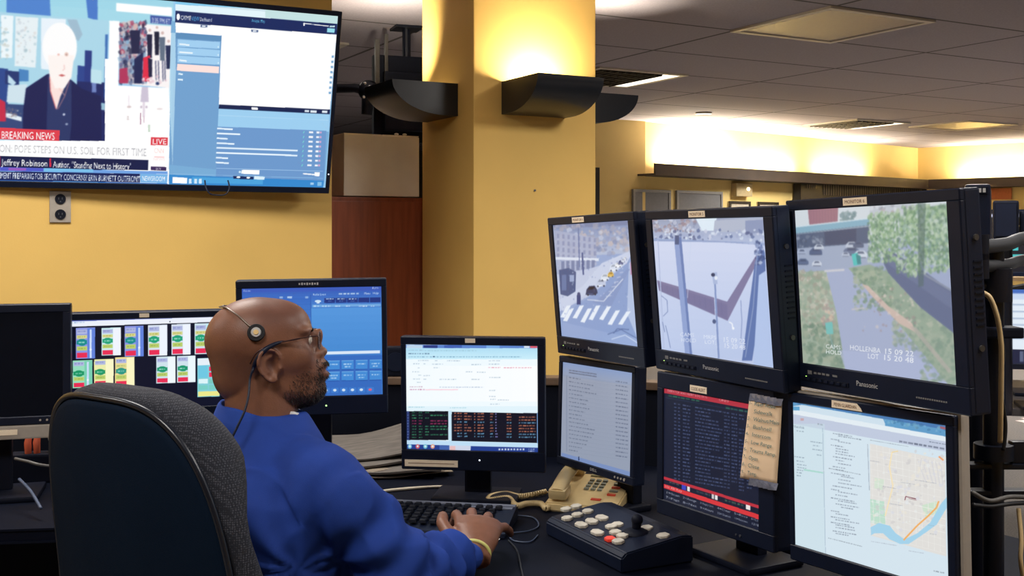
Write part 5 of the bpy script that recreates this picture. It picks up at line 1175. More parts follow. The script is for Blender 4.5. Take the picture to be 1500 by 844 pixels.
# ---- keyboard
KX = Vector((.984, -.176, 0)); 
KM = camT(-.225, 2.612, DZ+.002, math.atan2(-.176, .984))
r = empty('keyboard', KM, 'black computer keyboard with a grey top strip under the man\'s hand', 'keyboard')
mb = MB(); L_, D_ = .455, .175
prof = [(-D_/2, 0), (D_/2, 0), (D_/2, .030), (D_/2-.02, .033), (-D_/2+.03, .014), (-D_/2, .010)]
mb.prism([(-L_/2, y, z) for y, z in prof], (L_, 0, 0)); mb.build('body', BLK, r)
mb = MB(); mb.box((.0, D_/2-.012, .0335), (L_-.006, .019, .003), bevel=.001); mb.box((.165, D_/2-.03, .0315), (.11, .016, .003), bevel=.001); mb.build('top_strip', mat('blue grey plastic', (112, 118, 134), .4), r)
KEY = mat('black key caps', (10, 15, 28), .5, var=.05, spec=.25)
kb = bmesh.new(); bmesh.ops.create_cube(kb, size=1); bmesh.ops.scale(kb, vec=(.0155, .0155, .008), verts=kb.verts)
for v in kb.verts:
    if v.co.z > 0: v.co.x *= .78; v.co.y *= .78
bmesh.ops.bevel(kb, geom=kb.edges[:], offset=.001, segments=1, affect='EDGES')
kme = bpy.data.meshes.new('key'); kb.to_mesh(kme); kb.free(); kme.materials.append(KEY)
cnt = 0
for row in range(6):
    y = D_/2-.036-row*.0212; zz = .0315-(D_/2-.03-y)*.112+.004
    xs = []
    x = -L_/2+.016
    for k in range(17):
        if row == 0 and k in (1, 6, 11): x += .004
        if k == 14: x += .006
        xs.append(x); x += .0238
    for k, x in enumerate(xs):
        if row == 5 and k in (4, 5, 6, 7): continue
        o = bpy.data.objects.new('key', kme); COL.objects.link(o); o.parent = r
        s = 1.2 if 0 < k < 14 else 1.15
        if row == 5 and k == 3: o.location = (x+.0238*2.3, y, zz); o.scale = (7.0, 1.1, 1)
        else: o.location = (x, y, zz); o.scale = (s, 1.12, 1)
        cnt += 1
# paper under the keyboard's near edge
r = empty('paper_sheet', camT(-.13, 2.49, DZ+.0005, -.25), 'white paper edge showing under the keyboard near the wrist', 'paper')
mb = MB(); mb.box((0, 0, .0006), (.20, .10, .0008)); mb.build('sheet', mat('white paper', (226, 224, 220), .8), r)

# ---- telephone
PHC = mat('cream telephone plastic', (208, 184, 134), .42, var=.04); PHK = mat('grey green phone keys', (126, 130, 118), .5)
TM = camT(.205, 2.80, DZ+.001, math.atan2(-.36, .93)) @ Matrix.Scale(.98, 4)
r = empty('telephone', TM, 'cream desk telephone with handset and red lit keys under the grey list monitor', 'telephone')
mb = MB(); prof = [(-.105, 0), (.10, 0), (.10, .055), (.085, .060), (-.105, .022)]
mb.prism([(-.095, y, z) for y, z in prof], (.19, 0, 0)); bmesh.ops.bevel(mb.bm, geom=mb.bm.edges[:], offset=.004, segments=2, affect='EDGES'); mb.build('body', PHC, r)
def on_top(x, y, dz=0): return Vector((x, y, .022+(y+.105)*.2+dz))
sl = math.atan2(.2, 1)
HM = Matrix.Translation(on_top(-.062, 0, .022)) @ Matrix.Rotation(sl, 4, 'X')
mb = MB(); mb.tube(arc([(0, -.10, .004), (0, -.06, .014), (0, 0, .018), (0, .06, .014), (0, .10, .004)], 5), [(.021, .011)]*21, 16); mb.box((0, -.082, -.002), (.048, .05, .026), bevel=.009); mb.box((0, .082, -.002), (.048, .05, .026), bevel=.009)
mb.bm.transform(HM); mb.build('handset', PHC, r, smooth=True)
for row in range(4):
    for cl in range(3):
        mb = MB(); mb.box((0, 0, .002), (.0125, .0095, .005), bevel=.0012); mb.bm.transform(Matrix.Translation(on_top(-.012+cl*.018, .045-row*.018)) @ Matrix.Rotation(sl, 4, 'X')); mb.build('key', PHK, r)
for i in range(5):
    red = i in (2, 4)
    mb = MB(); mb.box((0, 0, .002), (.022, .008, .004), bevel=.001); mb.bm.transform(Matrix.Translation(on_top(.062, .055-i*.022)) @ Matrix.Rotation(sl, 4, 'X')); o = mb.build('line_key', mat('red phone key', (206, 70, 50), .5) if red else PHK, r)
mb = MB(); mb.box((0, 0, .0012), (.026, .010, .003), bevel=.001); mb.bm.transform(Matrix.Translation(on_top(.030, -.065)) @ Matrix.Rotation(sl, 4, 'X')); mb.build('line_key', mat('red phone key', (206, 70, 50), .5), r)
mb = MB(); mb.box((0, 0, .001), (.10, .015, .003), bevel=.001); mb.bm.transform(Matrix.Translation(on_top(.025, .078)) @ Matrix.Rotation(sl, 4, 'X')); mb.build('display_strip', mat('olive display', (136, 132, 96), .3), r)
# coiled cord
def coil(path, R, rr, turns):
    P = arc(path, 60); n = len(P); L_ = 0; out = []
    for i, p in enumerate(P):
        t = (P[min(i+1, n-1)]-P[max(i-1, 0)]).normalized(); x = t.cross(Vector((0, 0, 1))).normalized(); y = x.cross(t); a = 2*PI*turns*i/(n-1)
        out.append(p+x*math.cos(a)*R+y*math.sin(a)*R)
    return out
cp = [PZ(808, 737, DZ+.012), PZ(800, 745, DZ+.010), PZ(792, 738, DZ+.010), PZ(772, 738, DZ+.010), PZ(757, 741, DZ+.010), PZ(744, 730, DZ+.010), PZ(716, 733, DZ+.010), PZ(722, 726, DZ+.010), PZ(742, 723, DZ+.010), PZ(764, 727, DZ+.010), PZ(800, 720, DZ+.010)]
pts = coil(cp, .006, .0016, 120); o0 = pts[0].copy()
mb = MB(); mb.tube([p-o0 for p in pts], .0023, 5); tag(mb.build('coiled_cord', PHC, smooth='all', matrix=Matrix.Translation(o0)), 'cream coiled telephone cord looped on the desk', 'cord')
cable([PZ(548, 722, DZ+.005), PZ(575, 718, DZ+.005), PZ(625, 714, DZ+.004), PZ(655, 714, DZ+.004), PZ(682, 722, DZ+.004), PZ(712, 727, DZ+.004)], .0042, mat('off white cable', (206, 196, 176), .5), 'off white cable lying behind the keyboard')
cable([PZ(725, 762, DZ+.003), PZ(750, 756, DZ+.003), PZ(780, 758, DZ+.003), PZ(789, 770, DZ+.003), PZ(775, 778, DZ+.003), PZ(748, 782, DZ+.003), PZ(752, 792, DZ+.003), PZ(776, 794, DZ+.003), PZ(788, 784, DZ+.003)], .0018, mat('dim blue cable', (60, 72, 96), .4), 'thin dark cable looped on the desk beside the hand')
cable([PZ(745, 792, DZ+.003), PZ(757, 806, DZ+.003), PZ(762, 826, DZ+.003), PZ(768, 860, DZ+.003), PZ(768, 900, DZ+.003)], .0022, BCB, 'black cable running toward the near edge of the desk')

# ---- camera control keypad
u = Vector((.45, -.893)).normalized(); v_ = Vector((-u.y, u.x))
yaw = math.atan2(u.y, u.x)
r = empty('camera_keypad', camT(.078, 2.525, DZ+.001, yaw), 'black camera control keypad with white buttons and one red button', 'control keypad')
mb = MB(); Lk, Dk = .325, .18; prof = [(0, 0), (Dk, 0), (Dk, .055), (Dk-.03, .058), (.012, .040), (0, .030)]
mb.prism([(0, y, z) for y, z in prof], (Lk, 0, 0)); bmesh.ops.bevel(mb.bm, geom=mb.bm.edges[:], offset=.003, segments=2, affect='EDGES'); mb.build('body', BLK, r)
iv = r.matrix_world.inverted(); KPB = mat('worn white keys', (206, 200, 184), .5, var=.12, vscale=90)
def ktop(px, py):
    z = DZ+.05
    for _ in range(4):
        q = iv @ PZ(px, py, z); zl = .040+max(0, min(q.y, Dk)-.012)*.11; z = DZ+.001+zl
    q = iv @ PZ(px, py, z); return Vector((q.x, q.y, zl))
def kbtn(cx, cy, w, h, m, name='button', hh=.007):
    q = ktop(780+cx/4.852, 670+cy/4.852)
    mb = MB(); pts6 = [(-w/2, 0), (-w*.3, -h/2), (w*.3, -h/2), (w/2, 0), (w*.3, h/2), (-w*.3, h/2)]
    mb.prism([(a, b, 0) for a, b in pts6], (0, 0, hh)); bmesh.ops.bevel(mb.bm, geom=mb.bm.edges[:], offset=.0012, segments=1, affect='EDGES')
    mb.bm.transform(Matrix.Translation(q) @ Matrix.Rotation(math.radians(6), 4, 'X')); mb.build(name, m, r)
for cx, cy in ((240, 380), (312, 360), (395, 395), (320, 420), (248, 445), (605, 490), (640, 570), (560, 505), (590, 545), (610, 610)): kbtn(cx, cy, .028, .023, KPB)
for cx, cy in ((348, 492), (422, 467), (495, 442), (462, 547)): kbtn(cx, cy, .040, .022, KPB)
kbtn(552, 592, .026, .021, mat('red key', (232, 70, 48), .45, emit=(232, 60, 40), es=.25))
for cx, cy in ((812, 515), (930, 570)): kbtn(cx, cy, .029, .025, KPB)
q = ktop(780+735/4.852, 670+540/4.852); mb = MB(); mb.ball(q, (.030, .030, .012)); mb.cyl(q, q+Vector((.004, 0, .026)), .008, .011, n=14); mb.ball(q+Vector((.005, 0, .030)), (.013, .013, .012)); mb.build('joystick', BLK2, r, smooth=True)
mb = MB()
for cx, cy in ((475, 385), (585, 435), (840, 480), (850, 605)):
    q = ktop(780+cx/4.852, 670+cy/4.852); mb.box(q+Vector((0, 0, .0006)), (.030, .004, .0008))
mb.build('printed_legend', mat('dim green print', (96, 110, 84), .6), r)

# ---- papers between the man and the centre monitor
PAP = mat('newsprint', (104, 98, 92), .85, var=.25, vscale=16, stretch=(1, 6, 1))
PAP2 = mat('pale paper', (140, 128, 112), .85, var=.08, vscale=12)
r = empty('paper_stack', camT(-.43, 3.20, DZ+.001, .12), 'untidy stack of newspapers on the desk left of the centre monitor', 'papers')
def sheet(name, cx, cy, w, d, z0, rot, tilt, m, curl=.02, th=.006):
    mb = MB(); nx, ny = 10, 7; V = []
    for i in range(ny+1):
        row = []
        for j in range(nx+1):
            x = (j/nx-.5)*w; y = (i/ny-.5)*d; row.append((x, y, curl*(j/nx)**2*(.5+.5*i/ny)+.003*math.sin(j*.9+i)))
        V.append(row)
    lo = [[mb.bm.verts.new(p) for p in row] for row in V]; hi = [[mb.bm.verts.new((p[0], p[1], p[2]+th)) for p in row] for row in V]
    for i in range(ny):
        for j in range(nx):
            mb.bm.faces.new((lo[i][j], lo[i+1][j], lo[i+1][j+1], lo[i][j+1])); mb.bm.faces.new((hi[i][j], hi[i][j+1], hi[i+1][j+1], hi[i+1][j]))
    for i in range(ny):
        for j in (0, nx): mb.bm.faces.new((lo[i][j], lo[i+1][j], hi[i+1][j], hi[i][j]))
    for j in range(nx):
        for i in (0, ny): mb.bm.faces.new((lo[i][j], lo[i][j+1], hi[i][j+1], hi[i][j]))
    mb.bm.transform(Matrix.Translation((cx, cy, z0)) @ Matrix.Rotation(rot, 4, 'Z') @ Matrix.Rotation(tilt, 4, 'X')); mb.build(name, m, r, smooth=True)
sheet('sheet', .06, -.0, .36, .24, .004, .1, .0, PAP2, .01, .003); sheet('sheet', .05, .0, .36, .24, .016, -.12, .02, PAP, .015, .006); sheet('sheet', -.02, .03, .38, .24, .030, .16, .05, PAP, .03, .006); sheet('sheet', -.05, -.05, .30, .16, .012, .3, .0, PAP2, .008)
sheet('sheet', .01, .06, .34, .22, .050, -.05, .14, PAP, .06, .005)

# ---- connectors hanging behind the left monitor
r = empty('power_strip', camT(-1.32, 3.07, DZ+.001, .2), 'dark power strip with orange and white plugs under the left edge monitor', 'power strip')
mb = MB(); mb.box((0, 0, .04), (.30, .06, .08), bevel=.006); mb.build('body', BLK2, r)
for x, m, nm in ((-.035, 'o', 'orange_plug'), (-.012, 'o', 'orange_plug'), (.035, 'w', 'white_plug')):
    mb = MB()
    if m == 'o': mb.tube([(x, -.01, .08), (x, -.015, .11), (x+.003, 0, .15)], [.009, .010, .006], 12)
    else: mb.tube([(x+.012, -.01, .085), (x, -.012, .12), (x-.012, -.002, .155)], [.018, .017, .013], 14)
    mb.build(nm, mat('orange plug plastic', (206, 96, 66), .5) if m == 'o' else WHT, r, smooth=True)
cable([PX(22, 672, 2.78), PX(40, 676, 2.77), PX(58, 681, 2.77), PX(84, 684, 2.80)], .004, GCB, 'grey cable below the orange plugs at the left edge')
cable([PX(28, 702, 2.74), PX(45, 720, 2.7), PX(60, 745, 2.65)], .004, mat('dim blue cable', (60, 72, 96), .4), 'dim blue cable on the desk at the left edge')
# small dark object between the left and the card monitor
r = empty('rail_clip', camT(-1.40, 3.40, .975, .2), 'small grey box on the console rail between the two left monitors', 'box')
mb = MB(); mb.box((0, 0, .018), (.05, .04, .035), bevel=.004); mb.build('body', GREYM, r)
mb = MB(); mb.box((0, -.021, .018), (.03, .003, .02)); mb.build('front_panel', BLK2, r)
# ================================================================ the seated man
AL = math.radians(15)
HF = Vector((math.cos(AL), math.sin(AL), 0)); HL = Vector((-math.sin(AL), math.cos(AL), 0)); HU = Vector((0, 0, 1))
HO = Vector((-.4776, 2.137, 1.178))                    # between the ears, photographer's frame
def hp(X, Y, Z): return HO + HF*(X/100) + HL*(Y/100) + HU*(Z/100)
def ell(P, c, r, rot=0.0):
    q = P-np.array(c, float)
    if rot:
        a = math.radians(rot); x = q[..., 0]*math.cos(a)+q[..., 2]*math.sin(a); z = -q[..., 0]*math.sin(a)+q[..., 2]*math.cos(a); q = np.stack([x, q[..., 1], z], -1)
    r = np.array(r, float); k0 = np.linalg.norm(q/r, axis=-1); k1 = np.linalg.norm(q/(r*r), axis=-1)+1e-9
    return k0*(k0-1)/k1
def smin(a, b, k): h = np.clip(.5+.5*(b-a)/k, 0, 1); return b*(1-h)+a*h-k*h*(1-h)
def smax(a, b, k): return -smin(-a, -b, k)
def head_sdf(P):
    Pm = P.copy(); Pm[..., 1] = np.abs(Pm[..., 1])
    d = ell(P, (-1.9, 0, 4.2), (10.1, 7.6, 8.3))
    d = smin(d, ell(P, (2.6, 0, 6.6), (5.6, 6.2, 5.0)), 1.5)
    d = smin(d, ell(P, (-4.8, 0, -2.0), (5.8, 5.9, 6.2)), 2.0)
    d = smin(d, ell(P, (2.2, 0, .6), (6.4, 6.3, 7.6)), 2.0)
    d = smin(d, ell(P, (6.0, 0, -2.4), (4.9, 4.6, 4.4)), 1.6)
    d = smin(d, ell(P, (6.2, 0, -6.0), (4.6, 4.4, 3.1)), 1.6)
    d = smin(d, ell(P, (1.5, 0, -5.0), (5.8, 5.8, 4.4)), 2.0)
    d = smin(d, ell(Pm, (4.8, 4.2, 1.2), (3.2, 1.9, 2.2)), 2.4)     # cheek bones
    d = smin(d, ell(Pm, (6.3, 2.8, 6.1), (2.0, 3.1, 1.0)), 1.0)     # brow
    d = smax(d, -ell(Pm, (9.0, 3.3, 4.3), (2.3, 1.7, 1.35)), .9)    # sockets
    d = smin(d, ell(Pm, (6.9, 3.2, 4.3), (1.35, 1.35, 1.2)), .25)
    d = smin(d, ell(P, (9.1, 0, 3.5), (1.35, 1.0, 2.9), -20), .9)   # bridge
    d = smin(d, ell(P, (10.0, 0, 1.5), (1.6, 1.35, 1.1)), .9)       # tip
    d = smin(d, ell(Pm, (9.4, 1.4, 1.1), (1.2, .75, .85)), .5)    # wings
    d = smin(d, ell(P, (10.2, 0, -1.0), (1.5, 2.4, 1.1)), .9)
    d = smin(d, ell(P, (10.4, 0, -2.9), (1.6, 2.2, 1.0)), .7)
    d = smax(d, -ell(P, (12.2, 0, -1.9), (1.4, 3.0, .28)), .25)     # mouth line
    d = smin(d, ell(P, (9.5, 0, -5.6), (1.7, 2.1, 1.6)), .8)
    return d
def head_mesh(nu=150, nv=110, mb=None):
    c = np.array([.8, 0, 1.0]); th = np.arange(nu)/nu*2*PI; ph = (np.arange(1, nv))/nv*PI
    T, Ph = np.meshgrid(th, ph); D = np.stack([np.sin(Ph)*np.cos(T), np.sin(Ph)*np.sin(T), np.cos(Ph)], -1)
    D = np.concatenate([D.reshape(-1, 3), [[0, 0, 1], [0, 0, -1]]])
    t = np.full(len(D), 19.0)
    for _ in range(90):
        t = t - np.clip(head_sdf(c+D*t[:, None]), -.4, 1.5)*.7
    P = c+D*t[:, None]
    vs = [mb.bm.verts.new(hp(*p)) for p in P]; n = nv-1
    for i in range(n-1):
        for j in range(nu):
            a, b = i*nu+j, i*nu+(j+1) % nu; mb.bm.faces.new((vs[a], vs[a+nu], vs[b+nu], vs[b]))
    for j in range(nu):
        mb.bm.faces.new((vs[-2], vs[j], vs[(j+1) % nu])); mb.bm.faces.new((vs[-1], vs[(n-1)*nu+(j+1) % nu], vs[(n-1)*nu+j]))
def ear(mb, s):
    # s=-1: right ear (towards the camera); helix, antihelix, concha, lobe
    def q(x, z, o): return hp(.5+x*1.12, s*(6.9+o*1.1), -.2+z*.98)
    hx = [(1.3, .6, .0), (1.0, 2.0, .6), (.3, 3.0, 1.1), (-.9, 3.3, 1.5), (-2.0, 2.6, 1.9), (-2.4, 1.2, 2.1), (-2.2, -.4, 1.9), (-1.5, -1.7, 1.5), (-.6, -2.7, 1.0), (.3, -3.0, .6), (.9, -2.4, .25)]
    mb.tube(arc([q(*p) for p in hx], 4), [.0034]*len(arc([q(*p) for p in hx], 4)), 8)
    ah = [(-.1, 2.0, .7), (-1.1, 1.5, 1.1), (-1.3, .2, 1.2), (-.9, -.9, 1.0), (-.2, -1.4, .6)]
    P = arc([q(*p) for p in ah], 4); mb.tube(P, [.0030]*len(P), 8)
    # thin shell behind
    vs = []
    out = [(1.1, .6), (.9, 1.8), (.2, 2.8), (-.9, 3.1), (-1.9, 2.4), (-2.3, 1.2), (-2.1, -.4), (-1.4, -1.7), (-.5, -2.7), (.4, -2.8), (.9, -2.2), (1.2, -.9)]
    fr = [mb.bm.verts.new(q(x, z, .35+max(0, (.9-x))*.48)) for x, z in out]; bk = [mb.bm.verts.new(q(x*.8+.2, z*.85, -.6)) for x, z in out]
    cf = mb.bm.verts.new(q(.1, .1, -.1)); cb = mb.bm.verts.new(q(.1, .1, -1.0)); n = len(out)
    for k in range(n):
        mb.bm.faces.new((fr[k], fr[(k+1) % n], cf)); mb.bm.faces.new((bk[(k+1) % n], bk[k], cb)); mb.bm.faces.new((fr[k], bk[k], bk[(k+1) % n], fr[(k+1) % n]))
    mb.ball(q(1.25, -.5, .15), (.0045, .0045, .0065), 10, 8)       # tragus
    mb.ball(q(.2, -2.5, .55), (.0075, .004, .0075), 10, 8)         # lobe
NB = Vector((-.487, 2.132, 1.05))                     # neck base
FT = Vector((.66, .75, 0)).normalized(); RT = Vector((FT.y, -FT.x, 0))
PELV = NB + FT*-.13 + Vector((0, 0, -.50))
def torso_rings(grow=0.0, zlist=None, n=40):
    S = [(1.078, .074, .070, .000), (1.058, .094, .080, -.002), (1.035, .120, .090, -.004), (1.008, .150, .100, -.008), (.978, .195, .118, -.014), (.940, .222, .135, -.020), (.88, .232, .148, -.028), (.80, .226, .150, -.045), (.71, .214, .150, -.070), (.62, .212, .155, -.095), (.55, .218, .160, -.115)]
    R = []
    for z, rx, ry, fo in S:
        c = Vector((NB.x, NB.y, 0)) + FT*fo; rr = []
        for k in range(n):
            a = 2*PI*k/n; e = 2.4; ca, sa = math.cos(a), math.sin(a)
            x = abs(ca)**(2/e)*(1 if ca > 0 else -1)*(rx+grow); y = abs(sa)**(2/e)*(1 if sa > 0 else -1)*(ry+grow)
            p = c + RT*x + FT*y; rr.append((p.x, p.y, z))
        R.append(rr)
    return R
SHR = Vector((-.330, 1.985, .958)); ELR = Vector((-.188, 2.010, .806)); WRR = Vector((-.076, 2.232, .770))
SHL = NB - RT*.195 + Vector((0, 0, -.088)); ELL = SHL + FT*.10 - RT*.06 + Vector((0, 0, -.215)); WRL = ELL + FT*.20 + RT*.02 + Vector((0, 0, .04))
HIPR = PELV + RT*.095; HIPL = PELV - RT*.095; KNR = HIPR + FT*.43 + Vector((0, 0, -.02)) + RT*.03; KNL = HIPL + FT*.43 + Vector((0, 0, -.02)) - RT*.04
ANR = KNR + FT*-.02 + Vector((0, 0, -.42)); ANL = KNL + FT*.03 + Vector((0, 0, -.42))
def limb(mb, pts, radii, n=20):
    P = [Vector(p) for p in pts]; PP = []; RR = []
    for i in range(len(P)-1):
        for k in range(6):
            t = k/6; RR.append(radii[i]*(1-t)+radii[i+1]*t)
    RR.append(radii[-1]); PP = arc(P, 6); mb.tube(PP, RR, n)
def hand(mb, W, fw, up, side, curl, scale=1.0, thumb=False):
    """palm and five fingers; fw: pointing on from the wrist, up: back of the hand, side: towards the little finger"""
    k_ = scale; fw0, up0, sd0 = fw.copy(), up.copy(), side.copy(); fw, up, side = fw*k_, up*k_, side*k_
    n = 20
    secs = [(-.015, .026, .021), (.01, .028, .020), (.035, .037, .018), (.065, .042, .0165), (.090, .041, .0145), (.100, .038, .011)]
    R = []
    for t, a, b in secs:
        c = W + fw*t + side*.003 + up*(.004*math.sin(max(t, 0)/.1*PI)); R.append([tuple(c + side*math.cos(2*PI*k/n)*a + up*math.sin(2*PI*k/n)*b) for k in range(n)])
    mb.rings(R)
    spec = [(-.031, .045, .026, .020, .0098, -.26 if thumb else -.1), (-.010, .050, .030, .022, .0100, -.06 if thumb else -.02), (.012, .046, .028, .021, .0095, .18 if thumb else .06), (.032, .038, .024, .020, .0088, .75 if thumb else .22)]
    out = []
    for i, (s, a, b, c_, r, spread) in enumerate(spec):
        base = W + fw*(.086-(.010 if i == 3 else 0)-(.003 if i == 0 else 0)) + side*s + up*.003
        a, b, c_, r = a*k_, b*k_, c_*k_, r*k_; d = (fw0 + sd0*spread).normalized(); cu = curl[i]
        d1 = (d*math.cos(cu[0]) - up0*math.sin(cu[0])); d2 = (d*math.cos(cu[0]+cu[1]) - up0*math.sin(cu[0]+cu[1])); d3 = (d*math.cos(sum(cu)) - up0*math.sin(sum(cu)))
        p1 = base + d1*a; p2 = p1 + d2*b; p3 = p2 + d3*c_
        rr = [r*1.12, r*1.0, r*1.08, r*.92, r*.98, r*.86, r*.72, r*.3]
        mb.tube([base-fw*.02, base + d1*a*.5, p1, p1 + d2*b*.5, p2, p2+d3*c_*.5, p3-d3*.003, p3+d3*.002], rr, 12); out.append((p3, d3))
    tb = W + fw*.022 - side*.026 - up*.004; t1 = W + fw*.052 - side*.050 - up*.006; t2 = t1 + (fw0*.80-sd0*.42+up0*.02).normalized()*.034*k_; t3 = t2 + (fw0*.98-sd0*.02-up0*.14).normalized()*.028*k_
    mb.tube([W+fw*.01-side*.008, tb, t1, (t1+t2)/2, t2, (t2+t3)/2, t3, t3+(t3-t2)*.06], [q_*k_ for q_ in (.014, .0175, .0135, .0120, .0118, .0112, .0092, .004)], 12)
    return out, t3
# ---- body: one surface
mb = MB(); head_mesh(mb=mb); ear(mb, -1); ear(mb, 1)
nk = []
for X, Z, rx, ry in ((-1.6, 1.0, 6.4, 5.6), (-1.5, -3, 6.7, 6.0), (-1.3, -6, 6.9, 6.4), (-1.2, -9, 7.0, 6.7), (-1.4, -12, 7.0, 7.0), (-1.8, -15, 7, 7.5)):
    nk.append([tuple(hp(X+rx*math.cos(2*PI*k/32), ry*math.sin(2*PI*k/32), Z)) for k in range(32)])
mb.rings(nk); mb.rings(torso_rings(-.012))
limb(mb, [NB+RT*.08+Vector((0, 0, -.07)), SHR, (SHR+ELR)/2+Vector((.004, 0, 0)), ELR, (ELR+WRR)/2+Vector((.004, 0, .004)), WRR, WRR+(WRR-ELR).normalized()*.012], [.05, .056, .047, .038, .036, .025, .026])
limb(mb, [NB-RT*.08+Vector((0, 0, -.07)), SHL, (SHL+ELL)/2, ELL, (ELL+WRL)/2, WRL, WRL+(WRL-ELL).normalized()*.012], [.05, .056, .047, .038, .036, .025, .026])
fw = Vector((.03, .90, .40)).normalized(); sd = Vector((.98, -.02, -.16)); sd = (sd-fw*sd.dot(fw)).normalized(); up = sd.cross(fw).normalized()
if up.z < 0: up = -up
tips, tt = hand(mb, WRR, fw, up, sd, [(.42, .85, .45), (.34, .85, .5), (.38, .8, .5), (.46, .35, .2)], scale=1.14, thumb=True)
fwl = (WRL-ELL).normalized(); sdl = -RT; sdl = (sdl-fwl*sdl.dot(fwl)).normalized(); upl = fwl.cross(sdl).normalized()
if upl.z < 0: upl = -upl
hand(mb, WRL, (fwl+Vector((0, 0, -.15))).normalized(), upl, sdl, [(.3, .5, .3)]*4)
for H_, K_, A_ in ((HIPR, KNR, ANR), (HIPL, KNL, ANL)): limb(mb, [PELV+Vector((0, 0, .02)), H_, (H_+K_)/2, K_, (K_+A_)/2, A_, A_+FT*.06+Vector((0, 0, -.045))], [.10, .085, .072, .055, .052, .036, .034])
mb.bm.transform(ROT)
tmp = mb.build('tmp_body', BLK)
def remeshed(o, vox, smooth_it, fac=.5, deci=None):
    m = o.modifiers.new('r', 'REMESH'); m.mode = 'VOXEL'; m.voxel_size = vox
    if smooth_it: s = o.modifiers.new('s', 'SMOOTH'); s.iterations = smooth_it; s.factor = fac
    dg = bpy.context.evaluated_depsgraph_get(); me = bpy.data.meshes.new_from_object(o.evaluated_get(dg)); bpy.data.objects.remove(o); return me
me = remeshed(tmp, .0032, 3, .5)
SKIN = attr_mat('brown skin', rough=.46, spec=.4, bump=.35, bscale=420, sss=.12)
def vcol(me, fn):
    n = len(me.vertices); co = np.empty(n*3, np.float32); me.vertices.foreach_get('co', co); co = co.reshape(-1, 3).astype(float)
    ca = me.color_attributes.new('Col', 'FLOAT_COLOR', 'POINT'); c = np.ones((n, 4), np.float32); c[:, :3] = fn(co); ca.data.foreach_set('color', c.ravel())
def to_head(co):
    cx = co[:, 0]*CA-co[:, 1]*SA; d = co[:, 0]*SA+co[:, 1]*CA
    q = np.stack([cx, d, co[:, 2]], -1)-np.array(HO); return np.stack([q@np.array(HF), q@np.array(HL), q[:, 2]], -1)*100
def skin_col(co):
    h = to_head(co); c = np.tile(np.array([.200, .084, .048]), (len(co), 1))
    def mixc(w, col):
        nonlocal c
        w = np.clip(w, 0, 1)[:, None]; c = c*(1-w)+np.array(col)*w
    X, Y, Z = h[:, 0], h[:, 1], h[:, 2]; ay = np.abs(Y)
    face = (Z > -12)
    # shaven hair shadow over crown and sides, a stubble that is darker than the bare skin
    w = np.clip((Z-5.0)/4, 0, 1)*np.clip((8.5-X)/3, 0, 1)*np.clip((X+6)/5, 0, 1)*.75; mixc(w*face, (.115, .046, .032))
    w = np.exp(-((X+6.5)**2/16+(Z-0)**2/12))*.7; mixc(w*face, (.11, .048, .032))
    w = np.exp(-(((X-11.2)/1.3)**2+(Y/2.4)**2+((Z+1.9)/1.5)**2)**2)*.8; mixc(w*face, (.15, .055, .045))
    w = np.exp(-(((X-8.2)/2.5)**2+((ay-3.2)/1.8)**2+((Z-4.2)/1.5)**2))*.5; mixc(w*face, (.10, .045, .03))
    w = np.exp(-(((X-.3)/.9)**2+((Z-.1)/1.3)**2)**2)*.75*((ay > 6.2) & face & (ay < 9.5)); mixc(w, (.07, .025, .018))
    # knuckles a little darker
    return c
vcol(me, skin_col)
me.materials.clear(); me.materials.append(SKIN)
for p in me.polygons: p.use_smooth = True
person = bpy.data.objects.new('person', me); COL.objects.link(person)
tag(person, 'bald bearded man in a blue shirt seated facing right, hand on the keyboard', 'person')
def keep(o, name, m, smooth=True):
    me_ = o; me_.materials.clear(); me_.materials.append(m)
    for p in me_.polygons: p.use_smooth = smooth
    ob = bpy.data.objects.new(name, me_); COL.objects.link(ob); return ob
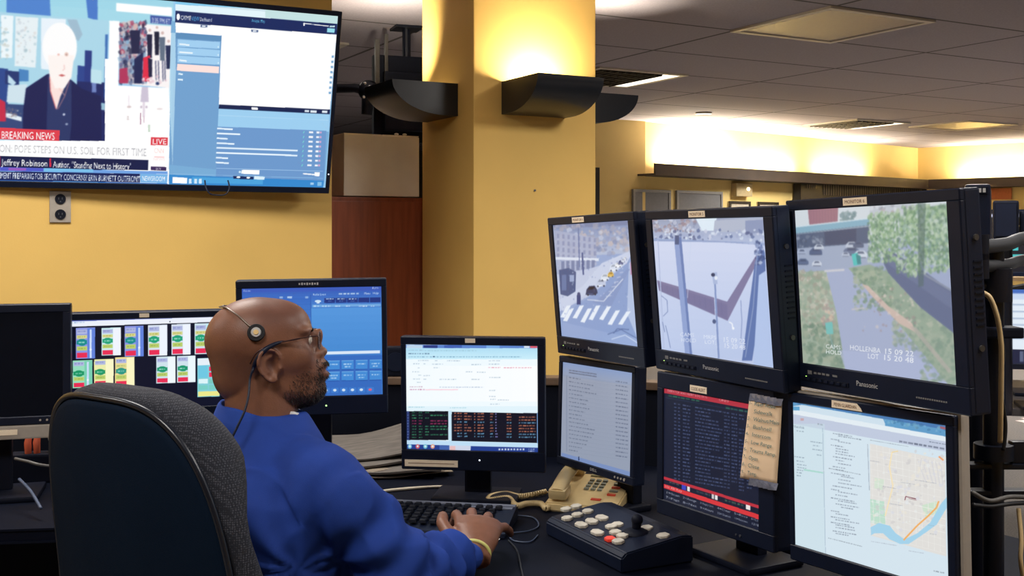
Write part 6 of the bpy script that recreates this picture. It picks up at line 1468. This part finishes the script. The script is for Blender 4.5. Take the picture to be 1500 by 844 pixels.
# ---- eyes, brows, beard
for s in (-1, 1):
    mb = MB(); c = hp(7.15, s*3.2, 4.25); mb.ball((0, 0, 0), .0118, 20, 14); mb.bm.transform(ROT @ Matrix.Translation(c)); e = mb.build('eye', mat('eye white', (214, 204, 190), .2), person, smooth='all')
    mb = MB(); mb.ball((0, 0, 0), (.0062, .0062, .0062), 14, 10); mb.bm.transform(ROT @ Matrix.Translation(hp(7.78, s*3.2, 4.25))); mb.build('iris', mat('dark iris', (36, 22, 16), .15), e, smooth='all')
def hairs(name, n, sampler, length, rad, m):
    mb = MB(); r = random.Random(3); pts = []
    while len(pts) < n:
        q = sampler(r)
        if q is None: continue
        pts.append(q)
    P = np.array([q[0] for q in pts]); D = np.array([q[1] for q in pts]); c = np.array([.8, 0, 1.0])
    Dn = P-c; Dn /= np.linalg.norm(Dn, axis=1)[:, None]; t = np.full(len(P), 17.0)
    for _ in range(60): t = t-np.clip(head_sdf(c+Dn*t[:, None]), -.4, 1.5)*.7
    S = c+Dn*t[:, None]
    for a, dn, g in zip(S, Dn, D):
        a = Vector(a)-Vector(dn)*.12; g = Vector(g)+Vector(dn)*.55+Vector((r.uniform(-.5, .5), r.uniform(-.5, .5), r.uniform(-.3, .3))); g.normalize(); L_ = length*r.uniform(.6, 1.3)
        x = g.cross(Vector((.3, .2, .9))).normalized(); y = g.cross(x); tip = a+g*L_+Vector((r.uniform(-.08, .08), r.uniform(-.08, .08), -.06))
        b = [mb.bm.verts.new(ROT @ hp(*(a+x*math.cos(k*2.094)*rad+y*math.sin(k*2.094)*rad))) for k in range(3)]; md = [mb.bm.verts.new(ROT @ hp(*(a+g*L_*.55+x*math.cos(k*2.094)*rad*.8+y*math.sin(k*2.094)*rad*.8))) for k in range(3)]; tp = mb.bm.verts.new(ROT @ hp(*tip))
        for k in range(3): mb.bm.faces.new((b[k], b[(k+1) % 3], md[(k+1) % 3], md[k])); mb.bm.faces.new((md[k], md[(k+1) % 3], tp))
    o = mb.build(name, m, person); o['kind'] = 'stuff' if False else o.get('kind', ''); del o['kind']; return o
HAIRM = mat('black brown hair', (34, 24, 20), .6, var=.3, vscale=300)
def beard_s(r):
    if r.random() < .08: return ((r.uniform(9.2, 11.6), r.uniform(-3.2, 3.2), r.uniform(-.7, .35)), (.3, 0, -.8))
    X, Z = r.uniform(2.2, 12.6), r.uniform(-9.6, .9); s = r.choice((-1, 1)); Y = s*r.uniform(0, 6.3)
    if X > 9 and abs(Y) > 4.5: return None
    # outline of the beard seen from the side
    if Z > -.6-(10.5-X)*.22 and X < 10.0: return None
    if X < 4.0 and Z > -2.0-(4.0-X)*2.2: return None
    if X > 9.6 and -3.8 < Z < -.4 and abs(Y) < 2.6 and r.random() < .95: return None
    if X > 9.6 and Z > .2: return None
    edge = min(1, (-(Z)-.6-(10-X)*.22+.5)/2.2) if X < 10 else 1
    nz = noise.noise(Vector((X*.8, Y*.8, Z*.8)))
    if r.random() > .25+.75*edge or (nz < -.1 and r.random() < .55*(1 if Z > -5 else .4)): return None
    return ((X, Y*.9, Z), (.25, s*.1, -.75))
hairs('beard', 7500, beard_s, .55, .04, HAIRM)
def brow_s(r, s=1):
    y = r.uniform(1.2, 5.0); return ((8.4, s*y, 6.0+r.uniform(-.25, .3)-(max(0, y-3.4))*.25), (0, s*.8, .15))
hairs('eyebrow', 210, brow_s, .55, .03, HAIRM); hairs('eyebrow', 210, lambda r: brow_s(r, -1), .55, .03, HAIRM)

# ---- shirt
SHIRT = mat('royal blue cotton', (28, 58, 138), .82, var=.10, vscale=14, bump=.25, bscale=900, spec=.25)
COLLARM = mat('royal blue collar', (31, 63, 145), .8, var=.08, vscale=14, bump=.25, bscale=900, spec=.25)
mb = MB(); mb.rings(torso_rings(.008))
mid = (SHR+ELR)/2
limb(mb, [NB+RT*.07+Vector((0, 0, -.075)), SHR+Vector((-.006, 0, 0)), mid+Vector((-.006, -.004, .0)), ELR+Vector((-.002, -.006, -.004)), ELR*.5+WRR*.5+Vector((.002, 0, .0)), WRR+(ELR-WRR)*.24], [.075, .078, .066, .057, .047, .034], 26)
midl = (SHL+ELL)/2
limb(mb, [NB-RT*.07+Vector((0, 0, -.075)), SHL, midl, ELL, ELL*.5+WRL*.5, WRL+(ELL-WRL)*.13], [.075, .082, .070, .060, .052, .040], 26)
mb.bm.transform(ROT); tmp = mb.build('tmp_shirt', BLK); me = remeshed(tmp, .0055, 6, .5)
n = len(me.vertices); co = np.empty(n*3, np.float32); me.vertices.foreach_get('co', co); co = co.reshape(-1, 3).astype(float); no = np.array([list(v.normal) for v in me.vertices])
cxy = np.stack([co[:, 0]*CA-co[:, 1]*SA, co[:, 0]*SA+co[:, 1]*CA, co[:, 2]], -1)
disp = np.zeros(n)
ax = np.array((ELR-SHR).normalized()); ax2 = np.array((WRR-ELR).normalized())
sh, el = np.array(SHR), np.array(ELR)
la = np.array((ELR-SHR).length); lb = np.array((WRR-ELR).length)
ta = (cxy-sh)@ax; tb = (cxy-el)@ax2
for i in range(n):
    p = Vector(cxy[i]); d1 = noise.noise(p*7); d2 = noise.noise(p*18+Vector((3, 1, 2)))
    rd = 1-abs(noise.noise(Vector((p.x*6+p.z*7, p.y*6-p.z*3, p.z*4.5-p.x*5))))*2.4; v = .005*d1+.0022*d2+.0075*max(0, rd)**2*(1 if p.z < 1.0 else .3)
    # folds gathered round the elbow and down the upper arm
    da = np.linalg.norm(cxy[i]-(sh+ax*np.clip(ta[i], 0, la))); db = np.linalg.norm(cxy[i]-(el+ax2*np.clip(tb[i], 0, lb)))
    wa = max(0, 1-da/.11)*(1 if ta[i] > 0.0 else 0); wb = max(0, 1-db/.10)*(1 if tb[i] > -.02 else 0)
    q = noise.noise(p*5+Vector((9, 2, 4)))
    if wa > 0: v += wa*.016*math.sin(ta[i]*95+q*5+cxy[i][2]*20)*math.exp(-((ta[i]-la)/.13)**2)
    if wb > 0: v += wb*.015*math.sin(tb[i]*85+q*6+cxy[i][2]*30)*(math.exp(-(tb[i]/.12)**2)+.55)
    # drawn folds from the armpit across the back
    r_ = (cxy[i]-np.array([-.36, 1.93, .84])); ang = math.atan2(r_[2], r_[0]*.75-r_[1]*.66); rad = math.sqrt((r_**2).sum())
    v += .0055*math.sin(ang*9+q*3)*math.exp(-((rad-.10)/.09)**2)
    # lengthwise drape on the back
    v += .004*math.sin((cxy[i][0]*.75-cxy[i][1]*.66)*60+q*4+cxy[i][2]*9)*max(0, min(1, (.98-cxy[i][2])/.2))
    disp[i] = v
co2 = co+no*disp[:, None]
me.vertices.foreach_set('co', co2.astype(np.float32).ravel()); me.update()
shirt = keep(me, 'shirt', SHIRT); shirt.parent = person
# seam at the armhole
mb = MB(); c = SHR+(SHR-ELR)*.10; a = (ELR-SHR).normalized(); x = a.cross(Vector((0, 0, 1))).normalized(); y = x.cross(a)
pts = []
# collar: stand and turned down leaf, open at the throat
mb = MB(); R = []; n = 56
cN = HO+HF*(-.013)+Vector((0, 0, 0))
for k in range(n+1):
    a = math.radians(25)+k/n*math.radians(310)     # angle from the facing direction
    dirv = HF*math.cos(a)+HL*math.sin(a)
    zt = 1.106-.034*(.5+.5*math.cos(a))*1.0-.008+.002*math.sin(a*5)                  # higher at the nape
    open_ = max(0, 1-min(k, n-k)/6)
    ctr = Vector((cN.x, cN.y, 0)); r0x = .0735
    prof = [(.0745, -.045), (.0735, -.02), (.0740, 0), (.0775, .003), (.0820, -.002), (.0900, -.022), (.1010+.010*open_, -.046-.018*open_), (.0985+.01*open_, -.048-.018*open_), (.086, -.026), (.0785, -.030), (.0785, -.045)]
    R.append([tuple(ctr+dirv*r+Vector((0, 0, zt+z))) for r, z in prof])
mb.rings(R); mb.bm.transform(ROT); co_ = mb.build('collar', COLLARM, shirt, smooth='all')
mb = MB()
for k in range(1):
    P = [tuple(hp(5.6+.3*math.cos(t), -3.6+7.2*i/6, -10.9+.5*math.sin(t))) for i in range(1) for t in (0, 1)]
mb.bm.free()
mb = MB(); P = arc([hp(4.4, -4.9, -9.9), hp(5.5, -3.2, -10.5), hp(6.0, 0, -11.2), hp(5.5, 3.2, -10.5)], 5); mb.tube(P, [(.011, .006)]*len(P), 10); mb.bm.transform(ROT); o = mb.build('undershirt_edge', mat('white cotton', (206, 206, 206), .8), person, smooth='all'); o['label'] = 'white undershirt edge at the throat'
# cuff
def cuff(W, E, name='cuff', r0=.0335):
    mb = MB(); a = (W-E).normalized(); x = a.cross(Vector((0, 0, 1))).normalized(); y = x.cross(a); c0 = W+(E-W)*.30; R = []
    prof = [(0, r0+.004), (.02, r0+.0035), (.040, r0+.003), (.043, r0+.001), (.041, r0-.001), (.010, r0-.001)]
    for k in range(33):
        t = k/32*2*PI; w = 1+.035*math.sin(3*t+1); R.append([tuple(c0+a*(s+.004*math.sin(t*2))+(x*math.cos(t)+y*math.sin(t)*.86)*(rr*w)) for s, rr in prof])
    mb.rings(R, cap=False); mb.bm.transform(ROT); return mb.build(name, COLLARM, shirt, smooth='all')
cuff(WRR, ELR); cuff(WRL, ELL)
# ---- trousers and shoes
TROU = mat('dark trousers', (30, 32, 42), .85, var=.1, vscale=20, bump=.2, bscale=500)
mb = MB()
for H_, K_, A_ in ((HIPR, KNR, ANR), (HIPL, KNL, ANL)): limb(mb, [PELV+Vector((0, 0, .03)), H_, (H_+K_)/2, K_, (K_+A_)/2, A_+Vector((0, 0, .02))], [.125, .112, .092, .074, .066, .058], 24)
pr = torso_rings(.014)[-2:]; mb.rings([pr[1], [(p[0], p[1], .47) for p in pr[1]]])
mb.bm.transform(ROT); tmp = mb.build('tmp_t', BLK); o = keep(remeshed(tmp, .008, 4), 'trousers', TROU); o.parent = person
for A_ in (ANR, ANL):
    mb = MB(); R = []
    for t, w, h in ((-.07, .022, .03), (-.055, .034, .055), (0, .038, .062), (.06, .042, .048), (.12, .044, .036), (.17, .036, .028), (.195, .016, .014)):
        c = A_+FT*t; R.append([(c.x+RT.x*math.cos(a)*w, c.y+RT.y*math.cos(a)*w, max(.004, .05+h*math.sin(a) if math.sin(a) > 0 else .05+.046*math.sin(a))) for a in np.linspace(0, 2*PI, 20, endpoint=False)])
    mb.rings(R); mb.bm.transform(ROT); mb.build('shoe', mat('black shoe leather', (24, 24, 26), .4), person, smooth=True)

# ---- spectacles
GM = mat('dark bronze wire', (70, 46, 44), .35, metal=.6); GL = mat('clear spectacle lens', (200, 206, 214), .03, var=0); GL.node_tree.nodes['Principled BSDF'].inputs['Alpha'].default_value = .14
gorg = ROT @ hp(9, 0, 4.6)
r = empty('spectacles', gorg, 'thin dark framed spectacles worn by the man', 'spectacles'); iv = Matrix.Translation(-gorg) @ ROT
def gp(X, Y, Z): return iv @ hp(X, Y, Z)
for s in (-1, 1):
    P = [gp(10.0-.02*(abs(y))**2, s*y, z) for y, z in ((1.0, 5.3), (3.4, 5.7), (6.0, 5.4), (6.5, 4.2), (5.8, 2.9), (3.6, 2.4), (1.5, 2.9), (.9, 4.2))]
    ring = []
    n = len(P)
    for i in range(n):
        for k in range(4):
            t = k/4; p0, p1, p2, p3 = P[i-1], P[i], P[(i+1) % n], P[(i+2) % n]; ring.append(.5*((2*p1)+(p2-p0)*t+(2*p0-5*p1+4*p2-p3)*t*t+(3*p1-p0-3*p2+p3)*t**3))
    mb = MB(); mb.tube(ring, .0011, 8, closed=True); mb.build('rim', GM, r, smooth='all')
    mb = MB(); vs = [mb.bm.verts.new(p) for p in ring]; c = mb.bm.verts.new(sum(ring, Vector())/len(ring)+Vector((0, 0, 0)))
    for i in range(len(vs)): mb.bm.faces.new((vs[i], vs[(i+1) % len(vs)], c))
    o = mb.build('lens', GL, r, smooth='all'); o.modifiers.new('t', 'SOLIDIFY').thickness = .0012
    mb = MB(); mb.tube(arc([gp(9.15, s*6.5, 5.2), gp(8.9, s*7.1, 5.3), gp(6.5, s*7.45, 5.1), gp(2.5, s*7.75, 4.4), gp(-.5, s*7.9, 3.6), gp(-2.5, s*8.0, 2.4), gp(-3.6, s*7.7, .4)], 5), [.0011]*12+[.0014]*19, 8); mb.build('temple', GM, r, smooth='all')
mb = MB(); mb.tube(arc([gp(9.95, -1.0, 4.9), gp(10.3, 0, 5.2), gp(9.95, 1.0, 4.9)], 5), .0011, 8); mb.build('bridge', GM, r, smooth='all')
# ---- headset
r = empty('headset', gorg, 'thin wire headset over the man\'s bald head with a round pad', 'headset')
WIRE = mat('steel headband wire', (150, 140, 130), .3, metal=.8); PADM = mat('black foam pad', (24, 25, 30), .8, bump=.3, bscale=600)
c_ = np.array([.8, 0, 1.0])
def on_head(D, lift):
    D = np.array(D, float); D /= np.linalg.norm(D); t = 19.0
    for _ in range(80): t = t-np.clip(head_sdf((c_+D*t)[None])[0], -.4, 1.5)*.7
    return c_+D*(t+lift)
def from_px(px, py, lift, off=None):          # near-side head point seen at a photo pixel
    best = None
    o = np.array([(px-CX0)/F, 1.0, (HY-py)/F])
    def tohead(p): q = Vector(p)-HO; return np.array([q.dot(HF), q.dot(HL), q.z])*100
    for d in np.arange(1.95, 2.35, .0012):
        p = o*d+np.array([0, 0, CAMZ]); h = tohead(p)
        if head_sdf(h[None])[0] < lift: return h
    return tohead(o*2.13+np.array([0, 0, CAMZ]))
pad = from_px(375, 487, .7)
band = [from_px(366, 478, .5), from_px(352, 465, .4), from_px(340, 456, .4), from_px(331, 450.5, .4), from_px(322, 450.0, .4)]
far_ = [on_head((b[0]-.8, abs(b[1])*k, b[2]-1.0+e), .3) for b, k, e in ((band[-1], .1, .9), (band[-1], .9, 1.2), (band[2], 1.0, .2), (pad, 1.0, 0))]
P = arc([gp(*p) for p in band+far_], 6); mb = MB(); mb.tube(P, [(.0022, .0012)]*len(P), 8); mb.build('headband', WIRE, r, smooth='all')
nrm = Vector(pad)-Vector((-1.5, 0, 4)); nrm = (HF*nrm.x+HL*nrm.y+HU*nrm.z); tocam = Vector((-HO.x, -HO.y, CAMZ-HO.z)).normalized()
nrm = (nrm.normalized()*.6+tocam*.8).normalized(); nr = (iv.to_3x3() @ nrm).normalized()
pc_ = gp(*pad)
mb = MB(); mb.cyl(pc_-nr*.006, pc_+nr*.0015, .0168, .0155, n=28); mb.ball(pc_+nr*.001, (.001, .001, .001)); mb.build('ear_pad', PADM, r, smooth=True)
mb = MB(); mb.cyl(pc_+nr*.001, pc_+nr*.0045, .0098, .0085, n=28); o = mb.build('hub', mat('steel hub', (206, 206, 206), .35, metal=.3), r, smooth=True)
mb = MB(); mb.cyl(pc_+nr*.004, pc_+nr*.0062, .0052, .0046, n=20); mb.build('badge', mat('gold badge', (232, 200, 140), .35), o, smooth=True)
hk = [gp(*from_px(*q)) for q in ((440, 496, .5), (426, 499, .5), (412, 501, .6), (399, 506, .9), (387, 514, 1.1), (378, 525, 1.1), (372, 537, .9), (370, 546, .8))]
P = arc(hk, 6); n = len(P); mb = MB(); mb.tube(P, [.0010+.0042*math.sin(max(0, min(1, (i/n-.22)/.78))*PI)**.8 for i in range(n-1)]+[.002], 10); mb.build('ear_hook', BLK, r, smooth='all')
o_ = Vector(gorg); cb = [P[-3]] + [iv @ Vector(((px-CX0)/F*d, d, CAMZ+(HY-py)/F*d)) for px, py, d in ((371, 540, 2.035), (366, 556, 2.03), (364, 579, 2.015), (358, 603, 2.00), (347, 627, 1.99), (338, 648, 1.985), (330, 690, 1.985))]
mb = MB(); mb.tube(arc(cb, 6), .0022, 8); mb.build('cable', BLK, r, smooth='all')
# ---- wristband
wc = WRR + (ELR-WRR).normalized()*.004 + fw*.006; ax_ = (fw*.75+(WRR-ELR).normalized()*.5).normalized(); xx = ax_.cross(Vector((0, 0, 1))).normalized(); yy = xx.cross(ax_)
go = ROT @ wc; iv2 = Matrix.Translation(-go) @ ROT
mb = MB(); mb.tube([iv2 @ (wc+xx*math.cos(a)*.0335+yy*math.sin(a)*.0285) for a in np.linspace(0, 2*PI, 36, endpoint=False)], [(.0022, .0035)]*36, 8, closed=True)
tag(mb.build('wristband', mat('yellow green silicone', (206, 206, 120), .5), smooth='all', matrix=Matrix.Translation(go)), 'pale yellow silicone wristband on the man\'s right wrist', 'wristband')
# fingernails (thumb nail catches the light)
for (tp, dd_), nm in zip(tips, range(4)): pass

# ================================================================ the chair
FABR = bpy.data.materials.new('woven grey fabric'); FABR.use_nodes = True
nt = FABR.node_tree; N = nt.nodes; L = nt.links; b = N['Principled BSDF']; tc = N.new('ShaderNodeTexCoord')
vo = N.new('ShaderNodeTexVoronoi'); vo.inputs['Scale'].default_value = 300; vo.inputs['Randomness'].default_value = .35; L.new(tc.outputs['Object'], vo.inputs['Vector'])
rp = N.new('ShaderNodeValToRGB'); rp.color_ramp.elements[0].color = rgb((72, 74, 84)); rp.color_ramp.elements[1].color = rgb((16, 20, 32)); rp.color_ramp.elements[0].position = .1; rp.color_ramp.elements[1].position = .5
L.new(vo.outputs['Distance'], rp.inputs['Fac']); L.new(rp.outputs['Color'], b.inputs['Base Color']); b.inputs['Roughness'].default_value = .9
bp = N.new('ShaderNodeBump'); bp.inputs['Strength'].default_value = .5; bp.inputs['Distance'].default_value = .001; L.new(vo.outputs['Distance'], bp.inputs['Height']); L.new(bp.outputs['Normal'], b.inputs['Normal'])
SHELLM = mat('black moulded shell', (14, 26, 42), .7, var=.06, vscale=12, bump=.25, bscale=700, spec=.03)
PIPM = mat('glossy black piping', (14, 20, 32), .3, spec=.45)
CF = Vector((.6, .8, 0)); CS = Vector((.8, -.6, 0)); CC = Vector((-.625, 1.742, 0))
chair_o = ROT @ (CC+CF*.28); chair_o.z = 0
r = empty('office_chair', Matrix.Translation(chair_o) @ Matrix.Rotation(-ANG, 4, 'Z'), 'black high backed office chair seen from behind with a woven grey cushion edge', 'chair')
ci = r.matrix_world.inverted() @ ROT
Zb, Zt = .53, 1.168
def outline(w, inset=0.0, n=72, top=Zt, bot=Zb):
    """closed outline of the backrest in (s, z): rounded shoulders, wider low down"""
    pts = []
    for k in range(n):
        a = 2*PI*k/n; e = 3.4; ca, sa = math.cos(a), math.sin(a)
        s = abs(ca)**(2/e)*(1 if ca > 0 else -1); t = abs(sa)**(2/e)*(1 if sa > 0 else -1)
        z = (top+bot)/2 + t*((top-bot)/2-inset)
        ww = w*(1-.12*max(0, (z-.80)/.37)**1.6)*(1-.12*max(0, (.70-z)/.2))
        pts.append((s*(ww-inset), z))
    return pts
def place(s, z, y):        # y: forward from the shell's rear face; the back leans a little and is curved round the sitter
    lean = -.030*(z-.87)/.3; shift = -.020*max(0, (z-.87)/.3)
    cur = .035*(s/.24)**2
    if y > .012: y = .012+(y-.012)*(.72+.75*max(0, min(1, (z-.985)/.10))+.35*max(0, min(1, (.95-z)/.10)))
    return CC + CS*(s+shift) + CF*(y+lean+cur) + Vector((0, 0, z))
def layer(specs, m, name, capback=True):
    mb = MB(); R = []
    for inset, y, bulge in specs:
        R.append([tuple(ci @ place(s, z, y)) for s, z in outline(.240, inset)])
    V = mb.rings(R, cap=False)
    for ring, sp, fl in ((V[0], specs[0], 1), (V[-1], specs[-1], 0)):
        # fill with shrinking rings so that the face stays gently domed
        prev = ring
        for q in (.85, .6, .3):
            cur = []
            for (s, z) in outline(.240, sp[0]):
                zc_ = (Zb+Zt)/2; s2, z2 = s*q, zc_+(z-zc_)*q; cur.append(mb.bm.verts.new(ci @ place(s2, z2, sp[1]+sp[2]*(1-q**2))))
            for k in range(len(cur)): mb.bm.faces.new((prev[k], prev[(k+1) % len(cur)], cur[(k+1) % len(cur)], cur[k]))
            prev = cur
        mb.bm.faces.new(prev)
    return mb.build(name, m, r, smooth='all')
layer([(.016, -.004, -.014), (.008, .000, 0), (.004, .010, 0), (.006, .020, 0.01)], SHELLM, 'back_shell')
layer([(.004, .014, 0), (-.010, .024, 0), (-.014, .040, 0), (-.010, .056, 0), (.002, .072, 0), (.020, .084, .012)], FABR, 'back_cushion')
mb = MB(); mb.tube([ci @ place(s, z, .004) for s, z in outline(.240, .001, 96)], .0052, 8, closed=True); mb.build('piping', PIPM, r, smooth='all')
sc = CC+CF*.30
mb = MB(); R = []
for z, g in ((.345, -.02), (.36, .0), (.39, .012), (.415, .004), (.425, -.02)):
    R.append([tuple(ci @ (sc+CS*(abs(math.cos(a))**.6*(1 if math.cos(a) > 0 else -1))*(.245+g)+CF*(abs(math.sin(a))**.6*(1 if math.sin(a) > 0 else -1))*(.235+g)+Vector((0, 0, z)))) for a in np.linspace(0, 2*PI, 40, endpoint=False)])
mb.rings(R); mb.build('seat', FABR, r, smooth='all')
mb = MB(); mb.tube([ci @ (CC+CF*.28+Vector((0, 0, .33))), ci @ (CC+CF*.02+Vector((0, 0, .34))), ci @ (CC+CF*-.03+Vector((0, 0, .50))), ci @ (CC+CF*-.022+Vector((0, 0, .72)))], [(.035, .012)]*4, 10); mb.build('back_bar', BLKM, r, smooth=True)
mb = MB(); p0 = ci @ (sc+Vector((0, 0, .345))); mb.cyl(p0, p0-Vector((0, 0, .24)), .028, n=16); mb.box(p0-Vector((0, 0, .01)), (.18, .18, .03), bevel=.006); mb.build('column', BLKM, r, smooth=True)
for k in range(5):
    a = 2*PI*k/5+.3; d = Vector((math.cos(a), math.sin(a), 0)); b0 = Vector((p0.x, p0.y, .10))
    mb = MB(); mb.tube([b0+d*.02, b0+d*.16+Vector((0, 0, -.01)), b0+d*.30+Vector((0, 0, -.035))], [.026, .022, .016], 10); mb.build('leg', BLKM, r, smooth=True)
    mb = MB(); cc = b0+d*.30+Vector((0, 0, -.072)); t = Vector((-d.y, d.x, 0)); mb.cyl(cc-t*.022, cc+t*.022, .028, n=18); mb.build('castor', BLK2, r.children[-1], smooth=True)
for s in (-1, 1):
    mb = MB(); mb.tube([ci @ (sc+CS*s*.20+Vector((0, 0, .345))), ci @ (sc+CS*s*.275+CF*-.02+Vector((0, 0, .36))), ci @ (sc+CS*s*.285+CF*-.02+Vector((0, 0, .63)))], [(.02, .012)]*3, 10); mb.build('arm_post', BLKM, r, smooth=True)
    mb = MB(); mb.box((0, 0, 0), (.07, .22, .03), bevel=.012); mb.bm.transform(ci @ Matrix.Translation(sc+CS*s*.285+CF*-.02+Vector((0, 0, .645))) @ Matrix.Rotation(math.atan2(CS.y, CS.x), 4, 'Z')); mb.build('armrest', BLK2, r, smooth=True)
# ================================================================ camera and output look
cam = bpy.data.cameras.new('camera'); cam.lens = F/1500*36; cam.sensor_width = 36; cam.shift_y = -(422-HY)/1500; cam.clip_start = .05
co = bpy.data.objects.new('camera', cam); COL.objects.link(co); co.location = (0, 0, CAMZ); co.rotation_euler = (PI/2, 0, -ANG); SC.camera = co
vs_ = SC.view_settings; vs_.view_transform = 'Standard'; vs_.look = 'None'; vs_.gamma = 1; vs_.use_curve_mapping = False; vs_.exposure = 0.0
w = bpy.data.worlds.new('world'); SC.world = w; w.use_nodes = True
w.node_tree.nodes['Background'].inputs[0].default_value = (.5, .5, .55, 1); w.node_tree.nodes['Background'].inputs[1].default_value = .2
SC.cycles.use_denoising = True; SC.cycles.max_bounces = 8; SC.cycles.diffuse_bounces = 5
